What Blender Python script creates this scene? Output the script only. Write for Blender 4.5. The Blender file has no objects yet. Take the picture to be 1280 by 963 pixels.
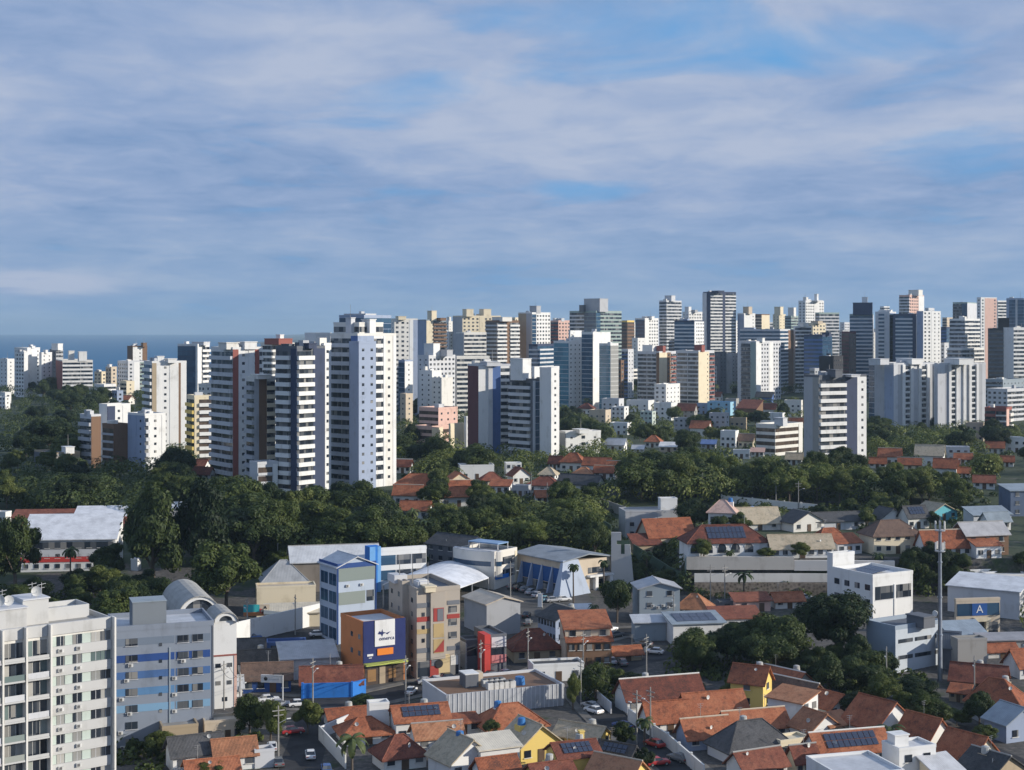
import bpy, math, random
from mathutils import Vector, Matrix, noise as mnoise
R = math.radians
random.seed(7)
F, CX, PY0, H = 1900.0, 640.0, 411.0, 74.0      # focal length in photo pixels, centre column, level line, eye height
sc = bpy.context.scene
C = sc.collection
# ------------------------------------------------------------------ camera
cam = bpy.data.cameras.new('camera'); camo = bpy.data.objects.new('camera', cam); C.objects.link(camo)
cam.sensor_width = 36; cam.lens = F / 1280 * 36; cam.shift_y = -(481.5 - PY0) / 1280
cam.clip_start = 1; cam.clip_end = 90000
camo.location = (0, 0, H); camo.rotation_euler = (R(90), 0, 0); sc.camera = camo
# ------------------------------------------------------------------ light, sky, exposure
SUN_AZ, SUN_EL = 80.0, 18.0                       # degrees to the right of straight behind the viewer, elevation
sdir = Vector((math.sin(R(SUN_AZ)) * math.cos(R(SUN_EL)), -math.cos(R(SUN_AZ)) * math.cos(R(SUN_EL)), math.sin(R(SUN_EL))))
sl = bpy.data.lights.new('sun', 'SUN'); so = bpy.data.objects.new('sun', sl); C.objects.link(so)
sl.energy = 4.9; sl.angle = R(0.5); sl.color = (1.0, 0.92, 0.80)
so.rotation_euler = sdir.to_track_quat('Z', 'Y').to_euler()
sc.view_settings.view_transform = 'Standard'; sc.view_settings.look = 'None'
sc.view_settings.exposure = 0.02; sc.view_settings.gamma = 1; sc.view_settings.use_curve_mapping = False
sc.cycles.use_denoising = True
try: sc.cycles.denoiser = 'OPENIMAGEDENOISE'
except Exception: pass
sc.cycles.max_bounces = 5; sc.cycles.diffuse_bounces = 2; sc.cycles.glossy_bounces = 3; sc.cycles.transmission_bounces = 2
sc.cycles.volume_bounces = 0; sc.cycles.transparent_max_bounces = 8
sc.cycles.caustics_reflective = False; sc.cycles.caustics_refractive = False; sc.cycles.sample_clamp_indirect = 4

def NT(nt):
    n, l = nt.nodes, nt.links
    def new(t, **k):
        x = n.new(t)
        for a, b in k.items():
            if a.startswith('i_'): x.inputs[a[2:].replace('_', ' ')].default_value = b
            else: setattr(x, a, b)
        return x
    return new, l.new

W = bpy.data.worlds.new('World'); sc.world = W; W.use_nodes = True
W.node_tree.nodes.clear()
new, ln = NT(W.node_tree)
def wmath(op, a, b=None, c=None):
    m = new('ShaderNodeMath', operation=op)
    for i, v in enumerate((a, b, c)):
        if v is None: continue
        if isinstance(v, (int, float)): m.inputs[i].default_value = v
        else: ln(v, m.inputs[i])
    return m.outputs[0]
def wramp(fac, stops):
    r = new('ShaderNodeValToRGB'); e = r.color_ramp.elements
    for i, (p, c) in enumerate(stops):
        x = e[i] if i < 2 else e.new(p)
        x.position = p; x.color = (*c, 1) if len(c) == 3 else c
    ln(fac, r.inputs[0]); return r.outputs[0]
def wmix(f, a, b, t='MIX'):
    m = new('ShaderNodeMix', data_type='RGBA', blend_type=t)
    for i, v in ((0, f), (6, a), (7, b)):
        if isinstance(v, (int, float)): m.inputs[i].default_value = v
        elif isinstance(v, tuple): m.inputs[i].default_value = (*v, 1)
        else: ln(v, m.inputs[i])
    return m.outputs[2]
sky = new('ShaderNodeTexSky', sky_type='NISHITA', sun_disc=False, sun_elevation=R(SUN_EL), sun_rotation=R(180 - SUN_AZ))
sky.altitude = 60; sky.air_density = 1.0; sky.dust_density = 0.6; sky.ozone_density = 1.6
tc = new('ShaderNodeTexCoord'); sp = new('ShaderNodeSeparateXYZ'); ln(tc.outputs['Generated'], sp.inputs[0])
dz = wmath('MAXIMUM', sp.outputs[2], 0.0)
den = wmath('ADD', dz, 0.12)
cu, cv = wmath('DIVIDE', sp.outputs[0], den), wmath('DIVIDE', sp.outputs[1], den)
cb = new('ShaderNodeCombineXYZ'); ln(cu, cb.inputs[0]); ln(cv, cb.inputs[1])
def wnoise(scale, detail, rough, loc, sx=1, dist=0.0, rot=0):
    mp = new('ShaderNodeMapping'); mp.inputs['Location'].default_value = loc; mp.inputs['Scale'].default_value = (sx, 1, 1)
    mp.inputs['Rotation'].default_value = (0, 0, R(rot))
    ln(cb.outputs[0], mp.inputs[0])
    t = new('ShaderNodeTexNoise', noise_dimensions='3D'); ln(mp.outputs[0], t.inputs['Vector'])
    t.inputs['Scale'].default_value = scale; t.inputs['Detail'].default_value = detail
    t.inputs['Roughness'].default_value = rough; t.inputs['Distortion'].default_value = dist
    return t.outputs['Fac']
big = wnoise(0.60, 5, 0.52, (3.1, 1.7, 0.0), 1.0, 0.35, 14)
mid = wnoise(1.7, 6, 0.54, (8.2, 4.4, 2.0), 1.05, 0.5, 14)
fin = wnoise(4.4, 6, 0.58, (1.2, 9.4, 5.0), 1.2, 0.5, 10)
cov = wmath('ADD', wmath('MULTIPLY', big, 0.56), wmath('MULTIPLY', mid, 0.44))
def gap(u, v, ru, rv, k):
    # an opening in the cloud deck at a place of the deck (u, v)
    a_ = wmath('POWER', wmath('DIVIDE', wmath('SUBTRACT', cu, u), ru), 2); b_ = wmath('POWER', wmath('DIVIDE', wmath('SUBTRACT', cv, v), rv), 2)
    return wmath('MULTIPLY', wmath('EXPONENT', wmath('MULTIPLY', wmath('ADD', a_, b_), -1)), k)
def deck(px, py):
    x, z = (px - CX) / F, (PY0 - py) / F; n = math.sqrt(x * x + 1 + z * z); q = max(z / n, 0) + .12
    return x / n / q, 1 / n / q
GAPS = [(870, 25, .50, .50, .15), (1130, 45, .5, .4, .08), (760, 95, .55, .40, .13), (480, 150, .50, .50, .17), (1010, 75, .45, .4, .12), (735, 235, .40, .5, .15), (560, 110, .35, .4, .12), (610, 30, .3, .3, .08), (380, 5, .4, .3, .08)]
for px_, py_, ru, rv, k in GAPS:
    u_, v_ = deck(px_, py_); ru, rv = ru * .72, rv * .62; cov = wmath('SUBTRACT', cov, gap(u_, v_, ru, rv, k))
bump_ = None
for px_, py_, ru, rv, k in [(950, 185, .32, .42, .11), (1110, 175, .30, .5, .12), (1260, 150, .35, .6, .13), (45, 356, .45, .55, .16), (940, 372, .5, .3, .06), (300, 80, .5, .5, .05)]:
    u_, v_ = deck(px_, py_); ru, rv = ru * .72, rv * .62; g_ = gap(u_, v_, ru, rv, k); bump_ = g_ if bump_ is None else wmath('ADD', bump_, g_)
hi = wramp(dz, [(0.0, (0, 0, 0)), (0.03, (.45, .45, .45)), (0.085, (1, 1, 1))])
mask = wramp(cov, [(0.29, (0.06, 0.06, 0.06)), (0.42, (0.97, 0.97, 0.97))])
mask = wmath('MULTIPLY', wmath('MAXIMUM', mask, wmath('SUBTRACT', 1.0, wmath('MULTIPLY', hi, 1.25))), 0.95)
shade = wmath('ADD', wmath('ADD', wmath('MULTIPLY', big, 0.36), wmath('ADD', wmath('MULTIPLY', mid, 0.40), wmath('MULTIPLY', fin, 0.24))), bump_)
ccol = wramp(shade, [(0.40, (0.21, 0.315, 0.53)), (0.50, (0.31, 0.40, 0.60)), (0.62, (0.46, 0.515, 0.655))])
SKYK = 0.075
nish = wmix(1.0, sky.outputs[0], (SKYK * 0.88, SKYK * 1.0, SKYK * 1.12), 'MULTIPLY')
blue = wmix(0.78, nish, (0.125, 0.40, 0.80))
lowc = wramp(wnoise(1.5, 5, .55, (5, 2, 7), 1.3, .3), [(0.40, (0.20, 0.345, 0.56)), (0.62, (0.29, 0.42, 0.60))])
cl = wmix(wmath('MINIMUM', wmath('ADD', hi, wmath('MULTIPLY', bump_, 6.0)), 1.0), lowc, ccol)
skyc = wmix(mask, blue, cl)
# the horizon under the cloud deck, slightly paler and warmer
bgn = new('ShaderNodeBackground'); bgn.inputs[1].default_value = 1.0; ln(skyc, bgn.inputs[0])
wo = new('ShaderNodeOutputWorld'); ln(bgn.outputs[0], wo.inputs[0])
W.cycles.sampling_method = 'MANUAL'; W.cycles.sample_map_resolution = 512

# ------------------------------------------------------------------ terrain
def interp(x, pts):
    if x <= pts[0][0]: return pts[0][1]
    for (a, b), (c, d) in zip(pts, pts[1:]):
        if x <= c: return b + (d - b) * (x - a) / (c - a)
    return pts[-1][1]
def sstep(a, b, x):
    t = min(1, max(0, (x - a) / (b - a))); return t * t * (3 - 2 * t)
ZP = [(0, 0), (300, 0), (400, 4), (440, 8), (540, 17), (700, 17), (850, 12), (1100, 19), (1500, 24), (2600, 26), (9000, 10)]
ZL = [(1300, 19), (2000, -4), (2800, -28), (3000, -33), (9000, -45)]
def zg(x, y):
    z = interp(y, ZP)
    if y > 400 and x > 44: z = max(z, z + (13 - z) * sstep(44, 47, x)) if y >= 403 else z + (13 - z) * (y - 400) / 3 * sstep(44, 47, x)
    if y > 1300:
        px = CX + F * x / y
        z += (interp(y, ZL) - z) * sstep(470, 300, px)
    return z
def at(px, py, Y):
    return Vector(((px - CX) / F * Y, Y, H - (py - PY0) / F * Y))
def hit(px, py):
    t = (px - CX) / F; s = (py - PY0) / F
    y = 150.0
    while y < 6000:
        if H - s * y <= zg(t * y, y): return Vector((t * y, y, zg(t * y, y)))
        y += 0.5 if y < 700 else 2
    return Vector((t * y, y, zg(t * y, y)))

# ------------------------------------------------------------------ materials
MATS = {}
COL = dict(wh=(.74, .74, .725), ow=(.72, .70, .65), cr=(.72, .63, .46), gy=(.42, .43, .45), lg=(.58, .59, .61), dg=(.13, .14, .16), nv=(.045, .06, .11),
    lb=(.31, .37, .49), mb=(.09, .16, .36), br=(.20, .12, .075), rd=(.30, .10, .08), mr=(.13, .045, .05), pk=(.66, .44, .37), og=(.50, .19, .07),
    ye=(.74, .55, .17), be=(.56, .47, .36), tl=(.10, .26, .36), gn=(.07, .11, .075), ag=(.28, .33, .37), nb=(.02, .032, .13), bb=(.03, .20, .62),
    sb=(.16, .38, .70), db=(.03, .075, .24), tn=(.40, .32, .22), cc=(.34, .33, .31), st=(.22, .19, .16), gg=(.30, .38, .36), rr=(.55, .06, .05), bk=(.03, .03, .035), pg=(.50, .57, .52))
def principled(name):
    m = bpy.data.materials.new(name); m.use_nodes = True
    n = m.node_tree.nodes; new, ln = NT(m.node_tree)
    return m, n['Principled BSDF'], new, ln
def ramp(new, ln, fac, stops):
    r = new('ShaderNodeValToRGB'); e = r.color_ramp.elements
    for i, (p, c) in enumerate(stops):
        x = e[i] if i < 2 else e.new(p)
        x.position = p; x.color = (*c, 1)
    ln(fac, r.inputs[0]); return r.outputs[0]
def wall(code):
    """painted render: colour broken by weather streaks and soft patches"""
    if code in MATS: return MATS[code]
    c = COL[code] if isinstance(code, str) else code
    m, b, new, ln = principled('paint_' + str(code))
    g = new('ShaderNodeNewGeometry')
    mp = new('ShaderNodeMapping'); mp.inputs['Scale'].default_value = (.55, .55, .06); ln(g.outputs['Position'], mp.inputs[0])
    t1 = new('ShaderNodeTexNoise', i_Scale=1.0, i_Detail=5, i_Roughness=.6); ln(mp.outputs[0], t1.inputs['Vector'])
    t2 = new('ShaderNodeTexNoise', i_Scale=.25, i_Detail=6, i_Roughness=.6); ln(g.outputs['Position'], t2.inputs['Vector'])
    a = new('ShaderNodeMath', operation='MULTIPLY_ADD'); ln(t1.outputs[0], a.inputs[0]); a.inputs[1].default_value = .45
    m2 = new('ShaderNodeMath', operation='MULTIPLY'); ln(t2.outputs[0], m2.inputs[0]); m2.inputs[1].default_value = .55
    ln(m2.outputs[0], a.inputs[2])
    oi = new('ShaderNodeObjectInfo')
    d = tuple(x * .70 * k for x, k in zip(c, (1, .985, .95))); h = tuple(min(.86, x * 1.04) for x in c)
    col = ramp(new, ln, a.outputs[0], [(.30, d), (.47, c), (.72, h)])
    ln(col, b.inputs['Base Color']); b.inputs['Roughness'].default_value = .75; b.inputs['Specular IOR Level'].default_value = .3
    MATS[code] = m; return m
def simple(name, c, rough=.6, metal=0, spec=.5, var=.15, scale=1.0):
    k = '_' + name
    if k in MATS: return MATS[k]
    m, b, new, ln = principled(name)
    g = new('ShaderNodeNewGeometry'); t = new('ShaderNodeTexNoise', i_Scale=scale, i_Detail=4); ln(g.outputs['Position'], t.inputs['Vector'])
    ln(ramp(new, ln, t.outputs[0], [(.3, tuple(x * (1 - var) for x in c)), (.7, tuple(min(.9, x * (1 + var)) for x in c))]), b.inputs['Base Color'])
    b.inputs['Roughness'].default_value = rough; b.inputs['Metallic'].default_value = metal; b.inputs['Specular IOR Level'].default_value = spec
    MATS[k] = m; return m
def glass(kind='dark'):
    k = '_glass' + kind
    if k in MATS: return MATS[k]
    m, b, new, ln = principled('window_glass_' + kind)
    oi = new('ShaderNodeObjectInfo')
    st = dict(dark=[(0, (.014, .018, .028)), (.45, (.03, .04, .055)), (.62, (.07, .08, .095)), (.80, (.15, .155, .16)), (1, (.30, .29, .27))],
              blue=[(0, (.02, .05, .10)), (1, (.05, .11, .18))], teal=[(0, (.05, .16, .23)), (1, (.10, .26, .35))],
              green=[(0, (.10, .14, .14)), (.5, (.20, .26, .25)), (1, (.34, .36, .33))], brown=[(0, (.06, .045, .04)), (1, (.12, .09, .07))],
              curtain=[(0, (.16, .17, .17)), (1, (.42, .41, .38))])[kind]
    if kind in ('teal', 'blue', 'dark', 'brown'):
        g = new('ShaderNodeNewGeometry'); mp = new('ShaderNodeMapping'); mp.inputs['Scale'].default_value = (.28, .28, .31) if kind in ('teal', 'blue') else (.62, .62, .33); ln(g.outputs['Position'], mp.inputs[0])
        v = new('ShaderNodeTexWhiteNoise'); sn = new('ShaderNodeVectorMath', operation='FLOOR'); ln(mp.outputs[0], sn.inputs[0]); ln(sn.outputs[0], v.inputs['Vector'])
        fac = v.outputs['Value']
    else: fac = oi.outputs['Random']
    ln(ramp(new, ln, fac, st), b.inputs['Base Color'])
    b.inputs['Roughness'].default_value = .12 if kind != 'curtain' else .4; b.inputs['Specular IOR Level'].default_value = .6 if kind != 'teal' else .9
    MATS[k] = m; return m
def tiles(kind='tc'):
    k = '_tile' + kind
    if k in MATS: return MATS[k]
    c0, c1, c2 = dict(tc=((.095, .050, .039), (.30, .100, .052), (.44, .175, .092)), rd=((.070, .038, .033), (.175, .060, .042), (.28, .11, .07)),
        og=((.20, .10, .06), (.37, .165, .09), (.47, .24, .135)), sd=((.30, .25, .18), (.46, .38, .27), (.54, .46, .34)), br=((.085, .060, .05), (.15, .10, .08), (.21, .14, .105)),
        dk=((.045, .045, .048), (.075, .075, .078), (.11, .11, .115)), pk=((.42, .26, .21), (.54, .36, .30), (.60, .43, .36)))[kind]
    m, b, new, ln = principled('roof_tiles_' + kind)
    tc = new('ShaderNodeTexCoord'); oi = new('ShaderNodeObjectInfo')
    ad = new('ShaderNodeVectorMath', operation='ADD'); ln(tc.outputs['Object'], ad.inputs[0])
    cx = new('ShaderNodeCombineXYZ'); mu = new('ShaderNodeMath', operation='MULTIPLY'); ln(oi.outputs['Random'], mu.inputs[0]); mu.inputs[1].default_value = 60
    ln(mu.outputs[0], cx.inputs[0]); ln(mu.outputs[0], cx.inputs[1]); ln(cx.outputs[0], ad.inputs[1])
    t1 = new('ShaderNodeTexNoise', i_Scale=.38, i_Detail=8, i_Roughness=.74); ln(ad.outputs[0], t1.inputs['Vector'])
    t2 = new('ShaderNodeTexNoise', i_Scale=5.0, i_Detail=2, i_Roughness=.6); ln(tc.outputs['Object'], t2.inputs['Vector'])
    a = new('ShaderNodeMath', operation='MULTIPLY_ADD'); ln(t2.outputs[0], a.inputs[0]); a.inputs[1].default_value = .35
    m1 = new('ShaderNodeMath', operation='MULTIPLY_ADD'); ln(oi.outputs['Random'], m1.inputs[0]); m1.inputs[1].default_value = .14; 
    m0 = new('ShaderNodeMath', operation='MULTIPLY'); ln(t1.outputs[0], m0.inputs[0]); m0.inputs[1].default_value = .60
    ln(m0.outputs[0], m1.inputs[2]); ln(m1.outputs[0], a.inputs[2])
    ln(ramp(new, ln, a.outputs[0], [(.36, c0), (.50, c1), (.68, c2)]), (mxr := new('ShaderNodeMix', data_type='RGBA')).inputs[6])
    t3 = new('ShaderNodeTexNoise', i_Scale=1.1, i_Detail=6, i_Roughness=.7); ln(ad.outputs[0], t3.inputs['Vector'])
    ln(ramp(new, ln, t3.outputs[0], [(.50, (0, 0, 0)), (.68, (.62, .62, .62))]), mxr.inputs[0]); mxr.inputs[7].default_value = (c0[0] * .62, c0[1] * .75, c0[2] * .8, 1); ln(mxr.outputs[2], b.inputs['Base Color'])
    b.inputs['Roughness'].default_value = .85; b.inputs['Specular IOR Level'].default_value = .2
    wv = new('ShaderNodeTexWave', i_Scale=1.35, i_Distortion=.4, bands_direction='X'); ln(tc.outputs['UV'], wv.inputs['Vector'])
    bp = new('ShaderNodeBump', i_Strength=.5, i_Distance=.08); ln(wv.outputs['Color'], bp.inputs['Height']); ln(bp.outputs[0], b.inputs['Normal'])
    MATS[k] = m; return m
def sheet_metal(name, c, rough=.45):
    k = '_sm' + name
    if k in MATS: return MATS[k]
    m, b, new, ln = principled('sheet_' + name)
    tc = new('ShaderNodeTexCoord'); t = new('ShaderNodeTexNoise', i_Scale=.35, i_Detail=6, i_Roughness=.65); ln(tc.outputs['Object'], t.inputs['Vector'])
    ln(ramp(new, ln, t.outputs[0], [(.33, tuple(x * .72 for x in c)), (.6, c)]), b.inputs['Base Color'])
    b.inputs['Roughness'].default_value = rough
    wv = new('ShaderNodeTexWave', i_Scale=.8, bands_direction='X'); ln(tc.outputs['UV'], wv.inputs['Vector'])
    bp = new('ShaderNodeBump', i_Strength=.35, i_Distance=.06); ln(wv.outputs['Color'], bp.inputs['Height']); ln(bp.outputs[0], b.inputs['Normal'])
    MATS[k] = m; return m
def leafmat(name, c0, c1, c2):
    k = '_leaf' + name
    if k in MATS: return MATS[k]
    m, b, new, ln = principled('leaves_' + name)
    tc = new('ShaderNodeTexCoord'); oi = new('ShaderNodeObjectInfo'); g = new('ShaderNodeNewGeometry')
    t = new('ShaderNodeTexNoise', i_Scale=.55, i_Detail=4, i_Roughness=.7); ln(g.outputs['Position'], t.inputs['Vector'])
    a = new('ShaderNodeMath', operation='MULTIPLY_ADD'); ln(oi.outputs['Random'], a.inputs[0]); a.inputs[1].default_value = .42
    s = new('ShaderNodeMath', operation='SUBTRACT'); ln(t.outputs[0], s.inputs[0]); s.inputs[1].default_value = .20; ln(s.outputs[0], a.inputs[2])
    ln(ramp(new, ln, a.outputs[0], [(.30, c0), (.50, c1), (.72, c2)]), b.inputs['Base Color'])
    b.inputs['Roughness'].default_value = .55; b.inputs['Specular IOR Level'].default_value = .25
    tr = new('ShaderNodeBsdfTranslucent'); mx = new('ShaderNodeMixShader', i_Fac=.22)
    hs = new('ShaderNodeHueSaturation', i_Value=1.5, i_Saturation=1.1)
    ln(b.inputs['Base Color'].links[0].from_socket, hs.inputs['Color']); ln(hs.outputs[0], tr.inputs[0])
    out = m.node_tree.nodes['Material Output']; ln(b.outputs[0], mx.inputs[1]); ln(tr.outputs[0], mx.inputs[2]); ln(mx.outputs[0], out.inputs[0])
    MATS[k] = m; return m

# ------------------------------------------------------------------ mesh helpers
KIDS = {}
class M:
    """collects faces and links them as one mesh object"""
    def __init__(s): s.v, s.f, s.m, s.mats, s.uv = [], [], [], [], {}
    def slot(s, mat):
        if mat not in s.mats: s.mats.append(mat)
        return s.mats.index(mat)
    def face(s, pts, mat, uv=None):
        i = len(s.v); s.v += [tuple(p) for p in pts]; s.f.append(tuple(range(i, i + len(pts)))); s.m.append(s.slot(mat))
        if uv: s.uv[len(s.f) - 1] = uv
    def hexa(s, b, t, mat):
        """prism from bottom ring b to top ring t (counter-clockwise seen from above)"""
        i = len(s.v); n = len(b); s.v += [tuple(p) for p in b] + [tuple(p) for p in t]; k = s.slot(mat)
        s.f.append(tuple(range(i + n - 1, i - 1, -1))); s.f.append(tuple(range(i + n, i + 2 * n))); s.m += [k, k]
        for j in range(n):
            q = (j + 1) % n; s.f.append((i + j, i + q, i + n + q, i + n + j)); s.m.append(k)
    def box(s, x0, y0, z0, x1, y1, z1, mat):
        s.hexa([(x0, y0, z0), (x1, y0, z0), (x1, y1, z0), (x0, y1, z0)], [(x0, y0, z1), (x1, y0, z1), (x1, y1, z1), (x0, y1, z1)], mat)
    def prism(s, poly, z0, z1, mat):
        s.hexa([(x, y, z0) for x, y in poly], [(x, y, z1) for x, y in poly], mat)
    def tube(s, p, q, r0, r1, mat, n=7):
        p, q = Vector(p), Vector(q); d = (q - p).normalized(); u = d.orthogonal().normalized(); w = d.cross(u)
        ring = lambda c, r: [c + (u * math.cos(2 * math.pi * k / n) + w * math.sin(2 * math.pi * k / n)) * r for k in range(n)]
        s.hexa(ring(p, r0), ring(q, r1), mat)
    def slab(s, quad, th, mat, uvscale=1.0):
        """thick sheet under a planar quad/tri; top gets uv with u across the slope"""
        q = [Vector(p) for p in quad]; n = (q[1] - q[0]).cross(q[-1] - q[0]).normalized()
        if n.z < 0: q.reverse(); n = -n
        lo = [p - Vector((0, 0, th)) for p in q]
        h = Vector((n.y, -n.x, 0)); h = h.normalized() if h.length > 1e-4 else Vector((1, 0, 0))
        s.face(q, mat, [(p.dot(h), p.z * 2) for p in q]); s.face(lo[::-1], mat)
        for j in range(len(q)):
            k = (j + 1) % len(q); s.face([lo[j], lo[k], q[k], q[j]], mat)
    def mesh(s, name):
        me = bpy.data.meshes.new(name); me.from_pydata(s.v, [], s.f)
        for m in s.mats: me.materials.append(m)
        me.polygons.foreach_set('material_index', s.m)
        if s.uv:
            ul = me.uv_layers.new(name='UVMap')
            for fi, uv in s.uv.items():
                for li, c in zip(me.polygons[fi].loop_indices, uv): ul.data[li].uv = c
        me.update(); return me
    def obj(s, name, parent=None, loc=(0, 0, 0), rz=0):
        o = bpy.data.objects.new(name, s.mesh(name)); C.objects.link(o); o.parent = parent; o.location = loc; o.rotation_euler = (0, 0, rz)
        if parent: KIDS.setdefault(parent.name, []).append(o)
        return o
BOX = {}
def boxmesh(sx, sy, sz, mat):
    k = (round(sx, 2), round(sy, 2), round(sz, 2), mat.name)
    if k not in BOX:
        b = M(); b.box(-sx / 2, -sy / 2, -sz / 2, sx / 2, sy / 2, sz / 2, mat); BOX[k] = b.mesh('box')
    return BOX[k]
def part(name, parent, me, loc, rot=(0, 0, 0)):
    o = bpy.data.objects.new(name, me); C.objects.link(o); o.parent = parent; o.location = loc; o.rotation_euler = rot
    KIDS.setdefault(parent.name, []).append(o); return o
LABELS = {}
def tag(o, label, cat, group=None):
    o['label'] = label; o['category'] = cat
    if group: o['group'] = group
    LABELS.setdefault(label, []).append(o.name); return o
def thing(name, label, cat, loc, rz=0, group=None):
    o = bpy.data.objects.new(name, None); C.objects.link(o); o.location = loc; o.rotation_euler = (0, 0, rz); o.empty_display_size = 1
    return tag(o, label, cat, group)
def struct(o, kind='structure'): o['kind'] = kind; return o
def copytree(o, parent=None):
    c = o.copy(); C.objects.link(c); c.parent = parent
    if parent: KIDS.setdefault(parent.name, []).append(c)
    for ch in KIDS.get(o.name, []): copytree(ch, c)
    return c

# ------------------------------------------------------------------ the ground, the sea
def ground_mat():
    m, b, new, ln = principled('ground_cover')
    g = new('ShaderNodeNewGeometry'); sx = new('ShaderNodeSeparateXYZ'); ln(g.outputs['Position'], sx.inputs[0])
    t1 = new('ShaderNodeTexNoise', i_Scale=.06, i_Detail=7, i_Roughness=.65); ln(g.outputs['Position'], t1.inputs['Vector'])
    t2 = new('ShaderNodeTexNoise', i_Scale=.9, i_Detail=5, i_Roughness=.7); ln(g.outputs['Position'], t2.inputs['Vector'])
    town = ramp(new, ln, t2.outputs[0], [(.3, (.035, .034, .034)), (.5, (.075, .07, .065)), (.72, (.15, .135, .12))])
    green = ramp(new, ln, t2.outputs[0], [(.3, (.016, .026, .011)), (.55, (.032, .05, .016)), (.75, (.06, .08, .026))])
    yy = new('ShaderNodeMapRange'); yy.inputs[1].default_value = 380; yy.inputs[2].default_value = 460; yy.inputs[3].default_value = -.05; yy.inputs[4].default_value = .22; ln(sx.outputs[1], yy.inputs[0])
    ad = new('ShaderNodeMath', operation='ADD'); ln(t1.outputs[0], ad.inputs[0]); ln(yy.outputs[0], ad.inputs[1])
    f = ramp(new, ln, ad.outputs[0], [(.52, (0, 0, 0)), (.60, (1, 1, 1))])
    mx = new('ShaderNodeMix', data_type='RGBA'); ln(f, mx.inputs[0]); ln(town, mx.inputs[6]); ln(green, mx.inputs[7])
    ln(mx.outputs[2], b.inputs['Base Color']); b.inputs['Roughness'].default_value = .95; return m
def axis(breaks):
    r = []
    for (a, b, s) in breaks:
        x = a
        while x < b - 1e-6: r.append(x); x += s
    r.append(breaks[-1][1]); return r
ys = axis([(-250, 150, 50), (150, 394, 10), (394, 410, 1), (410, 560, 6), (560, 1000, 20), (1000, 1500, 50), (1500, 3400, 100), (3400, 26000, 2260)])
xs = axis([(-9000, -1500, 750), (-1500, -400, 100), (-400, -200, 20), (-200, 30, 6), (30, 60, 1), (60, 200, 5), (200, 400, 20), (400, 1500, 100), (1500, 9000, 750)])
g = M(); gm = ground_mat(); g.slot(gm)
g.v = [(x, y, zg(x, y)) for y in ys for x in xs]
nx = len(xs)
g.f = [(j * nx + i, j * nx + i + 1, (j + 1) * nx + i + 1, (j + 1) * nx + i) for j in range(len(ys) - 1) for i in range(nx - 1)]
g.m = [0] * len(g.f)
go = struct(g.obj('ground'))
for p in go.data.polygons: p.use_smooth = True
sm, b, new, ln = principled('sea_water')
gg_ = new('ShaderNodeNewGeometry'); mp = new('ShaderNodeMapping'); mp.inputs['Scale'].default_value = (.004, .02, 1); ln(gg_.outputs['Position'], mp.inputs[0])
t = new('ShaderNodeTexNoise', i_Scale=1.0, i_Detail=6, i_Roughness=.6); ln(mp.outputs[0], t.inputs['Vector'])
ln(ramp(new, ln, t.outputs[0], [(.35, (.008, .105, .235)), (.7, (.014, .135, .28))]), b.inputs['Base Color'])
b.inputs['Roughness'].default_value = .6; b.inputs['Specular IOR Level'].default_value = .08
bp = new('ShaderNodeBump', i_Strength=.6, i_Distance=3); ln(t.outputs[0], bp.inputs['Height']); ln(bp.outputs[0], b.inputs['Normal'])
s = M(); s.face([(-9000, 2500, -30), (9000, 2500, -30), (9000, 26000, -30), (-9000, 26000, -30)], sm)
struct(s.obj('sea'))
# ------------------------------------------------------------------ builders: towers
NWIN = {}
EXTRA = {}
def add_window(root, me, loc, rot, name, dims, mat):
    n = NWIN.get((root.name, name), 0)
    if n < 92:
        NWIN[(root.name, name)] = n + 1
        part(name, root, me, loc, rot)
    else:
        mb = EXTRA.setdefault((root.name, name), (root, M()))[1]
        sx, sy, sz = dims; c, s_ = math.cos(rot[2]), math.sin(rot[2])
        q = [(-sx / 2, -sy / 2), (sx / 2, -sy / 2), (sx / 2, sy / 2), (-sx / 2, sy / 2)]
        ring = [(loc[0] + x * c - y * s_, loc[1] + x * s_ + y * c) for x, y in q]
        mb.prism(ring, loc[2] - sz / 2, loc[2] + sz / 2, mat)
def flush_extra():
    for (rn, name), (root, mb) in EXTRA.items():
        o = mb.obj(name, root); o['kind'] = 'stuff'

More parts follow.
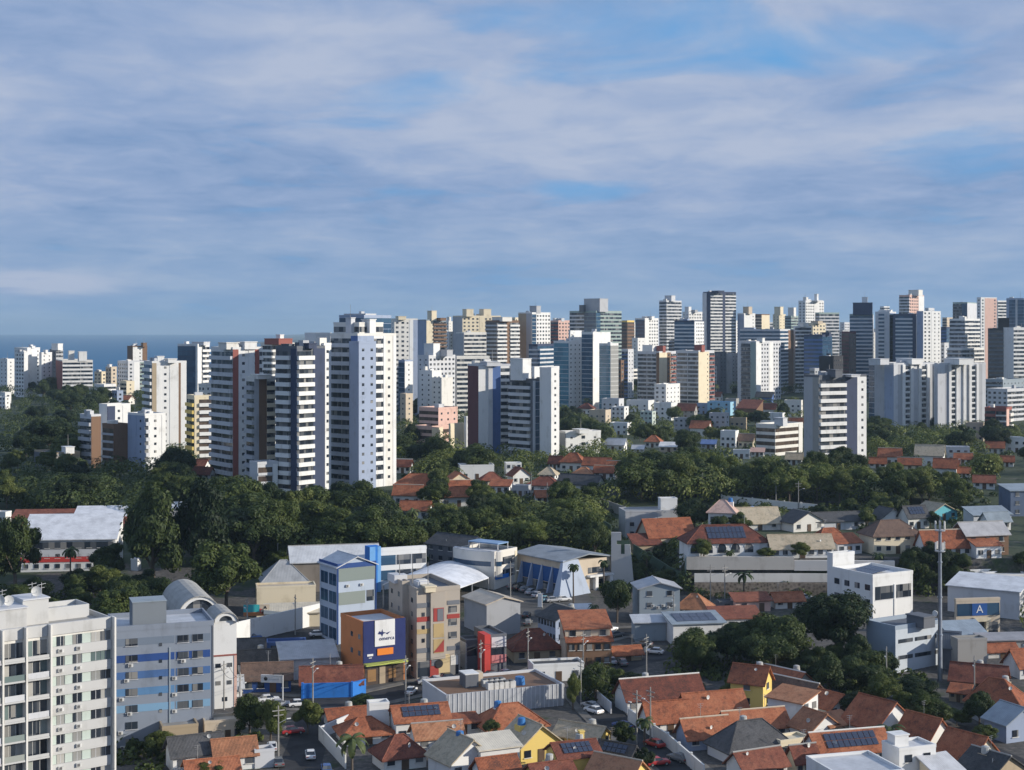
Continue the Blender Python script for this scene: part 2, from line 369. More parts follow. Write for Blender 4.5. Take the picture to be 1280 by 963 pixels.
class Face:
    """one facade in the tower's local frame: u along the wall, d outward"""
    def __init__(s, root, side, ox, oy, w):
        s.root, s.side, s.ox, s.oy, s.w = root, side, ox, oy, w
    def loc(s, u, d, z):
        return (s.ox + u, s.oy - d, z) if s.side == 'L' else (s.ox + d, s.oy + u, z)
    def box(s, name, u0, u1, d0, d1, z0, z1, mat, count=False):
        rz = 0 if s.side == 'L' else R(90)
        dims = (u1 - u0, d1 - d0, z1 - z0)
        me = boxmesh(*dims, mat); loc = s.loc((u0 + u1) / 2, (d0 + d1) / 2, (z0 + z1) / 2)
        if count: add_window(s.root, me, loc, (0, 0, rz), name, dims, mat)
        else: return part(name, s.root, me, loc, (0, 0, rz))
GL = dict(k='dark', b='blue', t='teal', g='green', n='brown', c='curtain')
def columns(fc, spec, zb, zt, fh, wallcol):
    """spec: 'type:weight[:colour[:glass]]' columns from left to right"""
    if not spec: return
    items = [it.split(':') for it in spec.split()]
    tot = sum(float(i[1]) for i in items); u = 0
    nf = max(1, int((zt - zb - .4) / fh)); z0 = zt - .6 - nf * fh
    for it in items:
        w = float(it[1]) / tot * fc.w; ty = it[0]; col = it[2] if len(it) > 2 and it[2] else wallcol; gk = glass(GL[it[3]] if len(it) > 3 else 'dark')
        a, b = u, u + w; u = b
        if ty == '.': continue
        wm = wall(col)
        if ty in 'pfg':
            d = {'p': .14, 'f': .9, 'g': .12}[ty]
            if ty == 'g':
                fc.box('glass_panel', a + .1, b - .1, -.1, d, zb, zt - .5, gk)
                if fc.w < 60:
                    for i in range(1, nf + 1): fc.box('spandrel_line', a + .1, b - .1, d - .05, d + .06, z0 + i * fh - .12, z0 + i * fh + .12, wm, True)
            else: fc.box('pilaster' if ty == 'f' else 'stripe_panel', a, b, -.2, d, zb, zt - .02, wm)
            continue
        if ty in 'swh' and col != wallcol: fc.box('stripe_panel', a, b, -.2, .03, zb, zt - .03, wm)
        for i in range(nf - 1, -1, -1):
            z = z0 + i * fh
            if ty == 'b':
                fc.box('window', a + .15, b - .15, -.1, .06, z + .15, z + fh - .35, gk, True)
                fc.box('balcony', a + .05, b - .05, .0, 1.0, z - .3, z + 1.15, wm, True)
            elif ty == 'q':       # recessed loggia with side walls, dark
                fc.box('window', a + .25, b - .25, -.1, .05, z + .25, z + fh - .45, gk, True)
                fc.box('balcony', a + .1, b - .1, .0, .45, z - .1, z + .75, wm, True)
            elif ty == 'h':
                fc.box('window', a + .12, b - .12, -.1, .06, z + .95, z + fh - .45, gk, True)
            elif ty == 'a':       # dark glazing with a thin pale slab line each floor
                fc.box('window', a + .05, b - .05, -.1, .06, z + 1.0, z + fh - .05, gk, True)
                fc.box('floor_band', a + .02, b - .02, 0, .3, z - .1, z + 1.12, wm, True)
            elif ty in 'sw':
                ww, hh, sp = (1.1, 1.0, 4.0) if ty == 's' else (1.8, 1.4, 3.2)
                ww = min(ww, w * .6)
                k = max(1, int(w / sp))
                for j in range(k):
                    c = a + (j + .5) * w / k
                    fc.box('window', c - ww / 2, c + ww / 2, -.1, .05, z + 1.0, z + 1.0 + hh, gk, True)

def solve(Cx, Y, xl, xr, a, depth):
    tl, tr = (xl - CX) / F, (xr - CX) / F; ca, sa = math.cos(a), math.sin(a)
    wl = (Cx - tl * Y) / (ca + tl * sa) if ca > .05 else 0
    k = sa - tr * ca
    wr = (tr * Y - Cx) / k if k > .05 else depth
    if wr < .8 or wr > 60: wr = depth
    if wl < .8 or wl > 90: wl = depth
    return wl, wr
def volume(root, a, Y, xl, xc, xr, yt, wc, Ls='', Rs='', fh=3.05, roofs=(), zb=None, depth=16, parapet=True, roofmat='dg'):
    a = R(a); Cp = at(xc, 0, Y); tz = at(xc, yt, Y).z
    wl, wr = solve(Cp.x, Y, xl, xr, a, depth)
    if xr - xc < 1.5: wr = depth
    if xc - xl < 1.5: wl = depth
    rl = root.matrix_basis.inverted() @ Vector((Cp.x, Cp.y, 0)); ox, oy = rl.x, rl.y; rz = root.location.z
    zt = tz - rz
    zb_ = -4.0 if zb is None else at(xc, zb, Y).z - rz
    b = M(); wm = wall(wc); b.box(ox - wl, oy, zb_, ox, oy + wr, zt, wm); b.obj('wall', root)
    if parapet:
        p = M(); t = .3; h = .9 if zt - zb_ > 12 else .6
        p.box(ox - wl - .06, oy - .06, zt - .01, ox + .06, oy + t, zt + h, wm); p.box(ox - wl - .06, oy + wr - t, zt - .01, ox + .06, oy + wr + .06, zt + h, wm)
        p.box(ox - wl - .06, oy + t, zt - .01, ox - wl + t, oy + wr - t, zt + h, wm); p.box(ox - t, oy + t, zt - .01, ox + .06, oy + wr - t, zt + h, wm)
        p.obj('parapet', root)
        q = M(); q.box(ox - wl + t, oy + t, zt, ox - t, oy + wr - t, zt + .05, wall(roofmat)); q.obj('roof', root)
    if parapet and zt - zb_ > 18 and wl > 8:
        for i in range(random.choice([1, 2, 2, 3])):
            m = M(); w_, d_, h_ = random.uniform(1.5, 3.5), random.uniform(1.5, 3.5), random.uniform(1.2, 3.2); x_, y_ = ox - random.uniform(.12, .8) * wl, oy + random.uniform(.12, .5) * wr
            m.box(x_ - w_ / 2, y_ - d_ / 2, zt, x_ + w_ / 2, y_ + d_ / 2, zt + h_, wall(random.choice([wc, 'ow', 'lg', 'gy']))); m.obj('water_tank', root)
        if random.random() < .4:
            m = M(); x_, y_ = ox - random.uniform(.2, .8) * wl, oy + random.uniform(.2, .6) * wr; m.tube((x_, y_, zt), (x_, y_, zt + random.uniform(4, 8)), .12, .05, simple('antenna_metal', (.3, .3, .3), .4, .8), 5); m.obj('antenna', root)
    if xc - xl >= 1.5: columns(Face(root, 'L', ox - wl, oy, wl), Ls, max(zb_, 0), zt, fh, wc)
    if xr - xc >= 1.5: columns(Face(root, 'R', ox, oy, wr), Rs, max(zb_, 0), zt, fh, wc)
    for rf in roofs:
        x0, x1, yy, rc = rf[:4]; f = rf[4] if len(rf) > 4 else .4
        Yc = Y + f * (wr * math.cos(a)) + (f * .3) * wl * math.sin(a)
        w = (x1 - x0) * Yc / F; bw = w / (math.cos(a) + .7 * math.sin(a)); bd = min(.7 * bw, wr * .7)
        cp = at((x0 + x1) / 2, yy, Yc); top = cp.z - rz
        l = root.matrix_basis.inverted() @ Vector((cp.x, cp.y, 0))
        m = M(); m.box(l.x - bw / 2, l.y - bd / 2, zt, l.x + bw / 2, l.y + bd / 2, top, wall(rc)); m.box(l.x - bw / 2 - .2, l.y - bd / 2 - .2, top, l.x + bw / 2 + .2, l.y + bd / 2 + .2, top + .3, wall(rc))
        m.obj('roof_house', root)
        if random.random() < .35:
            m = M(); m.tube((l.x, l.y, top), (l.x, l.y, top + 5), .09, .05, simple('antenna_metal', (.3, .3, .3), .4, .8), 5); m.obj('antenna', root)
    return wl, wr, zt
def T(label, Y, xl, xc, xr, yt, wc, Ls='', Rs='', a=28, fh=3.05, roofs=(), more=(), cat='apartment tower', name='apartment_tower', group='towers on the skyline', **k):
    Cp = at(xc, 0, Y); z = zg(Cp.x, Y)
    root = thing(name, label, cat, (Cp.x, Cp.y, z), -R(a), group)
    bpy.context.view_layer.update() if False else None
    root.matrix_basis = Matrix.Translation((Cp.x, Cp.y, z)) @ Matrix.Rotation(-R(a), 4, 'Z')
    volume(root, a, Y, xl, xc, xr, yt, wc, Ls, Rs, fh, roofs, **k)
    for v in more: volume(root, a, **v)
    if 480 <= Y < 900: yb_ = PY0 + F * (H - z) / Y; HB.append((xl, yb_ - 46 * 600 / Y, xr, yb_ + 2, Y, Cp.x, Y + 6, 7))
    if Y < 480: HB.append((xl, yt, xr, PY0 + F * (H - z) / Y, Y, Cp.x, Y + 6, 8))
    return root

CLUTTER = []
HB = []        # what each low building covers in the photo, so that trees leave it open to view
# ------------------------------------------------------------------ builders: houses
def gable_roof(root, w, d, z, h, mat, axis='x', ov=.55, th=.22, wallm=None):
    m = M(); X, Yd = w / 2 + ov, d / 2 + ov
    if axis == 'x':
        s = h / (d / 2); zo = z - s * ov
        m.slab([(-X, -Yd, zo), (X, -Yd, zo), (X, 0, z + h), (-X, 0, z + h)], th, mat); m.slab([(X, Yd, zo), (-X, Yd, zo), (-X, 0, z + h), (X, 0, z + h)], th, mat)
    else:
        s = h / (w / 2); zo = z - s * ov
        m.slab([(-X, Yd, zo), (-X, -Yd, zo), (0, -Yd, z + h), (0, Yd, z + h)], th, mat); m.slab([(X, -Yd, zo), (X, Yd, zo), (0, Yd, z + h), (0, -Yd, z + h)], th, mat)
    m.obj('roof', root)
    t = .2; e = th + .05
    if wallm:
        if axis == 'x':
            for sx in (-1, 1):
                g = M(); x0, x1 = sorted((sx * (w / 2 - .01), sx * (w / 2 - t)))
                A = [(x0, -d / 2, z - .02), (x1, -d / 2, z - .02), (x1, d / 2, z - .02), (x0, d / 2, z - .02)]
                g.hexa(A, [(x0, -.03, z + h - e), (x1, -.03, z + h - e), (x1, .03, z + h - e), (x0, .03, z + h - e)], wallm); g.obj('gable', root)
        else:
            for sy in (-1, 1):
                g = M(); y0, y1 = sorted((sy * (d / 2 - .01), sy * (d / 2 - t)))
                A = [(-w / 2, y0, z - .02), (w / 2, y0, z - .02), (w / 2, y1, z - .02), (-w / 2, y1, z - .02)]
                g.hexa(A, [(-.03, y0, z + h - e), (.03, y0, z + h - e), (.03, y1, z + h - e), (-.03, y1, z + h - e)], wallm); g.obj('gable', root)
    r = M(); mat = wall(random.choice(['ow', 'cc', 'be'])) if random.random() < .35 else mat
    if axis == 'x': r.tube((-X, 0, z + h), (X, 0, z + h), .16, .16, mat, 6)
    else: r.tube((0, -Yd, z + h), (0, Yd, z + h), .16, .16, mat, 6)
    r.obj('ridge_cap', root)
def hip_roof(root, w, d, z, h, mat, ov=.6, th=.22):
    m = M(); X, Yd = w / 2 + ov, d / 2 + ov; r = max(0, (w - d) / 2); ry = max(0, (d - w) / 2)
    k = h / (min(w, d) / 2); zo = z - k * ov
    A, B, Cc, D = (-X, -Yd, zo), (X, -Yd, zo), (X, Yd, zo), (-X, Yd, zo)
    P, Q = ((-r, -ry, z + h), (r, ry, z + h))
    if w >= d:
        m.slab([A, B, Q, P] if r > .05 else [A, B, P], th, mat); m.slab([Cc, D, P, Q] if r > .05 else [Cc, D, P], th, mat); m.slab([B, Cc, Q], th, mat); m.slab([D, A, P], th, mat)
    else:
        m.slab([A, B, P], th, mat); m.slab([Cc, D, Q], th, mat); m.slab([B, Cc, Q, P], th, mat); m.slab([D, A, P, Q], th, mat)
    m.obj('roof', root)
    c = M()
    for a, b in ((A, P), (D, P if w >= d else Q), (B, Q if w >= d else P), (Cc, Q)): c.tube(a, b, .14, .14, mat, 5)
    if r > .05 or ry > .05: c.tube(P, Q, .15, .15, mat, 5)
    c.obj('ridge_cap', root)
DOORM = simple('door_wood', (.10, .06, .035), .5)
PANELM = None
def solar(root, w, z0, y0, z1, y1, n=6, rows=2, x0=None):
    """panels laid on the front slope between (y0,z0) and (y1,z1)"""
    global PANELM
    if PANELM is None:
        m, b, new, ln = principled('solar_cells'); tc = new('ShaderNodeTexCoord')
        br = new('ShaderNodeTexBrick', i_Scale=1.0); br.offset = 0; br.inputs['Mortar Size'].default_value = .015; br.inputs['Brick Width'].default_value = .16; br.inputs['Row Height'].default_value = .16
        br.inputs['Color1'].default_value = (.012, .02, .05, 1); br.inputs['Color2'].default_value = (.016, .026, .065, 1); br.inputs['Mortar'].default_value = (.10, .12, .16, 1)
        ln(tc.outputs['Object'], br.inputs['Vector']); ln(br.outputs[0], b.inputs['Base Color']); b.inputs['Roughness'].default_value = .2
        PANELM = m
    L = math.hypot(y1 - y0, z1 - z0); ang = math.atan2(z1 - z0, y1 - y0); pw = w / n; ph = L / rows
    me = boxmesh(pw - .12, ph - .12, .06, PANELM); x0 = -w / 2 if x0 is None else x0
    for i in range(n):
        for j in range(rows):
            t = (j + .5) / rows
            p = Vector((x0 + (i + .5) * pw, y0 + (y1 - y0) * t, z0 + (z1 - z0) * t)) + Vector((0, -math.sin(ang), math.cos(ang))) * .14
            part('solar_panel', root, me, p, (ang, 0, 0))
def wins(root, w, d, z0, z1, nL, nR, gk='dark', trim=None, door=True, size=(1.3, 1.2)):
    """windows and a door on the two walls that face the viewer"""
    st = max(1, int((z1 - z0 + .3) / 2.8)); tm = trim or wall('ow')
    for s in range(st):
        z = z0 + s * 2.8 + 1.0
        for side, n, ln_ in (('L', nL, w), ('R', nR, d)):
            for i in range(n):
                u = (i + .5) / n * ln_ - ln_ / 2
                ww = min(size[0], ln_ / n * .6); hh = min(size[1], z1 - z - .25)
                if hh < .4: continue
                isd = door and s == 0 and side == 'L' and i == n // 2 and n > 1
                zz, h2, mt, nm = (z0 + .05, 2.1, DOORM, 'door') if isd else (z, hh, glass(gk), 'window')
                h2 = min(h2, z1 - zz - .1)
                me = boxmesh(ww, .16, h2, mt)
                loc = (u, -d / 2 - .02, zz + h2 / 2) if side == 'L' else (w / 2 + .02, u, zz + h2 / 2)
                o = part(nm, root, me, loc, (0, 0, 0 if side == 'L' else R(90)))
                if nm == 'window' and ww > .9: part('sill', o, boxmesh(ww + .3, .26, .1, tm), (0, -.06, -h2 / 2 - .07))
def house(label, x0, yt, x1, yb, a=18, roof='gx', rc='tc', wc='wh', dr=.8, hw=.58, nL=3, nR=2, cat='house', name='house', group='houses', Y=None, tank=None, sol=0, gk='dark', zoff=0, door=True, W_=None, rh=None, chim=False):
    p = hit((x0 + x1) / 2, yb) if Y is None else Vector((at((x0 + x1) / 2, 0, Y).x, Y, zg(at((x0 + x1) / 2, 0, Y).x, Y)))
    Y0 = p.y; sa, ca = abs(math.sin(R(a))), math.cos(R(a))
    w = (x1 - x0) * Y0 / F / (ca + dr * sa); d = w * dr
    Yc = Y0 + (d * ca + w * sa) / 2
    x = ((x0 + x1) / 2 - CX) / F * Yc; zgd = min(zg(x, Yc), p.z) + zoff
    root = thing(name, label, cat, (x, Yc, zgd), -R(a), group)
    tot = H - (yt - PY0) / F * Yc - zgd
    hr = tot - hw if hw > 1.5 else tot * (1 - hw)     # hw: wall height in metres when above 1.5, else a share
    if rh: hr = rh
    z = max(1.8, tot - hr); wm = wall(wc); b = M(); b.box(-w / 2, -d / 2, -4, w / 2, d / 2, z, wm); wo_ = b.obj('wall', root)
    mat = tiles(rc) if rc in ('tc', 'rd', 'og', 'sd', 'br', 'dk', 'pk') else sheet_metal(str(rc), COL[rc] if rc in COL else rc)
    hr = max(hr, .5)
    if roof == 'gx': gable_roof(root, w, d, z, hr, mat, 'x', wallm=wm)
    elif roof == 'gy': gable_roof(root, w, d, z, hr, mat, 'y', wallm=wm)
    elif roof == 'hip': hip_roof(root, w, d, z, hr, mat)
    elif roof == 'shed':
        m = M(); m.slab([(-w / 2 - .5, -d / 2 - .5, z + .05), (w / 2 + .5, -d / 2 - .5, z + .05), (w / 2 + .5, d / 2 + .3, z + hr), (-w / 2 - .5, d / 2 + .3, z + hr)], .22, mat); m.obj('roof', root)
        g = M(); t = .2
        for sx in (-1, 1):
            xa, xb = sorted((sx * (w / 2 - .01), sx * (w / 2 - t)))
            g.hexa([(xa, -d / 2, z - .02), (xb, -d / 2, z - .02), (xb, d / 2, z - .02), (xa, d / 2, z - .02)], [(xa, d / 2 - .05, z + hr - .3), (xb, d / 2 - .05, z + hr - .3), (xb, d / 2, z + hr - .3), (xa, d / 2, z + hr - .3)], wm)
        g.box(-w / 2, d / 2 - t, z - .02, w / 2, d / 2 - .01, z + hr - .25, wm); g.obj('gable', root)
    elif roof == 'flat':
        z = tot - .5
        b = M(); b.box(-w / 2, -d / 2, -4, w / 2, d / 2, z, wm); old = wo_.data; wo_.data = b.mesh('wall'); bpy.data.meshes.remove(old)
        q = M(); t = .25
        q.box(-w / 2 - .05, -d / 2 - .05, z - .01, w / 2 + .05, -d / 2 + t, z + .5, wm); q.box(-w / 2 - .05, d / 2 - t, z - .01, w / 2 + .05, d / 2 + .05, z + .5, wm)
        q.box(-w / 2 - .05, -d / 2 + t, z - .01, -w / 2 + t, d / 2 - t, z + .5, wm); q.box(w / 2 - t, -d / 2 + t, z - .01, w / 2 + .05, d / 2 - t, z + .5, wm); q.obj('parapet', root)
        q = M(); q.box(-w / 2 + t, -d / 2 + t, z, w / 2 - t, d / 2 - t, z + .06, mat); q.obj('roof', root)
    wins(root, w, d, 0, z, nL, nR, gk, door=door)
    if sol:
        if roof in ('gx', 'hip'):
            k = .9 if roof == 'gx' else .6
            s0, s1 = .14, .86; solar(root, w * k * .8, z + hr * s0, -d / 2 * (1 - s0), z + hr * s1, -d / 2 * (1 - s1), n=sol, rows=2)
        elif roof == 'shed': solar(root, w * .8, z + hr * .15, -d / 2 + d * .15, z + hr * .8, -d / 2 + d * .8, n=sol, rows=2)
        else: solar(root, w * .7, z + .3, -d * .3, z + .9, d * .2, n=sol, rows=2)
    if tank:
        m = M(); tx, ty = -w * .25, d * .1; tz = z + (.06 if roof == 'flat' else hr * .5)
        if tank == 'box':
            m.box(tx - 1.3, ty - 1.1, z - .2, tx + 1.3, ty + 1.1, z + 1.9, wm); m.box(tx - 1.45, ty - 1.25, z + 1.9, tx + 1.45, ty + 1.25, z + 2.1, wm)
        else:
            bm = simple('tank_plastic', (.03, .16, .42), .4); m.tube((tx, ty, tz), (tx, ty, tz + 1.2), .85, .7, bm, 14); m.tube((tx, ty, tz + 1.2), (tx, ty, tz + 1.4), .75, .35, bm, 14)
        m.obj('water_tank', root)
    if chim:
        m = M(); m.box(w * .2, d * .1, z, w * .2 + .8, d * .1 + .8, z + hr + 1.1, wm); m.box(w * .2 - .1, d * .1 - .1, z + hr + 1.1, w * .2 + .9, d * .1 + .9, z + hr + 1.3, wm); m.obj('chimney', root)
    HB.append((x0, yt, x1, yb, Y0, x, Yc, (w + d) / 4))
    if Yc < 470 and rc in ('tc', 'rd', 'og', 'sd', 'br', 'dk', 'pk') and roof in ('gx', 'gy', 'hip'): CLUTTER.append((root, w, d, z, hr, roof, wc))
    root['_w'], root['_d'], root['_z'], root['_h'] = w, d, z, hr
    return root
# ------------------------------------------------------------------ the towers, left to right (photo pixels for edges and tops)
def V_(**k): return k
# far left, near the sea
T('narrow white block cut by the left edge of the photo, sea behind it', 1230, 0, 9, 18, 450, 'wh', 's:1', 's:1', a=40)
T('stepped plain white tower cluster left of the dark tower, by the sea', 1200, 18, 34, 50, 436, 'wh', 's:1:wh w:1', 'p:2:wh s:1', a=38, roofs=[(36, 44, 433, 'wh')],
  more=[V_(Y=1196, xl=49, xc=52, xr=65, yt=442, wc='wh', Ls='', Rs='s:1', roofs=[(54, 60, 438, 'wh')]), V_(Y=1190, xl=20, xc=30, xr=35, yt=441, wc='wh', Ls='w:1', Rs='')])
T('dark grey tower with a white box on its roof, beside the sea', 1230, 62, 70, 79, 438, 'dg', 's:1', 'h:1:gy', a=35, roofs=[(64, 79, 430, 'wh')])
T('brown and white banded block with red-brown side wall near the sea', 1160, 70, 78, 116, 452, 'ow', 'p:1:rd', 'b:3:wh b:2:wh', a=68, depth=14, roofs=[(84, 94, 439, 'ow'), (96, 110, 440, 'wh')])
T('dark brown slab tower with white top rising in front of the sea', 1300, 159, 166, 184, 434, 'br', '', 'p:1:wh s:1:wh p:1:br', a=55, roofs=[(176, 184, 429, 'br')])
T('grey and white low block under the dark brown slab tower', 1180, 147, 160, 189, 453, 'lg', 'w:1', 'w:1 p:1:wh h:2:gg', a=50)
T('cream low block behind trees, left of the dark brown slab tower', 1250, 118, 126, 134, 466, 'cr', 'w:1', 'w:1', a=40)
T('beige low block with white roof box above the left park', 1240, 132, 139, 146, 460, 'be', 'w:1', 'w:1', a=40, roofs=[(134, 140, 456, 'wh')])
T('navy fronted tower framed in white with balconies on its right side', 900, 222, 247, 262, 432, 'wh', 'g:10:nv:b p:1:wh', 'p:1:wh b:2:wh', a=25, roofs=[(240, 262, 428, 'lg')])
# second rank, left
T('tall white slab with orange-brown stripe and dark balconies on its left side', 690, 180, 190, 233, 454, 'wh', 'b:1:wh', 'p:1:tn p:1:wh s:2 p:2:wh p:.5:br p:1.3:wh', a=62, depth=15, roofs=[(193, 206, 446, 'wh'), (205, 222, 449, 'wh')])
T('cream block with yellowish balconies between white slab and red-striped tower', 640, 234, 243, 265, 497, 'cr', 'b:1:ye', 'p:1:cr b:3:wh:n', a=62, depth=12)
T('tower with two dark red stripes, balconies on left and white lit side', 560, 264, 291, 328, 437, 'wh', 'b:1:lg b:1:lg', 'p:1.1:rd s:2 p:1.2:wh s:.1 p:.8:rd b:.7:wh', a=55, roofs=[(272, 300, 429, 'ow', .3), (295, 322, 428, 'wh', .5)])
T('shorter tower with brown recess and cream balconies before the red-striped tower', 535, 308, 318, 344, 474, 'ow', 'b:1:gy', 'p:1:gy p:1.8:br b:2:cr', a=58, depth=13, roofs=[(312, 340, 469, 'ow')],
  more=[V_(Y=520, xl=312, xc=322, xr=347, yt=581, wc='lg', Ls='', Rs='q:1:lg:n p:.3:wh')])
T('block with red-brown roof storeys seen behind the dark balcony tower', 760, 326, 340, 371, 431, 'ow', 'a:1:wh', 'a:1:wh', a=45, roofs=[(330, 366, 424, 'rd', .2), (345, 355, 419, 'wh', .5)])
T('dark navy tower with stacked white balconies in two columns', 520, 345, 371, 406, 436, 'dg', 'p:.1:dg b:1.2:wh p:.5:nv', 'b:1.5:wh p:1.1:nv', a=38, roofs=[(352, 368, 431, 'dg'), (372, 396, 430, 'nv')],
  more=[V_(Y=532, xl=404, xc=405, xr=414, yt=432, wc='wh', Ls='', Rs='s:1', depth=9), V_(Y=560, xl=381, xc=395, xr=414, yt=419, wc='wh', Ls='', Rs='')])
T('big tower with pale blue column, blue-banded balconies and white right side', 540, 413, 447, 495, 420, 'ow', 'b:1:lg b:.8:lg p:.55:mb', 'p:1:lb h:.62:wh p:.1:wh s:.5 p:.2:wh', a=42, roofs=[(432, 444, 398, 'lg', .5), (452, 470, 400, 'wh', .6)], fh=3.25,
  more=[V_(Y=546, xl=417, xc=449, xr=479, yt=405, wc='ow', Ls='h:1', Rs='h:.5 p:.2:ow h:.4', zb=421, fh=3.3), V_(Y=532, xl=447, xc=448.5, xr=470, yt=430, wc='lb', Ls='', Rs='s:1', depth=5)])
T('blue glass office tower showing behind the pale blue column tower', 820, 424, 455, 489, 396, 'lb', 'g:1:lb:b', 'g:1:lb:b', a=30, roofs=[(430, 470, 393, 'lg')], cat='office tower', name='office_tower')
T('brown tower with three stepped white shafts by the left park', 620, 100, 114, 126, 521, 'lg', 'b:1:gy', 'p:1:br', a=45,
  more=[V_(Y=632, xl=124, xc=134, xr=163, yt=508, wc='wh', Ls='', Rs='p:1:nv s:1 p:1:wh'), V_(Y=606, xl=128, xc=142, xr=162, yt=533, wc='br', Ls='q:1:gy:n', Rs='p:1:br'), V_(Y=600, xl=160, xc=181, xr=207, yt=520, wc='wh', Ls='p:1:lb s:1:lb', Rs='b:.3:lg s:1 p:.3:wh')])
T('squat old grey-brown block with white roof box in the left park', 600, 43, 61, 100, 568, 'tn', 'p:1:dg', 'p:1:cc p:.3:br p:1:tn', a=55, fh=3.2, roofs=[(76, 94, 559, 'wh')])
# centre
T('slim beige-white tower with pale blue edge behind the pale blue column tower', 1000, 489, 493, 522, 400, 'ow', 's:1', 'w:3 s:1 p:1:wh p:1.2:lb', a=70, depth=12, roofs=[(494, 508, 396, 'cr')])
T('blue-grey and brown tower with cream roof box', 1250, 522, 533, 558, 401, 'ag', 'p:1:lb', 'p:1:cr b:2:br', a=55, roofs=[(534, 546, 389, 'cr'), (544, 558, 398, 'br')])
T('small white block squeezed right of the cream-box tower', 1300, 557, 561, 567, 416, 'wh', 's:1', 's:1', a=45)
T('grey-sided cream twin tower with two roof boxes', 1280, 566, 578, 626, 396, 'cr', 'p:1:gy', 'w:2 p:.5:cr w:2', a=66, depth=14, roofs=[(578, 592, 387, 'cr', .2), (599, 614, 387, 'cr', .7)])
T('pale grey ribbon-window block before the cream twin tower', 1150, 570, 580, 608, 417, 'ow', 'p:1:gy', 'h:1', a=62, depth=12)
T('dark brown tower with white balconies right of the cream twin tower', 1180, 607, 621, 649, 402, 'br', 'a:1:gy:n', 'b:1.2:wh p:.4:br b:1.2:wh', a=52, roofs=[(615, 640, 397, 'ow')])
T('white lit tower with brown-beige side and dark central strip', 1200, 648, 665, 688, 392, 'wh', 'p:1:tn p:.7:gy', 'g:.6:wh:b w:2', a=42, roofs=[(662, 676, 383, 'gy', .4)])
T('pink brick tower behind, between white lit tower and grey stepped tower', 1350, 688, 698, 713, 402, 'pk', 'a:1:rd', 'w:1', a=50)
T('dark blue block with thin white floor lines under the white lit tower', 1080, 661, 672, 694, 432, 'nv', 'a:1:lg:b', 'a:1:lg:b', a=25)
T('crowded white low-rise with terraces left of the grey banded block', 960, 522, 536, 569, 446, 'lg', 's:1', 'w:1', a=42, roofs=[(530, 550, 430, 'wh'), (548, 566, 438, 'gy')],
  more=[V_(Y=940, xl=524, xc=540, xr=552, yt=465, wc='wh', Ls='s:1', Rs=''), V_(Y=930, xl=498, xc=506, xr=516, yt=452, wc='lb', Ls='g:1:lb:b', Rs='s:1:wh'), V_(Y=925, xl=540, xc=552, xr=566, yt=474, wc='ow', Ls='s:1', Rs='')])
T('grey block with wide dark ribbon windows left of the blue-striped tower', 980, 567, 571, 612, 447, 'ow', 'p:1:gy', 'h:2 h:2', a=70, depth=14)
T('white tower with deep blue vertical stripe and maroon left side', 690, 585, 598, 643, 458, 'lg', 'p:1:mr', 'p:1:wh f:.45:lg p:.9:mb h:1:wh p:.5:dg', a=68, depth=11, roofs=[(600, 625, 453, 'lg')])
T('tower with curved dark and white balconies and two white roof blocks', 670, 637, 666, 699, 476, 'dg', 'b:1:lg p:.1:dg', 'p:.3:lg g:.7:lb:b b:.6:lb:b p:.9:nv s:.9:wh', a=45, roofs=[(638, 664, 449, 'wh', .4)],
  more=[V_(Y=690, xl=665, xc=668, xr=699, yt=461, wc='wh', Ls='', Rs=''), V_(Y=664, xl=688, xc=689, xr=699, yt=462, wc='wh', Ls='', Rs='s:1', depth=7)])
T('pink stepped apartment house among trees below the grey banded block', 740, 519, 540, 580, 535, 'pk', 'h:1:pk:n', 'p:1:cr h:1:pk:n p:1:cr', a=40, fh=3.1, cat='apartment house',
  more=[V_(Y=752, xl=524, xc=548, xr=572, yt=512, wc='pk', Ls='h:1:pk:n', Rs='s:1'), V_(Y=734, xl=561, xc=563, xr=580, yt=532, wc='cr', Ls='', Rs='p:1:cr')])
T('small white annex with dark windows beside the pink stepped house', 735, 580, 583, 597, 523, 'wh', '', 'w:1 p:1:wh', a=55, depth=9)
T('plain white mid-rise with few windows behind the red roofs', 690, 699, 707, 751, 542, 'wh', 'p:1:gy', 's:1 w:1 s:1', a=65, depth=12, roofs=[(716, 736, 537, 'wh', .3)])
# centre right, far
T('broad grey stepped tower with glass core and tall roof box', 1220, 712, 745, 777, 390, 'gg', 'a:1:lg g:.8:gg:b', 'g:.2:gg:b h:1:gg', a=40, depth=22, roofs=[(730, 760, 374, 'gy', .3), (724, 732, 382, 'dg', .2)])
T('teal glass complex with three white fins and bright glass end', 1060, 692, 711, 727, 428, 'wh', 'g:1:wh:t', 's:1:wh', a=40, cat='office complex', name='office_tower',
  more=[V_(Y=1050, xl=727, xc=741, xr=763, yt=417, wc='wh', Ls='g:1:wh:b', Rs='p:.4:wh p:1:wh'), V_(Y=1035, xl=749, xc=763, xr=773, yt=431, wc='wh', Ls='g:1:wh:t', Rs='g:1:wh:c'), V_(Y=1062, xl=711, xc=713, xr=727, yt=415, wc='wh', Ls='', Rs='s:.4 p:1:wh', depth=6)])
T('yellow-brown banded tower right of the grey stepped tower', 1350, 777, 784, 793, 402, 'ye', 'a:1:br:n', 'a:1:br:n', a=40)
T('small purple-framed block beside the teal glass complex', 1180, 777, 785, 792, 438, 'lg', 'q:1:mb', 's:1', a=35)
T('dark teal slab tower with white neighbour attached', 1380, 794, 806, 823, 399, 'wh', 'g:1:tl:b', 'p:.4:wh w:1', a=40, roofs=[(808, 818, 396, 'wh')])
T('rounded grey banded tower with drum on its roof', 1400, 824, 833, 852, 377, 'lg', 'a:1:lg', 'a:1:lg', a=45, roofs=[(831, 844, 370, 'lg')])
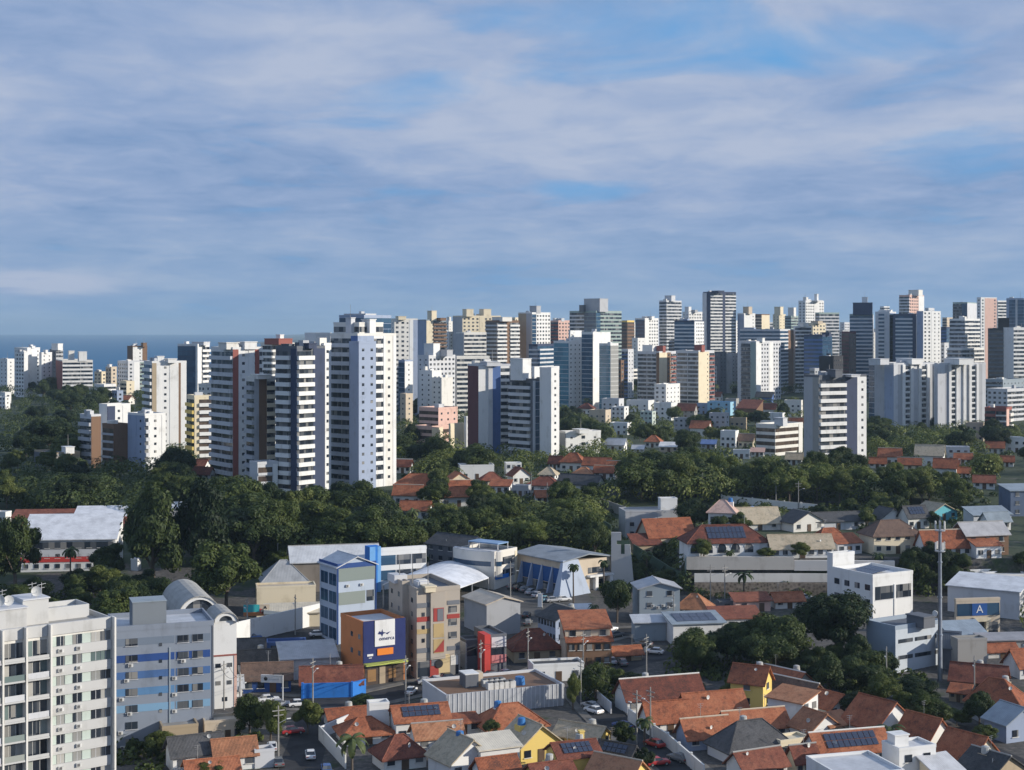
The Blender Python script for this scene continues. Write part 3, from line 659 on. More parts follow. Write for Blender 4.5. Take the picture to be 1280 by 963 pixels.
T('white spiky block peeping behind the navy ribbon block', 1480, 853, 861, 880, 391, 'wh', 's:1', 'w:1', a=50, roofs=[(856, 864, 384, 'wh', .3), (864, 872, 388, 'gy', .3)])
T('navy ribbon block with white lit right end', 1260, 843, 868, 880, 402, 'nv', 'a:1:lg:b', 'p:.2:wh w:1:wh', a=28, roofs=[(850, 862, 399, 'lb')])
T('cream and grey apartment tower with brown roof box, left one of the red-balcony pair', 1090, 797, 824, 845, 441, 'lg', 'q:1:lg q:1:lg p:.3:br', 'p:1:cr w:.5:br q:.7:rd', a=38, roofs=[(803, 821, 432, 'wh', .4), (821, 832, 433, 'rd', .3)])
T('cream apartment tower with red-brown roof box, right one of the red-balcony pair', 1070, 846, 873, 893, 440, 'lg', 'q:1:lg q:1:lg', 'p:1:cr s:.4:cr q:.7:rd', a=38, roofs=[(868, 881, 432, 'rd', .25)])
T('white low-rise terrace block behind the tree line below the cream pair', 1230, 777, 786, 800, 463, 'ow', 'h:1', 'h:1', a=35)
T('tallest dark tower with white balcony bands, standing high on the skyline', 1420, 879, 888, 920, 366, 'nv', 'f:.5:lg p:.4:nv', 'a:1.1:wh p:.25:nv a:1:wh', a=60, depth=16, roofs=[(890, 905, 364, 'nv', .1)])
T('white shaft with beige roof box right of the tallest dark tower', 1430, 922, 930, 944, 393, 'wh', 'p:1:lb', 'p:1:wh s:.6', a=50, roofs=[(929, 940, 384, 'be')])
T('brown and beige block between white shaft and wide ribbon office block', 1460, 944, 952, 962, 394, 'br', 'a:1:be:n', 'p:1:cr', a=45)
T('wide blue-grey ribbon office block with brown end strip', 1230, 925, 975, 993, 413, 'lg', 'a:1:lg:b', 'a:1:lg:b p:.8:br', a=25, roofs=[(930, 945, 410, 'lb')], cat='office block', name='office_tower')
T('white banded slab right of the brown end strip', 1260, 992, 994, 1014, 409, 'wh', '', 'a:1:wh', a=68, depth=12, roofs=[(998, 1010, 404, 'ow')])
T('pale block with dark left front and bright white ribbed side', 1130, 922, 945, 976, 428, 'lg', 'p:.25:lg q:.7:dg p:.4:gg', 'p:.6:wh w:1 p:.5:wh w:1', a=40, roofs=[(946, 956, 423, 'wh', .2)])
T('narrow grey tower half hidden left of the ribbed white block', 1250, 908, 915, 923, 443, 'gy', 'p:1:gy', 's:1', a=40)
T('dark brown low tower between cream pair and ribbed white block', 1240, 893, 900, 908, 441, 'dg', 's:1', 's:1', a=40)
T('cream cylinder-topped tower at the back of the skyline', 1620, 966, 974, 982, 394, 'cr', 's:1', 's:1', a=45, roofs=[(968, 979, 384, 'cr')])
T('teal-fronted back tower with cream roof drum', 1600, 981, 989, 999, 396, 'gg', 'h:1', 'h:1', a=40, roofs=[(985, 995, 385, 'ow')])
T('bright white stepped tower crowning the back skyline', 1560, 998, 1007, 1030, 377, 'wh', 'w:1', 'w:1 p:.5:wh w:.6', a=50, roofs=[(1004, 1010, 372, 'ow', .2), (1018, 1023, 368, 'wh', .4), (1010, 1028, 376, 'wh', .5)])
T('grey ribbon tower right of the white stepped tower', 1420, 1019, 1024, 1049, 392, 'gg', 'a:1:lg', 'a:1:lg', a=66, depth=14)
T('beige gabled block low before the white stepped tower', 1330, 1010, 1016, 1032, 405, 'cr', 'w:1', 'w:1', a=55, roofs=[(1014, 1028, 402, 'be')])
T('blue-black glass office block behind the front dark tower', 1150, 1005, 1028, 1040, 420, 'nv', 'a:1:mb:b', 'g:1:nv:b', a=30, cat='office block', name='office_tower', roofs=[(1027, 1039, 416, 'nv')])
T('black windowless block just above the front dark tower', 1000, 1024, 1042, 1054, 447, 'bk', 'p:1:bk', 's:1', a=30)
T('maroon edged dark tower left of the grey ribbon trio', 1200, 1052, 1061, 1070, 416, 'mr', 'a:1:mr:n', 'g:1:mr:n', a=35)
T('grey ribbon tower with white spire on its penthouse', 1250, 1062, 1091, 1095, 394, 'gg', 'a:1:lg:b', 'p:1:lg', a=15, roofs=[(1065, 1092, 379, 'nv', .3), (1077, 1085, 372, 'wh', .3)])
T('pale grey vertical striped tower in the ribbon trio', 1200, 1094, 1112, 1120, 391, 'lg', 'p:.3:lg b:.6:lg:b p:.5:lg', 'g:1:mb:b', a=25, roofs=[(1098, 1116, 388, 'wh')])
T('dark blue tower with thin white floor lines in the ribbon trio', 1190, 1116, 1145, 1150, 394, 'nv', 'p:.15:nv a:1:lg:b p:.2:nv', 'p:1:lg', a=18)
T('pinkish tower with balconies rising behind the ribbon trio', 1500, 1124, 1137, 1155, 370, 'pk', 'b:1:lg', 'w:1 p:.6:wh', a=45, roofs=[(1136, 1153, 363, 'ow')])
T('white tower with a curved sloping top and rows of small windows', 1180, 1146, 1154, 1176, 389, 'wh', 'p:1:lb', 'w:1 p:.2:wh s:1', a=58, depth=14, fh=2.9, parapet=False)
T('small dark blue tower tucked behind the curved white tower', 1400, 1174, 1183, 1190, 410, 'nv', 'a:1:mb:b', 'g:1:nv:b', a=35)
T('stepped white banded tower right of the curved white tower', 1140, 1187, 1206, 1225, 400, 'wh', 'a:1:lg', 'a:1:wh', a=48,
  more=[V_(Y=1130, xl=1184, xc=1202, xr=1230, yt=437, wc='wh', Ls='a:1:lg', Rs='a:1:wh')])
T('dark grey balcony tower behind the stepped white banded tower', 1500, 1191, 1209, 1224, 379, 'gg', 'b:1:dg g:.6:nv:b', 'p:1:lg', a=30)
T('pink-fronted white tower among the back towers on the right', 1440, 1221, 1226, 1246, 373, 'wh', 'w:1', 'w:.5 p:1:pk w:.5:pk', a=65, depth=13)
T('white banded tower right of the pink-fronted tower', 1480, 1245, 1247, 1259, 377, 'wh', '', 'a:1:wh', a=66, depth=12)
T('blue glass tower with sloping top cut by the right edge', 1360, 1258, 1280, 1300, 374, 'lb', 'p:.4:lb g:1:lb:b p:.3:lg g:1:lb:b', 'g:1:lb:b', a=25)
T('dark brown-black tower with stepped roof block on the right', 1120, 1236, 1264, 1267, 412, 'bk', 'a:1:dg:n', 'p:1:br', a=15, roofs=[(1247, 1262, 398, 'bk', .3)])
T('white tower with black window bands at the right edge', 1110, 1266, 1267, 1300, 411, 'wh', '', 'h:1:wh', a=72, depth=12)
# right, second rank
T('front dark tower with white notched balconies and white window column', 600, 1005, 1024, 1083, 472, 'dg', 'p:1:gy p:.7:cc', 'b:2.2:wh p:1:nv p:.1:wh s:.7:wh', a=62, depth=14, roofs=[(1035, 1052, 463, 'dg', .2), (1052, 1074, 469, 'lg', .5)])
T('grey slab pair with long vertical ribs, left slab with plain shaded side', 850, 1086, 1117, 1170, 456, 'lg', 'g:.6:lg:b p:1:gy p:.9:lb', 'p:.3:lg p:.3:gy f:.2:wh q:.42:wh f:.2:wh p:.4:lg f:.2:wh q:.42:wh f:.2:wh p:.35:gy f:.2:wh', a=60, depth=20, roofs=[(1087, 1110, 449, 'lg', .1), (1122, 1152, 449, 'wh', .5)])
T('grey ribbed slab, the right hand twin with white balcony columns', 845, 1168, 1172, 1232, 456, 'lg', 'p:1:lg', 'p:.6:lg p:.3:gy f:.2:wh q:.42:wh f:.2:wh p:.4:lg f:.2:wh p:.3:gy f:.2:wh q:.42:wh f:.2:wh p:.35:gy p:.3:lg', a=70, depth=20, roofs=[(1183, 1214, 449, 'wh', .3)])
T('red brick flats with cream balconies at the right edge', 800, 1231, 1258, 1300, 512, 'rd', 'b:1:rd q:1:ow', 'p:.8:pk b:1:ow', a=28, cat='apartment block')
T('white stepped mid-rise with dark window bands left of the front dark tower', 680, 945, 969, 1003, 533, 'ow', 'h:1:ow:n', 'h:1.2:ow:n p:.2:ow', a=45, cat='apartment block', roofs=[(968, 984, 523, 'lg', .1)])
T('long white housing block with stained panels behind the tree belt', 640, 1214, 1228, 1300, 582, 'ow', 'h:1:lg', 'p:1:wh h:.3:wh p:1:wh h:.3:wh p:1:wh', a=62, depth=12, cat='apartment block', name='apartment_block')
# filler low blocks in the gaps along the foot of the skyline
random.seed(21)
for lab, x0, x1, yt, Y, c1 in [
    ('low cream block above the left park trees, near the sea', 150, 168, 478, 1150, 'cr'), ('white low flats half hidden by park trees under the dark slab tower', 118, 145, 482, 1120, 'wh'),
    ('tiny white building at the left edge above the park', 0, 14, 492, 1090, 'wh'), ('small blue-white building between park trees', 140, 154, 490, 1060, 'lb'),
    ('grey flats behind the pale blue column tower on its right', 496, 512, 458, 1000, 'gy'), ('beige flats low behind the cream pair', 840, 852, 452, 1260, 'be'),
    ('white flats low at the foot of the navy ribbon block', 880, 896, 460, 1220, 'ow'), ('grey flats between banded slab and black block', 1012, 1026, 462, 1120, 'gy'),
    ('low grey warehouse roof strip right of the ribbed slabs', 1232, 1280, 476, 1050, 'ag'), ('long pale shed under the dark brown-black tower', 1234, 1290, 488, 960, 'lg'),
    ('small white block under the rounded grey tower', 790, 806, 424, 1300, 'wh'), ('grey distant block behind the cream twin tower', 624, 640, 412, 1500, 'lg'),
    ('distant white block above the blue-striped tower', 640, 656, 428, 1400, 'wh'), ('distant beige tower between pink brick and grey stepped towers', 706, 716, 412, 1500, 'be'),
    ('distant grey tower beside the white shaft', 938, 952, 400, 1650, 'lg'), ('distant pale tower left of the spire tower', 1048, 1060, 414, 1600, 'gy'),
    ('distant white tower filling the gap right of the curved tower', 1176, 1186, 430, 1250, 'lg'), ('distant tall grey tower between dark brown and white edge towers', 1256, 1268, 392, 1500, 'gy'),
    ('white low block over the tree line left of the red-striped tower', 248, 266, 482, 850, 'ow'), ('red-roofed low block left of the pink stepped house', 500, 516, 494, 900, 'be'),
    ('long white low wall building above the centre tree line', 818, 850, 482, 1040, 'wh'), ('brown distant block right of teal complex', 773, 780, 452, 1150, 'br')]:
    m_ = (x0 + x1) / 2
    T(lab, Y, x0, x0 + (x1 - x0) * .45, x1, yt, c1, random.choice(['h:1', 's:1', 'w:1']), random.choice(['w:1', 's:1', 'h:1']), a=random.choice([35, 42, 50]), cat='low-rise block', name='low_rise_block', group='low blocks at the foot of the skyline', depth=12)
for lab, x0, x1, yt, Y, c1 in [
    ('pale far tower between the navy framed tower and red-striped tower', 252, 262, 440, 1500, 'lg'), ('far white tower just right of the slim beige-white tower', 514, 524, 412, 1600, 'wh'), ('far grey tower behind the crowded white low-rise', 556, 568, 426, 1500, 'lg'),
    ('far pale tower above the grey banded block', 596, 606, 408, 1700, 'lg'), ('far cream tower left of the white lit tower', 640, 650, 398, 1700, 'cr'), ('far grey tower right of the pink brick tower', 700, 709, 404, 1750, 'gy'),
    ('far white tower left of the dark teal slab', 788, 797, 404, 1700, 'wh'), ('far grey tower right of the dark teal slab tower', 818, 826, 402, 1750, 'lg'), ('far pale tower left of the tallest dark tower', 870, 881, 400, 1750, 'lg'),
    ('far white tower right of the tallest dark tower', 916, 926, 402, 1750, 'wh'), ('far grey tower behind the wide ribbon office block', 952, 966, 404, 1700, 'gy'), ('far white tower left of the grey ribbon tower', 1030, 1040, 398, 1750, 'wh'),
    ('far pale tower left of the spire ribbon tower', 1050, 1064, 404, 1750, 'lg'), ('far white tower behind the pale vertical striped tower', 1100, 1112, 384, 1800, 'wh'), ('far pale tower right of the pinkish tower', 1156, 1168, 386, 1800, 'lg'),
    ('far beige tower left of the stepped banded tower', 1178, 1192, 398, 1700, 'be'), ('far grey block behind the white right edge tower', 1258, 1270, 384, 1700, 'lg'), ('far low white block left of the grey stepped tower', 706, 714, 414, 1600, 'wh'),
    ('far low white block under the dark teal slab', 800, 812, 416, 1500, 'ow'), ('far white block above the cream pair roofs', 846, 856, 424, 1400, 'wh'), ('far pale block behind the teal glass complex', 760, 774, 410, 1500, 'lg')]:
    T(lab, Y, x0, x0 + (x1 - x0) * .4, x1, yt, c1, random.choice(['h:1', 's:1', 'w:1']), random.choice(['w:1', 's:1', 'a:1']), a=random.choice([38, 45, 52]), depth=13, name='far_tower', cat='tower')
LM_ = [(508, 'slim beige-white tower'), (540, 'cream-box tower'), (580, 'cream twin tower'), (628, 'dark brown balcony tower'), (668, 'white lit tower'), (700, 'pink brick tower'), (745, 'grey stepped tower'), (808, 'dark teal slab'), (838, 'rounded grey tower'), (865, 'navy ribbon block'), (900, 'tallest dark tower'), (934, 'beige-boxed white shaft'), (975, 'cream cylinder tower'), (1014, 'white stepped tower'), (1036, 'grey ribbon tower'), (1078, 'white spire tower'), (1106, 'vertical striped tower'), (1140, 'pinkish balcony tower'), (1165, 'curved white tower'), (1206, 'stepped banded tower'), (1235, 'pink-fronted tower')]
random.seed(33)
for k_, (px_, nm_) in enumerate(LM_):
    for sd_, off in (('left', -1), ('right', 1)):
        x_ = px_ + off * random.uniform(13, 19); w_ = random.uniform(8, 14); yt_ = random.uniform(398, 424)
        if random.random() < .2: continue
        code, adj = random.choice([('wh', 'white'), ('wh', 'white'), ('ow', 'off-white'), ('lg', 'pale grey'), ('lg', 'pale grey'), ('cr', 'cream'), ('lb', 'blue-grey')])
        T(f'faint {adj} far tower peeping out just {sd_} of the {nm_}', random.uniform(1650, 2100), x_ - w_ / 2, x_ - w_ * random.uniform(-.1, .2), x_ + w_ / 2, yt_, code, random.choice(['h:1', 'w:1', 'p:1']), random.choice(['w:1', 'h:1', 's:1']), a=random.choice([38, 45, 52]), depth=13, name='far_tower', cat='tower', fh=3.6,
          roofs=[(x_ - w_ * .2, x_ + w_ * .2, yt_ - random.uniform(3, 7), code)])
# ------------------------------------------------------------------ roads and paving
asph = simple('asphalt', (.042, .042, .045), .9, spec=.2, var=.4, scale=.25)
pave = simple('paving', (.16, .15, .135), .9, spec=.2, var=.25, scale=.4)
yard = simple('yard_concrete', (.095, .092, .088), .9, spec=.2, var=.3, scale=.2)
def gxy(p):
    v = hit(*p); return Vector((v.x, v.y))
def strip(name, pts, w, mat, dz, off=0.0, kerb=0.0):
    """a ribbon of width w along the ground points pts, off sideways; kerb lifts it as a raised pavement"""
    P = []
    for a, b in zip(pts, pts[1:]):
        n = max(1, int((b - a).length / 4)); P += [a + (b - a) * i / n for i in range(n)]
    P.append(pts[-1]); L, Rr = [], []
    for i, p in enumerate(P):
        t = (P[min(i + 1, len(P) - 1)] - P[max(i - 1, 0)]).normalized(); n = Vector((-t.y, t.x))
        L.append(p + n * (off + w / 2)); Rr.append(p + n * (off - w / 2))
    m = M(); z = lambda q, h: (q.x, q.y, zg(q.x, q.y) + h)
    for i in range(len(P) - 1):
        q = [Rr[i], Rr[i + 1], L[i + 1], L[i]]
        m.face([z(c, dz + kerb) for c in q], mat)
        if kerb:
            for a, b in ((L[i], L[i + 1]), (Rr[i + 1], Rr[i])):
                m.face([z(a, -.3), z(a, kerb + dz), z(b, kerb + dz), z(b, -.3)], mat)
    return struct(m.obj(name))
def road(name, px, w, walks=True):
    pts = [gxy(p) for p in px]
    strip(name, pts, w, asph, .034)
    if walks:
        strip('pavement', pts, 1.8, pave, .03, w / 2 + .9, .12); strip('pavement', pts, 1.8, pave, .03, -w / 2 - .9, .12)
def area(name, px, mat, dz=.03):
    q = [hit(*p) for p in px]; m = M(); c = sum((Vector(p) for p in q), Vector()) / len(q)
    N = 6                                   # subdivided fan that follows the slope
    for i in range(len(q)):
        a, b = q[i], q[(i + 1) % len(q)]
        for k in range(N):
            for t in ([0] if True else []):
                p0, p1 = c + (a - c) * k / N, c + (a - c) * (k + 1) / N; r0, r1 = c + (b - c) * k / N, c + (b - c) * (k + 1) / N
                f = [p0, p1, r1, r0] if k else [p0, p1, r1]
                m.face([(v.x, v.y, zg(v.x, v.y) + dz) for v in f], mat)
    return struct(m.obj(name))
road('road', [(300, 876), (370, 880), (450, 877), (545, 856), (620, 840), (700, 806), (770, 792), (850, 788), (960, 790)], 8)
road('road', [(402, 872), (392, 905), (378, 950), (372, 985)], 7, False)
road('road', [(726, 858), (770, 905), (830, 945), (880, 990)], 7)
road('road', [(745, 846), (800, 826), (880, 812), (960, 806)], 6, False)
road('road', [(960, 850), (1080, 868), (1180, 915), (1280, 960)], 6, False)
road('road', [(600, 614), (760, 616), (900, 620), (1060, 632), (1260, 640)], 9, False)
area('parking_lot', [(606, 760), (690, 772), (745, 760), (735, 742), (640, 728), (600, 738)], yard)
area('parking_lot', [(325, 822), (400, 815), (415, 792), (330, 790)], asph)
area('forecourt', [(455, 872), (545, 850), (540, 836), (456, 856)], yard)
area('yard', [(650, 810), (770, 800), (770, 770), (700, 772), (640, 785)], yard)
area('forecourt', [(320, 868), (372, 872), (372, 858), (320, 854)], yard)

# ------------------------------------------------------------------ near buildings
def frame(label, xc, yb, a, name, cat, group=None, Y=None):
    p = hit(xc, yb) if Y is None else Vector((at(xc, 0, Y).x, Y, zg(at(xc, 0, Y).x, Y)))
    root = thing(name, label, cat, p, -R(a), group); return root, p
wh, lg, ow = wall('wh'), wall('lg'), wall('ow')
acm = simple('ac_casing', (.62, .62, .60), .5); acd = simple('ac_grille', (.12, .12, .12), .6)
ACM = None
def ac_unit(fc, u, z, d=0.0):
    global ACM
    if ACM is None:
        m = M(); m.box(-.42, -.17, -.28, .42, .17, .28, acm); m.box(-.34, -.19, -.22, .1, -.168, .22, acd); ACM = m.mesh('air_conditioner')
    part('air_conditioner', fc.root, ACM, fc.loc(u, d + .18, z), (0, 0, 0 if fc.side == 'L' else R(90)))
# the white apartment block at the lower left
root, p = frame('white apartment block with balconies filling the lower left corner', -40, 0, 52, 'apartment_block', 'apartment block', 'blocks in the foreground', Y=226)
root.location.z = 0; wh = wall((.52, .52, .51))
wl, wr = solve(p.x, 226, -60, 140, R(52), 13)
zt = 74 - (770.5 - PY0) / F * 240.0; fh = 3.02
b = M(); b.box(-14, 0, -14, 0, wr, zt - .9, wall('ow')); b.obj('wall', root)
fc = Face(root, 'R', 0, 0, wr)
U = lambda px: (lambda t: (t * 226 - p.x) / (math.sin(R(52)) - t * math.cos(R(52))))((px - CX) / F)
fins = [-34, 0.5, 30, 60.5, 140]
for f in fins: fc.box('pilaster', U(f) - .14, U(f) + .14, -.1, 1.32, -14, zt + .05, wall('ow'))
pgm = wall('pg')
random.seed(5)
for bay in range(4):
    a_, b_ = U(fins[bay]) + .2, U(fins[bay + 1]) - .2
    fc.box('parapet', a_, b_, -.3, .25, zt - 1.75, zt, wh)
    for i in range(9):
        z = zt - 1.9 - fh * (i + 1)
        fc.box('floor_slab', a_, b_, -.1, 1.2 if bay < 3 else .35, z - .18, z + .1, wh)
        if bay < 3:
            n = 3
            for k in range(n):
                c = a_ + (k + .5) * (b_ - a_) / n; hw = (b_ - a_) / n / 2 - .06
                fc.box('window', c - hw, c + hw, -.1, .06, z + .15, z + fh - .35, glass(random.choice(['dark', 'dark', 'dark', 'curtain', 'green'])), True)
            if random.random() < .55: fc.box('balcony_railing', a_ + .05, b_ - .05, 1.05, 1.12, z + .12, z + 1.0, glass('green') if random.random() < .5 else lg)
            else: fc.box('balcony_railing', a_ + .05, b_ - .05, .98, 1.15, z + .12, z + .55, wh)
        else:
            fc.box('spandrel', a_, b_, -.1, .38, z + .1, z + 1.35, wh)
            W3 = b_ - a_
            for (u0, u1) in ((.02, .10), (.24, .36), (.52, .66)): fc.box('opaque_panel', a_ + u0 * W3, a_ + u1 * W3, -.1, .12, z + 1.36, z + fh - .2, pgm)
            for (u0, u1, g1) in ((.11, .23, 'x'), (.37, .51, 'x'), (.67, .82, 'y'), (.83, .99, 'y')):
                g1 = random.choice(['dark', 'curtain', 'dark']) if g1 == 'x' else random.choice(['dark', 'dark', 'green', 'curtain'])
                o = fc.box('window', a_ + u0 * W3, a_ + u1 * W3, -.1, .08, z + 1.36, z + fh - .2, glass(g1))
                part('mullion', o, boxmesh(.07, .22, fh - 1.6, lg), (0, -.0, 0))
            ac_unit(fc, a_ + .16 * W3, z + .72, .38); ac_unit(fc, a_ + .45 * W3, z + .74, .38)
m = M(); m.box(-13.7, .2, zt - .9, -.35, wr - .3, zt - .8, wall('cc')); m.box(-14, wr - .25, zt - .9, -.3, wr, zt - .1, wh); m.box(-14, 0, zt - .9, -13.7, wr - .25, zt, wh); m.obj('roof', root)
m = M(); m.box(-9.5, U(-40) , zt - .8, -3.2, U(43), zt + 2.3, wh); m.box(-9.7, U(-40), zt + 2.3, -3.0, U(43) + .2, zt + 2.5, lg); m.obj('roof_house', root)
m = M(); m.box(-9.9, U(43.2), zt - .8, -5, U(76), zt + 3.1, wh); m.box(-10.1, U(43.2), zt + 3.1, -4.8, U(76) + .2, zt + 3.3, lg); m.obj('roof_house', root)
m = M(); x0, x1, y0, y1 = -11.5, -6.2, U(76.2), wr - 1.2
m.box(x0, y0, zt - .8, x1, y1, zt + .5, wh)
for q in ((x0, y0, x1, y0 + .2), (x0, y1 - .2, x1, y1), (x0, y0 + .2, x0 + .2, y1 - .2), (x1 - .2, y0 + .2, x1, y1 - .2)): m.box(q[0], q[1], zt + .5, q[2], q[3], zt + 1.25, wh)
m.obj('roof_terrace', root)
met = simple('galvanised_metal', (.45, .46, .47), .4, .7)
for (yy, hh, s) in ((U(5), 2.2, 1), (U(20), 2.6, 0), (U(58), 2.4, 0), (U(70), 2.2, 1)):
    m = M(); zz = zt + (2.5 if yy < U(43) else 3.3); m.tube((-6, yy, zz), (-6, yy, zz + hh), .05, .05, met, 5); m.tube((-6, yy - .7, zz + hh - .4), (-6, yy + .7, zz + hh - .2), .04, .04, met, 5)
    m.tube((-6, yy - .5, zz + hh - .9), (-6, yy + .5, zz + hh - .8), .03, .03, met, 5); m.obj('antenna', root)
DISH = M(); wd = simple('dish_paint', (.6, .6, .58), .5)
for k in range(3):
    r0, r1 = .45 * k / 3, .45 * (k + 1) / 3
    for j in range(12):
        t0, t1 = 2 * math.pi * j / 12, 2 * math.pi * (j + 1) / 12
        f = lambda r, t: (r * math.cos(t), -.02 - r * r * .5 + .15, .55 + r * math.sin(t))
        DISH.face([f(r0, t0), f(r1, t0), f(r1, t1), f(r0, t1)] if k else [f(0, 0), f(r1, t0), f(r1, t1)], wd)
DISH.tube((0, .15, 0), (0, .15, .6), .04, .04, met, 5); DISH.tube((0, .1, .4), (0, -.35, .6), .02, .02, met, 4); DISHM = DISH.mesh('satellite_dish')
def dish(parent, loc, s=1.5, rz=0):
    o = part('satellite_dish', parent, DISHM, loc, (0, 0, rz)); o.scale = (s, s, s)
dish(root, (-4.2, U(10), zt + 2.5), 2.2, R(60)); dish(root, (-4.5, U(24), zt + 2.5), 1.8, R(80)); dish(root, (-5.5, U(62), zt + 3.3), 1.8, R(70))
wh = wall('wh')
# the grey building with blue bands
root, p = frame('grey building with graded blue bands and air conditioners, left foreground', 143, 0, 70, 'apartment_block', 'apartment block', 'blocks in the foreground', Y=268)
root.location.z = 0
wl, wr = solve(p.x, 268, 120, 267, R(70), 14); wl = 13
zt = 74 - (790 - PY0) / F * 268
gyw = wall((.23, .265, .325)); b = M(); b.box(-wl, 0, -5, 0, wr, zt, gyw); b.obj('wall', root)
m = M()
for q in ((-wl, 0, 0.05, .25), (-wl, wr - .25, 0.05, wr + .05), (-wl, .25, -wl + .25, wr - .25), (-.25, .25, .05, wr - .25)): m.box(q[0], q[1], zt - .01, q[2], q[3], zt + .9, gyw)
m.obj('parapet', root)
m = M(); m.box(-wl + .25, .25, zt, -.25, wr - .25, zt + .06, sheet_metal('lightroof', (.55, .57, .6))); m.obj('roof', root)
m = M(); m.box(-6.8, wr * .19, zt, -1.6, wr * .53, zt + 4.6, wall((.20, .225, .25))); m.box(-6.9, wr * .19 - .1, zt + 4.6, -1.5, wr * .53 + .1, zt + 4.75, wall('ag')); m.obj('roof_house', root)
fc = Face(root, 'R', 0, 0, wr); fh = 2.95
bands = [(.16, .20, .26), (.025, .07, .24), (.065, .14, .32), (.10, .22, .40), (.19, .34, .50)]
for i in range(7):
    z = zt - .9 - fh * (i + 1) + .2
    if z < -3: break
    if i < 5:
        bm = wall(bands[i])
        fc.box('stripe_panel', .02, wr * .60, -.1, .04, z + 1.0, z + 2.3, bm); fc.box('stripe_panel', wr * .615, wr * .965, -.1, .04, z + 1.0, z + 2.3, bm)
    for (u0, u1) in ((.11, .23), (.63, .745), (.78, .89)):
        if i > 4 and u0 > .2: continue
        o = fc.box('window', u0 * wr, u1 * wr, -.1, .09, z + .95, z + 2.25, glass('dark'))
        part('mullion', o, boxmesh(.06, .24, 1.3, wall('dg')), (0, 0, 0))
        part('sill', o, boxmesh((u1 - u0) * wr + .2, .3, .08, lg), (0, -.05, -.7))
    fc.box('window', .445 * wr, .475 * wr, -.1, .07, z + .55, z + 1.15, glass('dark'))
    if i > 0: ac_unit(fc, (.08, .16, .12, .07, .15, .06)[i % 6] * wr, z + (.5 if i % 2 else .8))
    if 0 < i < 5: ac_unit(fc, (.69, .69, .60, .60, .60)[i] * wr, z + .6)
fc.box('drain_pipe', .545 * wr, .56 * wr, 0, .14, -3, zt - 3.4, wall('ag')); fc.box('drain_pipe', .985 * wr, .997 * wr, 0, .1, -3, zt, wall('dg'))

# barrel-roofed hall
def barrel(root, w, d, z, h, mat, wm, n=14):
    m = M(); arc = [(-math.cos(math.pi * k / n) * (w / 2 + .3), z + math.sin(math.pi * k / n) * h) for k in range(n + 1)]
    for (xa, za), (xb, zb) in zip(arc, arc[1:]):
        m.slab([(xa, -d / 2 - .4, za), (xb, -d / 2 - .4, zb), (xb, d / 2, zb), (xa, d / 2, za)], .2, mat)
    m.obj('roof', root)
    g = M(); inner = [(-math.cos(math.pi * k / n) * (w / 2 - .8), z + .3 + math.sin(math.pi * k / n) * (h - 1.1)) for k in range(n + 1)]
    outer = [(-math.cos(math.pi * k / n) * (w / 2 + .1), z + math.sin(math.pi * k / n) * (h - .1)) for k in range(n + 1)]
    for y0 in (-d / 2 - .15, d / 2 - .2):
        for k in range(n):
            o0, o1, i1, i0 = outer[k], outer[k + 1], inner[k + 1], inner[k]
            g.hexa([(o0[0], y0, o0[1]), (o1[0], y0, o1[1]), (o1[0], y0 + .3, o1[1]), (o0[0], y0 + .3, o0[1])], [(i0[0], y0, i0[1]), (i1[0], y0, i1[1]), (i1[0], y0 + .3, i1[1]), (i0[0], y0 + .3, i0[1])], wm)
    g.obj('arch_rim', root)
    q = M(); q.face([(x, -d / 2 + .3, zz) for x, zz in inner] , glass('dark')); q.obj('arch_window', root)
root, p = frame('white hall with a ribbed grey barrel roof and arched front window', 248, 0, -21, 'barrel_roof_hall', 'hall', 'large low buildings', Y=318)
root.location.z = 0; root.location.x -= 1.6; w, d = 8.6, 22; z0 = 74 - (770 - PY0) / F * 312
b = M(); b.box(-w / 2, -d / 2, -4, w / 2, d / 2, z0 + .3, wh); b.obj('wall', root); barrel(root, w, d, z0, 4.9, sheet_metal('aged', (.40, .39, .36), .7), wh)
root, p = frame('white front with a small round arch beside the barrel roof hall', 277, 0, -21, 'annex_building', 'building', 'large low buildings', Y=300)
root.location.z = 0; z0 = 74 - (776 - PY0) / F * 296
b = M(); b.box(-2.6, -4, -4, 2.2, 6, z0, wh); b.obj('wall', root); barrel(root, 4.2, 9, z0 - .3, 2.1, sheet_metal('aged', (.4, .39, .36), .7), wh, 10)
fc = Face(root, 'L', -2.6, -4, 4.8)
for (u, z) in ((1.2, 8), (3.4, 8), (1.2, 4.6), (3.4, 4.6), (2.5, 1.4)): fc.box('window', u - .5, u + .5, -.1, .06, z, z + .8, glass('dark'))
fc.box('stripe_panel', 0, 4.8, -.05, .12, 10.2, 10.5, wall('rd')); fc.box('stripe_panel', 4.3, 4.82, -.05, .1, -1, 10.2, wall('pk'))

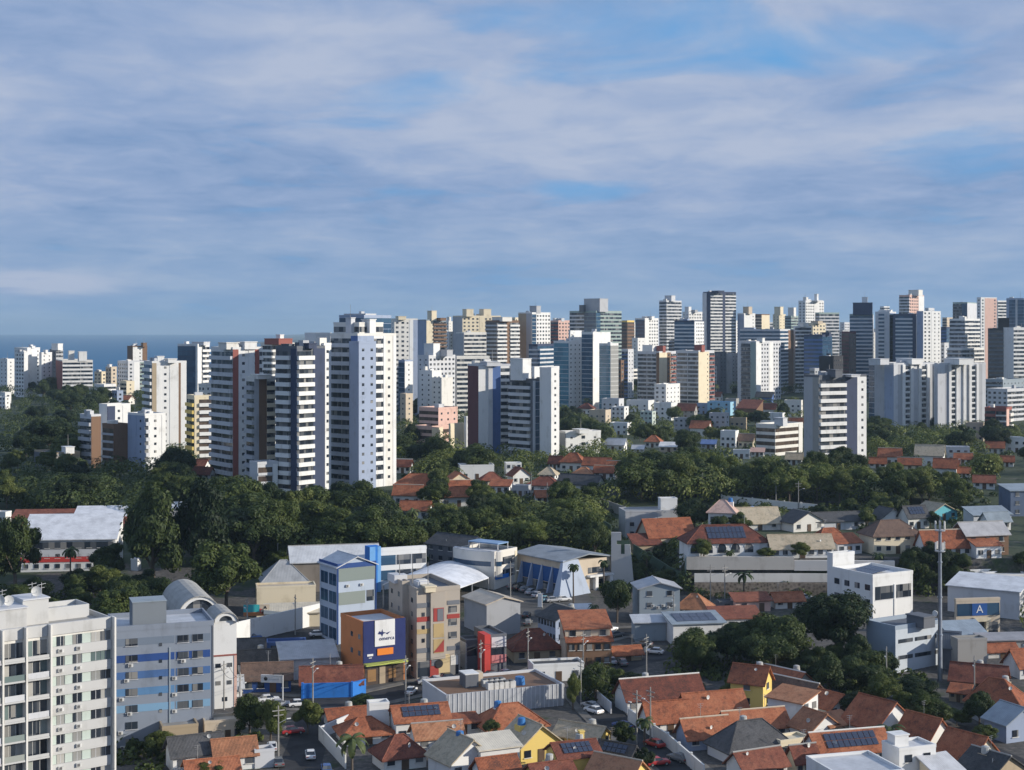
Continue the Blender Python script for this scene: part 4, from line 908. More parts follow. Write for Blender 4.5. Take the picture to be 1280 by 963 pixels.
# pale blue commercial building with gable roof
house('pale blue four storey building with large windows and blue gable trim', 398, 692, 471, 806, a=58, roof='gx', rc='lg', wc=(.43, .50, .60), dr=1.0, hw=.90, nL=0, nR=0, cat='commercial building', name='commercial_building', group='shops and offices', gk='blue', door=False)
cb4 = bpy.data.objects['commercial_building']; w, d, z = cb4['_w'], cb4['_d'], cb4['_z']
f1, f2 = Face(cb4, 'L', -w / 2, -d / 2, w), Face(cb4, 'R', w / 2, -d / 2, d)
for i in range(4):
    for u in (.08, .54): o = f1.box('window', w * u, w * (u + .38), -.1, .08, z * (.05 + .23 * i), z * (.20 + .23 * i), glass('blue')); part('mullion', o, boxmesh(.08, .22, z * .15, wall('lb')), (0, 0, 0))
f2.box('glass_panel', .2, d - .2, -.1, .1, z * .80, z * .965, glass('green')); f2.box('fascia', -.1, d + .1, -.05, .16, z * .97, z * 1.03, wall('db')); f1.box('fascia', -.1, w, -.05, .16, z * .97, z * 1.03, wall('db'))
f2.box('glass_panel', .2, d * .72, -.1, .08, z * .50, z * .66, glass('green')); f2.box('window', d * .76, d * .95, -.1, .08, z * .52, z * .66, glass('dark'))
for u in (.25, .62): ac_unit(f2, d * u, z * .74, .02)
f2.box('corner_trim', -.15, .12, -.1, .18, 0, z * .97, wall('db')); f2.box('corner_trim', d - .12, d + .1, -.1, .18, 0, z * .97, wall('db'))
# orange and navy shop
shop = T('orange sided shop building with navy front and white billboard', hit(454, 858).y, 426, 454, 506, 783, 'og', '.:1 s:1 s:1', '', a=60, fh=3.4, cat='shop building', name='shop_building', group='shops and offices', depth=12, roofmat='lg')
fc = Face(shop, 'R', 0, 0, solve(shop.location.x, shop.location.y, 426, 506, R(60), 12)[1]); zt = 74 - (783 - PY0) / F * shop.location.y - shop.location.z
Wf = fc.w
fc.box('front_panel', -.05, Wf + .05, -.1, .25, zt * .38, zt + .9, wall('nb'))
bb_ = fc.box('billboard', Wf * .26, Wf * .74, .25, .4, zt * .64, zt + .95, wh)
fc.box('shop_awning', 0, Wf, .1, 1.6, zt * .345, zt * .375, wall((.45, .50, .12))); fc.box('shop_front', .3, Wf - .3, -.1, .06, .1, zt * .33, glass('brown'))
fc.box('wall_poster', Wf * .1, Wf * .3, .06, .12, zt * .06, zt * .26, wall((.30, .17, .07))); fc.box('wall_poster', Wf * .6, Wf * .78, .06, .12, zt * .08, zt * .24, wall((.25, .14, .06)))
fc.box('entrance', Wf * .38, Wf * .52, .06, .2, .1, zt * .32, wall('tn'))
def letters(parent, txt, loc, size, mat, rz, depth=.03, name='sign_letters'):
    cu_ = bpy.data.curves.new('t', 'FONT'); cu_.body = txt; cu_.size = size; cu_.align_x = 'CENTER'; cu_.align_y = 'CENTER'; cu_.extrude = depth; cu_.resolution_u = 2
    o = bpy.data.objects.new('t', cu_); C.objects.link(o); dg = bpy.context.evaluated_depsgraph_get(); me = bpy.data.meshes.new_from_object(o.evaluated_get(dg))
    bpy.data.objects.remove(o); me.materials.clear(); me.materials.append(mat)
    return part(name, parent, me, loc, (R(90), 0, rz))
navy = wall('nb'); orm = wall((.75, .22, .03))
# the mark on the billboard: a dark bird-like splash over a smudged word
o = M()
def emblem(o, c, s, mat, pts, d=.43):
    ring = [(d, c[0] + x * s, c[1] + z * s) for x, z in pts]; o.face(ring, mat); 
emblem(o, (Wf * .42, zt * .855), 1.0, navy, [(-.9, -.1), (-.2, -.2), (.1, -.7), (.35, -.15), (1.0, .05), (.3, .25), (.15, .9), (-.1, .25), (-.55, .5)])
emblem(o, (Wf * .5, zt * .855), 1.0, navy, [(.1, -.05), (1.3, .25), (.5, -.35)])
o.obj('logo_mark', shop)
ll = letters(shop, 'omerca', (.44, Wf * .54, zt * .765), 1.15, navy, R(90))
m = M(); m.box(.25, Wf * .32, zt * .49, .42, Wf * .70, zt * .60, orm); m.obj('sign_panel', shop)
m = M(); m.box(.25, Wf * .08, zt * .49, .36, Wf * .22, zt * .525, wh); m.box(.25, Wf * .12, zt * .455, .36, Wf * .19, zt * .465, wh); m.obj('sign_panel', shop)
# beige building with red and yellow squares
Yb = hit(521, 850).y
bg = T('beige building with red, grey and yellow squares on its front', Yb, 487, 521, 575, 741, (.43, .38, .32), 's:1 w:1 s:1', '', a=66, fh=2.9, cat='apartment building', name='apartment_building', group='shops and offices', depth=16, roofs=[(525, 545, 733, 'cr', .2)],
       more=[dict(Y=Yb + 4, xl=486, xc=503, xr=512, yt=732, wc=(.43, .38, .32), Ls='s:1 s:1', Rs='')])
wr = solve(bg.location.x, Yb, 487, 575, R(66), 16)[1]; zt = 74 - (741 - PY0) / F * Yb - bg.location.z
fc = Face(bg, 'R', 0, 0, wr); gyp = wall((.17, .18, .20)); red = wall((.36, .06, .05)); yel = wall((.48, .35, .17))
def sq(u0, u1, z0, z1, m_, d=.1): fc.box('colour_panel', u0 * wr, u1 * wr, -.1, d, z0 * zt, z1 * zt, m_)
fc.box('wall_projection', .30 * wr, .64 * wr, -.1, .55, .22 * zt, zt * .99, wall((.43, .38, .32)))
for (z0, m_) in ((.82, gyp), (.66, red), (.52, yel), (.30, gyp)): sq(0, .29, z0, z0 + .055, m_, .09)
for (z0, m_) in ((.83, gyp), (.67, red), (.30, gyp)): sq(.70, .99, z0, z0 + .05, m_, .09)
sq(.36, .60, .655, .81, red, .62); sq(.45, .59, .66, .80, gyp, .66); sq(.36, .60, .47, .63, yel, .62); sq(.36, .60, .29, .45, yel, .62)
tr = M(); tr.face([(.68, .36 * wr, .30 * zt), (.68, .60 * wr, .30 * zt), (.68, .60 * wr, .44 * zt)], red); tr.obj('colour_panel', bg)
for z0 in (.72, .57, .42): fc.box('window', .12 * wr, .18 * wr, -.1, .12, z0 * zt, (z0 + .045) * zt, glass('dark')); o = fc.box('window', .74 * wr, .92 * wr, -.1, .13, (z0 + .02) * zt, (z0 + .095) * zt, glass('dark')); part('frame', o, boxmesh(.18 * wr + .2, .1, .12, lg), (0, -.02, -.04 * zt))
fc.box('shop_front', .02 * wr, .3 * wr, -.1, .06, .02 * zt, .2 * zt, glass('dark')); fc.box('shop_front', .55 * wr, .98 * wr, -.1, .06, .02 * zt, .13 * zt, glass('dark'))
sq(.30, .5, .02, .24, red, .14); sq(.5, .76, .05, .26, wall((.6, .47, .26)), .12); sq(.33, .5, .14, .25, gyp, .18); sq(.78, .95, .13, .24, wall('ow'), .12)
cd = M(); cd.tube((.2, .5 * wr, .16 * zt), (.32, .5 * wr, .16 * zt), .9, .9, wall('bk'), 20); cd.obj('round_sign', bg)
# curved white roof canopy
cv = thing('roof_canopy', 'large white curved canopy roof behind the beige building', 'canopy', hit(560, 752), 0, 'large low buildings')
P_ = lambda px, py, Y: at(px, py, Y) - cv.location
m = M(); wsm = sheet_metal('white', (.78, .80, .84), .4); N = 12
A0, A1, B0, B1 = P_(478, 731, 385), P_(532, 709, 425), P_(568, 737, 372), P_(611, 722, 402)
for i in range(N):
    for_ = []
    s0, s1 = i / N, (i + 1) / N; up = lambda s: Vector((0, 0, 3.0 * math.sin(math.pi * s)))
    q = [A0 + (B0 - A0) * s0 + up(s0), A0 + (B0 - A0) * s1 + up(s1), A1 + (B1 - A1) * s1 + up(s1), A1 + (B1 - A1) * s0 + up(s0)]
    m.slab(q, .25, wsm)
m.obj('roof', cv)
for c in (A0, A1, B0, B1, (B0 + B1) / 2): 
    m = M(); c = c * .985; m.tube((c.x, c.y, -2), (c.x, c.y, c.z - .2), .2, .2, met, 8); m.obj('post', cv)
# warehouse, church, curved building and the rest of the middle band
house('grey windowless warehouse with pale low gable roof', 579, 741, 651, 797, a=62, roof='gx', rc='be', wc=(.36, .37, .39), dr=.75, hw=.86, nL=0, nR=0, cat='warehouse', name='warehouse', group='large low buildings')
house('long dark roofed hall behind the curved white building', 532, 668, 612, 722, a=40, roof='gx', rc='dk', wc='dg', dr=.7, hw=.78, nL=4, nR=3, cat='hall', name='hall', group='large low buildings')
cbl = T('cream building with rounded front, long window band and blue ground floor', hit(618, 738).y, 570, 618, 646, 694, (.66, .63, .57), '', 'h:1 p:.1:cr', a=35, fh=3.4, cat='building', name='curved_front_building', group='large low buildings', depth=14)
Yc = cbl.location.y; ctr = Vector((-7.0, 2.2, 0)); zt = 74 - (694 - PY0) / F * Yc - cbl.location.z
def bow(name, z0, z1, r, mat, n=16):
    m = M(); pts = [(ctr.x + r * 1.45 * math.cos(math.pi + math.pi * k / n), ctr.y + r * .62 * math.sin(math.pi + math.pi * k / n)) for k in range(n + 1)]; m.prism(pts, z0, z1, mat); m.obj(name, cbl)
bow('rounded_front', zt * .36, zt * .66, 5.6, wall((.66, .63, .57))); bow('window_band', zt * .66, zt * .80, 5.4, glass('blue')); bow('rounded_front', zt * .80, zt + .7, 5.6, wall((.66, .63, .57))); bow('roof_railing', zt + .7, zt + .9, 5.3, lg)
m = M(); m.box(-11, 3, zt + 2.3, -1, 8, zt + 2.6, sheet_metal('bluesheet', (.22, .36, .56))); 
for x, y in ((-10.8, 3.2), (-1.2, 3.2), (-10.8, 7.8), (-1.2, 7.8)): m.box(x - .1, y - .1, zt, x + .1, y + .1, zt + 2.3, lg)
m.obj('roof_shelter', cbl)
m = M(); m.box(-10, .2, 0, -4, 2, zt * .34, glass('dark')); m.obj('shop_front', cbl)
fcx = Face(cbl, 'R', 0, 0, 8); fcx.box('stripe_panel', .4, 6.5, -.1, .12, zt * .28, zt * .40, wall('bb'))
# church
Ych = hit(704, 745).y
ch = T('church with grey roof, blue glass bays and a sloping pale front fin', Ych, 645, 704, 765, 703, 'be', '', '', a=53, cat='church', name='church', group=None, parapet=False, depth=18)
wl, wr = solve(ch.location.x, Ych, 645, 765, R(53), 18); zt = 74 - (703 - PY0) / F * Ych - ch.location.z
m = M(); m.slab([(-wl - .6, -.6, zt + .2), (.6, -.6, zt + .2), (.6, wr * .5, zt + 1.6), (-wl - .6, wr * .5, zt + 1.6)], .3, sheet_metal('fibro', (.27, .30, .33), .8)); m.slab([(-wl - .6, wr * .5, zt + 1.6), (.6, wr * .5, zt + 1.6), (.6, wr + .6, zt + .2), (-wl - .6, wr + .6, zt + .2)], .3, sheet_metal('fibro', (.27, .30, .33), .8)); m.obj('roof', ch)
fL, fR = Face(ch, 'L', -wl, 0, wl), Face(ch, 'R', 0, 0, wr)
for i in range(4):
    u0, u1 = wl * (.14 + .215 * i), wl * (.14 + .215 * (i + 1))
    fL.box('window', u0 + .3, u1 - .3, -.1, .08, zt * .10, zt * .30, glass('dark')); fL.box('glass_bay', u0 + .3, u1 - .3, -.1, .1, zt * .32, zt * .78, wall((.022, .09, .27)))
    m = M(); x = -wl + u0; m.hexa([(x - .25, -2.4, -1), (x + .25, -2.4, -1), (x + .25, 0, -1), (x - .25, 0, -1)], [(x - .25, -.25, zt * .8), (x + .25, -.25, zt * .8), (x + .25, 0, zt * .8), (x - .25, 0, zt * .8)], wall('lb')); m.obj('buttress', ch)
m = M(); k = wall((.40, .46, .56)); m.hexa([(-.4, -3.5, -1), (2.6, -3.5, -1), (2.6, wr * .46, -1), (-.4, wr * .46, -1)], [(-.4, -.4, zt + .4), (.5, -.4, zt + .4), (.5, wr * .28, zt + .4), (-.4, wr * .28, zt + .4)], k); m.obj('front_fin', ch)
fR.box('window', wr * .50, wr * .95, -.1, .07, zt * .56, zt * .74, glass('dark')); fR.box('entrance_canopy', wr * .48, wr, 0, 1.4, zt * .46, zt * .52, wh)
fR.box('door', wr * .70, wr * .86, -.1, .1, .1, zt * .36, glass('dark')); fR.box('pillar', wr * .60, wr * .66, 0, 1.2, 0, zt * .46, wh); fR.box('pillar', wr * .90, wr * .96, 0, 1.2, 0, zt * .46, wh)
tw = thing('church_tower', 'tapered grey concrete slab tower with a dark cross cut in it', 'church tower', hit(779, 734), R(-6))
zt = 74 - (666 - PY0) / F * tw.location.y - tw.location.z; zb2 = 74 - (681 - PY0) / F * tw.location.y - tw.location.z; s = tw.location.y / F
m = M(); cm = wall((.46, .46, .45)); xs_ = lambda px: (px - 779) * s
cx0, cx1, cz0, cz1, arm = xs_(775.5), xs_(780.5), 74 - (693 - PY0) / F * tw.location.y - tw.location.z, 74 - (673 - PY0) / F * tw.location.y - tw.location.z, 0
def pan(x0, z0, x1, z1): m.box(xs_(x0), 0, z0, xs_(x1), 1.1, z1, cm)
ca0, ca1 = 74 - (681 - PY0) / F * tw.location.y - tw.location.z, 74 - (676 - PY0) / F * tw.location.y - tw.location.z
pan(764, -2, 771, zt); pan(771, -2, 776.2, ca0); pan(771, ca1, 776.2, zt); pan(776.2, -2, 780.8, cz0)
m.hexa([(xs_(780.8), 0, -2), (xs_(793.5), 0, -2), (xs_(793.5), 1.1, -2), (xs_(780.8), 1.1, -2)], [(xs_(780.8), 0, ca0 - .05), (xs_(787.6), 0, ca0 - .05), (xs_(787.6), 1.1, ca0 - .05), (xs_(780.8), 1.1, ca0 - .05)], cm)
m.obj('tower_slab', tw)
m = M(); m.box(xs_(771), .5, ca0 + .01, xs_(787), .6, ca1, wall('gn')); m.box(xs_(776.25), .5, cz0, xs_(780.75), .6, ca0, wall('gn')); m.obj('cross_opening', tw)
# white gym roof and school
house('big white gym roof running behind the pale blue building', 356, 681, 478, 742, a=-12, roof='gx', rc=(.60, .61, .62), wc='st', dr=.6, hw=.72, nL=0, nR=0, cat='gym', name='gym_building', group='large low buildings')
T('white gym wing with blue roof edge and window strip', hit(533, 738).y, 474, 476, 533, 690, 'wh', '', 'h:1:wh:b h:1:wh h:1:wh', a=66, fh=4, cat='gym wing', name='gym_wing', group='large low buildings', depth=14, roofmat='lb')
T('bright blue stair tower beside the white gym wing', hit(462, 742).y, 456, 462, 476, 684, 'bb', '', 'p:1:sb p:.4:bb p:.6:sb', a=62, cat='stair tower', name='stair_tower', depth=4, parapet=False)
# ------------------------------------------------------------------ school at the left
_sc = house('long school building with white metal roof and red band, far left', 30, 646, 152, 716, a=-6, roof='shed', rc=(.70, .71, .73), wc='wh', dr=.55, hw=.62, nL=9, nR=2, cat='school', name='school_building', group='large low buildings', door=False)
w, d, z = _sc['_w'], _sc['_d'], _sc['_z']; fs = Face(_sc, 'L', -w / 2, -d / 2, w)
fs.box('red_band', 0, w, -.1, .14, z * .30, z * .46, wall('rr')); fs.box('window', .5, w - .5, -.1, .12, z * .70, z * .92, glass('dark')); fs.box('grey_band', 0, w, -.1, .10, z * .47, z * .69, wall('lg'))
house('white roofed school wing with red fascia behind the long school building', 95, 634, 160, 668, a=-6, roof='shed', rc=(.72, .73, .75), wc='rd', dr=.5, hw=.7, nL=0, nR=0, cat='school', name='school_building', group='large low buildings')
house('low red-edged school roof at the back left', 18, 638, 100, 664, a=-6, roof='shed', rc='rd', wc='rd', dr=.35, hw=.7, nL=0, nR=0, cat='school', name='school_building', group='large low buildings')
house('small white hut at the left edge above the school', -6, 639, 13, 656, a=15, roof='flat', rc='wh', cat='hut', name='hut', nL=1, nR=1)
house('white shed roof among trees right of the school', 208, 628, 246, 646, a=-20, roof='shed', rc='wh', wc='gy', dr=.5, cat='shed', name='shed', nL=0, nR=0)
house('white water tank house in the trees right of the school', 164, 698, 176, 714, a=20, roof='flat', rc='bb', wc='wh', cat='tank house', name='tank_house', nL=0, nR=0)
# tent-roofed pavilion with beige walls
house('pavilion with grey tent-like pyramid roof before the gym', 322, 700, 386, 748, a=-14, roof='hip', rc=(.36, .37, .38), wc='lg', dr=.85, hw=.5, nL=3, nR=0, cat='pavilion', name='pavilion', group='large low buildings')
house('beige walled terrace block under the grey tent roof', 318, 730, 396, 772, a=-12, roof='flat', rc='be', wc='cr', dr=.4, cat='building', name='terrace_block', nL=0, nR=0)
house('beige long annex roof behind the white boundary wall', 330, 756, 402, 786, a=-10, roof='shed', rc=(.62, .55, .42), wc='cr', dr=.45, hw=.7, cat='building', name='annex_building', nL=0, nR=0)

# ------------------------------------------------------------------ walls and fences
def fence_wall(label, px, h, mat, th=.25, dzs=0.0, pil=0.0, name='boundary_wall', cat='wall', base=None, Ys=None, pm=None):
    P = [gxy(p) for p in px] if Ys is None else [Vector((at(p[0], 0, y).x, y)) for p, y in zip(px, Ys)]
    o = P[0]; z0 = zg(o.x, o.y); root = thing(name, label, cat, (o.x, o.y, z0), 0, 'walls and fences')
    m = M(); q = M()
    for a, b in zip(P, P[1:]):
        t = (b - a).normalized(); n = Vector((-t.y, t.x)) * th / 2; k = max(1, int((b - a).length / 5))
        for i in range(k):
            p0, p1 = a + (b - a) * i / k, a + (b - a) * (i + 1) / k; zb0, zb1 = [(zg(v.x, v.y) if base is None else base) - z0 + dzs for v in (p0, p1)]
            c = lambda v, z: (v.x - o.x, v.y - o.y, z)
            m.hexa([c(p0 - n, zb0 - (.6 if base is None else 0)), c(p1 - n, zb1 - (.6 if base is None else 0)), c(p1 + n, zb1 - (.6 if base is None else 0)), c(p0 + n, zb0 - (.6 if base is None else 0))], [c(p0 - n, zb0 + h), c(p1 - n, zb1 + h), c(p1 + n, zb1 + h), c(p0 + n, zb0 + h)], mat)
            if pil: q.box(p0.x - o.x - .2, p0.y - o.y - th / 2 - .15, zb0 - .3, p0.x - o.x + .2, p0.y - o.y + th / 2 + .15, zb0 + h + pil, pm or mat)
    m.obj('wall', root)
    if pil: q.obj('pilaster', root)
    return root
stone, b, new, ln = principled('rough_stone'); tcn = new('ShaderNodeNewGeometry'); vt = new('ShaderNodeTexVoronoi', i_Scale=1.3); ln(tcn.outputs['Position'], vt.inputs['Vector'])
ln(ramp(new, ln, vt.outputs['Distance'], [(.1, (.05, .042, .035)), (.35, (.17, .14, .11)), (.8, (.28, .235, .19))]), b.inputs['Base Color']); b.inputs['Roughness'].default_value = .95
fence_wall('white boundary wall along the parking lot left of the pale blue building', [(284, 808), (340, 795), (402, 780)], 5.0, wh)
fence_wall('stone retaining wall below the terrace houses', [(868, 0), (1000, 0), (1130, 0)], 3.4, stone, .8, Ys=[398.6, 398.6, 397], name='retaining_wall', cat='retaining wall')
fence_wall('beige panel wall with thin posts on top of the stone wall', [(868, 0), (1000, 0), (1132, 0)], 2.3, wall('ow'), .3, base=7.3, Ys=[400.0, 400.0, 399], pil=.0)
fence_wall('broad beige parapet of the arched house terrace', [(858, 0), (992, 0)], 3.4, wall((.52, .49, .44)), 1.2, base=10.4, Ys=[401.5, 401.2])
fence_wall('long white parapet right of the arched house terrace', [(992.5, 0), (1118, 0)], 2.7, wall((.62, .60, .57)), 1.0, base=10.2, Ys=[401.2, 400])
fence_wall('dark sloping side wall running back from the arched house terrace', [(857, 0), (862, 0)], 3.8, wall('gg'), .4, base=9.6, Ys=[402.3, 470])
fence_wall('long white concrete wall with posts below the tree belt', [(902, 628), (960, 634), (1022, 640)], 2.4, wall('ow'), .25, pil=.25)
fence_wall('grey concrete wall with posts left of the modern house', [(742, 632), (792, 650)], 3.2, wall('cc'), .25, pil=.2)
fence_wall('white side wall of the sloping street at lower centre', [(730, 862), (764, 893)], 2.2, wall('lg'))
fence_wall('panelled grey wall along the pavement of the sloping street', [(786, 902), (835, 935), (880, 975)], 2.4, wall('ow'), .3, pil=.3)
fence_wall('white garden wall of the lower left corner house', [(399, 926), (432, 962)], 2.6, wall('ow'))
fence_wall('rear garden wall up the slope of the lower left corner house', [(399, 925), (455, 900)], 2.2, wall('lg'))
fence_wall('low pale wall at the road on the far right', [(1215, 898), (1265, 925)], 1.8, wall('gy'))
fence_wall('dark green construction fence climbing behind the cross tower', [(744, 668), (764, 682)], 6.0, wall('gn'), .2, name='construction_fence', cat='fence')
fence_wall('green screened fence right of the cross tower', [(792, 700), (858, 740)], 4.5, wall('gn'), .2, name='construction_fence', cat='fence')
fence_wall('blue painted front wall of the terracotta roofed shop', [(378, 874), (440, 872), (457, 868)], 3.0, wall('bb'), .25, pil=.15)

# ------------------------------------------------------------------ lower left and centre houses and shops
house('low shop with dark tiled roof and blue fascia beside the white sign', 302, 828, 366, 868, a=-8, roof='gx', rc='br', wc='db', dr=.6, hw=.55, nL=4, nR=0, cat='shop', name='shop_building', group='shops and offices')
house('broad grey roofed shed with white edge in the lower left', 344, 806, 424, 852, a=-14, roof='shed', rc=(.40, .41, .43), wc='lg', dr=.8, hw=.7, nL=0, nR=0, cat='shed', name='shed')
house('dark roofed long shed beside the blue court', 282, 798, 330, 826, a=-10, roof='gx', rc='dk', wc='gy', dr=.6, cat='shed', name='shed')
house('pale small workshop with gable roof left of the broad grey shed', 296, 812, 346, 842, a=-14, roof='gx', rc='dk', wc='lg', dr=.5, cat='workshop', name='workshop')
house('blue roofed low depot between white wall and pale blue building', 332, 800, 384, 820, a=-10, roof='flat', rc='db', wc='mb', dr=.5, cat='depot', name='depot', nL=3, nR=0)
house('blue fronted shop with terracotta gable roof by the street', 374, 832, 454, 872, a=-8, roof='gx', rc='rd', wc='bb', dr=.55, hw=.5, nL=5, nR=0, cat='shop', name='shop_building', group='shops and offices')
house('white house with pitched porch between barrel hall and dark sheds', 266, 845, 304, 874, a=-15, roof='gx', rc=(.45, .46, .48), wc='wh', dr=.7)
house('beige flat block with three windows at the foot of the blue-banded building', 250, 896, 304, 930, a=-18, roof='flat', rc='be', wc='be', dr=.7, nL=4, nR=1)
house('grey flat roofed annex under the blue-banded building', 196, 902, 250, 938, a=-20, roof='flat', rc='cc', wc='tn', dr=.8, nL=0, nR=0, cat='annex', name='annex_building')
house('white house with dark slate and orange tile roof, bottom left', 205, 918, 282, 968, a=-24, roof='gx', rc='dk', wc='wh', dr=.7, nL=3, nR=1)
house('orange tiled white house left of the sloping lower street', 262, 922, 322, 966, a=-20, roof='gx', rc='og', wc='wh', dr=.7, nL=3, nR=1)
house('low terracotta roof at the bottom edge left of the street', 228, 948, 300, 982, a=-20, roof='gx', rc='tc', wc='wh', dr=.6)
house('grey yard building right of the bottom left orange roof', 314, 934, 344, 962, a=-20, roof='flat', rc='cc', wc='lg', dr=.8, nL=0, nR=0, cat='outbuilding', name='outbuilding')
house('low terracotta house behind the palm at the street corner', 404, 884, 466, 912, a=-20, roof='gx', rc='tc', wc='ow', dr=.6)
house('white box water tank house on the terracotta corner roofs', 458, 876, 487, 912, a=-16, roof='flat', rc='lg', wc='wh', dr=.7, nL=0, nR=0, cat='tank house', name='tank_house', Y=274)
house('corner house with hipped terracotta roof behind a white wall', 418, 896, 494, 934, a=-18, roof='hip', rc='tc', wc='wh', dr=.75, hw=.5)
house('white two storey house with solar panels on terracotta roof, lower centre', 486, 880, 562, 930, a=-17, roof='gx', rc='tc', wc='wh', dr=.55, hw=.68, sol=6, nL=4)
house('dark terracotta hipped house at the bottom behind the palm', 464, 918, 534, 966, a=-24, roof='hip', rc='rd', wc='ow', dr=.8, hw=.5)
house('bright orange roofed white house at the bottom centre', 512, 902, 580, 942, a=-17, roof='gx', rc='og', wc='wh', dr=.6, hw=.6)
house('house with broad sand-coloured gable roof, bottom centre', 534, 918, 618, 978, a=-33, roof='gy', rc='sd', wc='wh', dr=.9, hw=.5)
house('white house with cream shed roof and dark window at bottom centre', 586, 920, 650, 975, a=-24, roof='shed', rc=(.68, .62, .50), wc='wh', dr=.7, hw=.78, nL=3)
house('terracotta hipped house behind the cream roofs, centre', 590, 879, 684, 926, a=-22, roof='hip', rc='tc', wc='ow', dr=.7, hw=.4)
house('small terracotta lean-to left of the central hipped house', 552, 894, 600, 922, a=-20, roof='shed', rc='tc', wc='ow', dr=.6, hw=.7)
house('large beige gable roof beside the yellow house', 624, 900, 702, 956, a=-30, roof='gy', rc='sd', wc='ye', dr=.9, hw=.5)
house('long cream roof running right of the yellow house', 692, 904, 764, 940, a=32, roof='gx', rc='sd', wc='ye', dr=.6, hw=.55)
house('yellow house with solar panels and barred window, bottom centre', 683, 926, 750, 978, a=-20, roof='gx', rc='rd', wc='ye', dr=.8, hw=.72, sol=6, nL=2, nR=1, chim=True)
house('terracotta roof at the bottom edge under the yellow house', 655, 952, 720, 990, a=-24, roof='gx', rc='rd', wc='ye', dr=.7)
house('orange roof at the bottom edge right of the yellow house', 735, 945, 810, 992, a=36, roof='gx', rc='og', wc='ye', dr=.6)
house('dark solar covered roof right of the yellow house', 744, 928, 800, 964, a=34, roof='gx', rc='dk', wc='lg', dr=.6, sol=5)
house('red roof patch at the bottom edge left of the beige gable', 590, 945, 650, 988, a=-24, roof='gx', rc='tc', wc='wh', dr=.7)
# metal shed with plant on its roof
sh = T('long corrugated grey metal shed with chillers on its dark flat roof', hit(562, 897).y, 528, 558, 705, 873, 'lg', '', '', a=68, cat='metal shed', name='metal_shed', group='large low buildings', depth=18, roofmat='br', zb=905)
wr = solve(sh.location.x, sh.location.y, 528, 705, R(68), 18)[1]; wl = solve(sh.location.x, sh.location.y, 528, 705, R(68), 18)[0]; zt = 74 - (873 - PY0) / F * sh.location.y - sh.location.z
fc = Face(sh, 'R', 0, 0, wr); fc.box('cladding', .05, wr - .05, -.1, .1, -1, zt + .7, sheet_metal('corr', (.44, .46, .49), .5))
for k in range(26): fc.box('cladding_rib', wr * (k + .5) / 26 - .09, wr * (k + .5) / 26 + .09, .1, .2, 0, zt + .7, lg)
for i in range(9):
    u = wr * (.42 + .045 * (i % 5)) ; dd = -3.5 - 2.6 * (i // 5)
    m = M(); m.box(-.8, -.7, 0, .8, .7, 1.3, acm); m.tube((0, 0, 1.3), (0, 0, 1.5), .55, .55, acd, 12); o = part('chiller', sh, m.mesh('chiller'), (dd, u, zt + .05))
m = M(); m.tube((-5, wr * .70, zt), (-5, wr * .70, zt + 1.6), 1.1, .9, simple('tank_plastic', (.03, .16, .42), .4), 14); m.obj('water_tank', sh)
m = M(); m.box(-9.5, wr * .25, zt, -6, wr * .36, zt + 2.6, wall('dg')); m.box(-9.6, wr * .245, zt + 2.6, -5.9, wr * .365, zt + 2.8, wh); m.obj('roof_house', sh)
m = M(); m.box(-10, wr * .36, zt, -8, wr * .43, zt + 2.4, wall('be')); m.obj('roof_house', sh)
# small shops between
T('dark shop with white upper panels left of the red pillar', hit(585, 838).y, 574, 583, 605, 804, 'dg', 'p:1:lg', 'h:1:dg', a=68, cat='shop', name='shop_building', group='shops and offices', fh=3.2, depth=10)
T('bright red pillar between the two dark shops', hit(608, 846).y, 604, 605.5, 613, 794, 'rr', '', 'p:1:rr', a=68, cat='pillar', name='shop_pillar', depth=4, parapet=False)
sp_ = T('dark shop with white band and red sign panel right of the red pillar', hit(614, 842).y, 612, 613.5, 633, 797, 'dg', '', '', a=68, cat='shop', name='shop_building', group='shops and offices', depth=10)
wr = solve(sp_.location.x, sp_.location.y, 612, 633, R(68), 10)[1]; fc = Face(sp_, 'R', 0, 0, wr); zt = 74 - (797 - PY0) / F * sp_.location.y - sp_.location.z
fc.box('white_band', .1, wr - .1, -.1, .2, zt * .72, zt, wall('lg')); fc.box('sign_panel', .1, wr - .1, -.1, .2, zt * .28, zt * .5, wall((.50, .20, .20))); fc.box('window', .1, wr - .1, -.1, .08, zt * .5, zt * .71, glass('dark'))
house('dark red hipped roof house among shade behind the metal shed', 632, 786, 700, 830, a=-14, roof='hip', rc='rd', wc='tn', dr=.7, hw=.5)
house('white blue long building with dark roof and many windows', 672, 757, 738, 806, a=58, roof='gx', rc='dk', wc='lb', dr=1.3, hw=.72, nL=6, nR=3, gk='dark')
house('brick and timber house with two stepped terracotta roofs', 700, 766, 762, 834, a=-8, roof='shed', rc='tc', wc='be', dr=.7, hw=.75, nL=3, cat='house')
house('lower terracotta porch roof of the two-tier house', 706, 786, 764, 836, a=-8, roof='shed', rc='tc', wc='br', dr=.35, hw=.70, nL=5, cat='porch', name='porch_building', Y=None)
house('low white flat building with dark garage door, lower centre', 660, 826, 730, 854, a=-12, roof='flat', rc='dk', wc='wh', dr=.45, nL=3, nR=0)
house('small terracotta kiosk roof beside the street junction', 762, 808, 802, 828, a=-16, roof='gx', rc='tc', wc='tn', dr=.6)
house('white canopy roof right of the long dark roofed building', 716, 758, 740, 772, a=-10, roof='shed', rc='lg', wc='lg', dr=.7, cat='canopy', name='canopy', nL=0, nR=0)
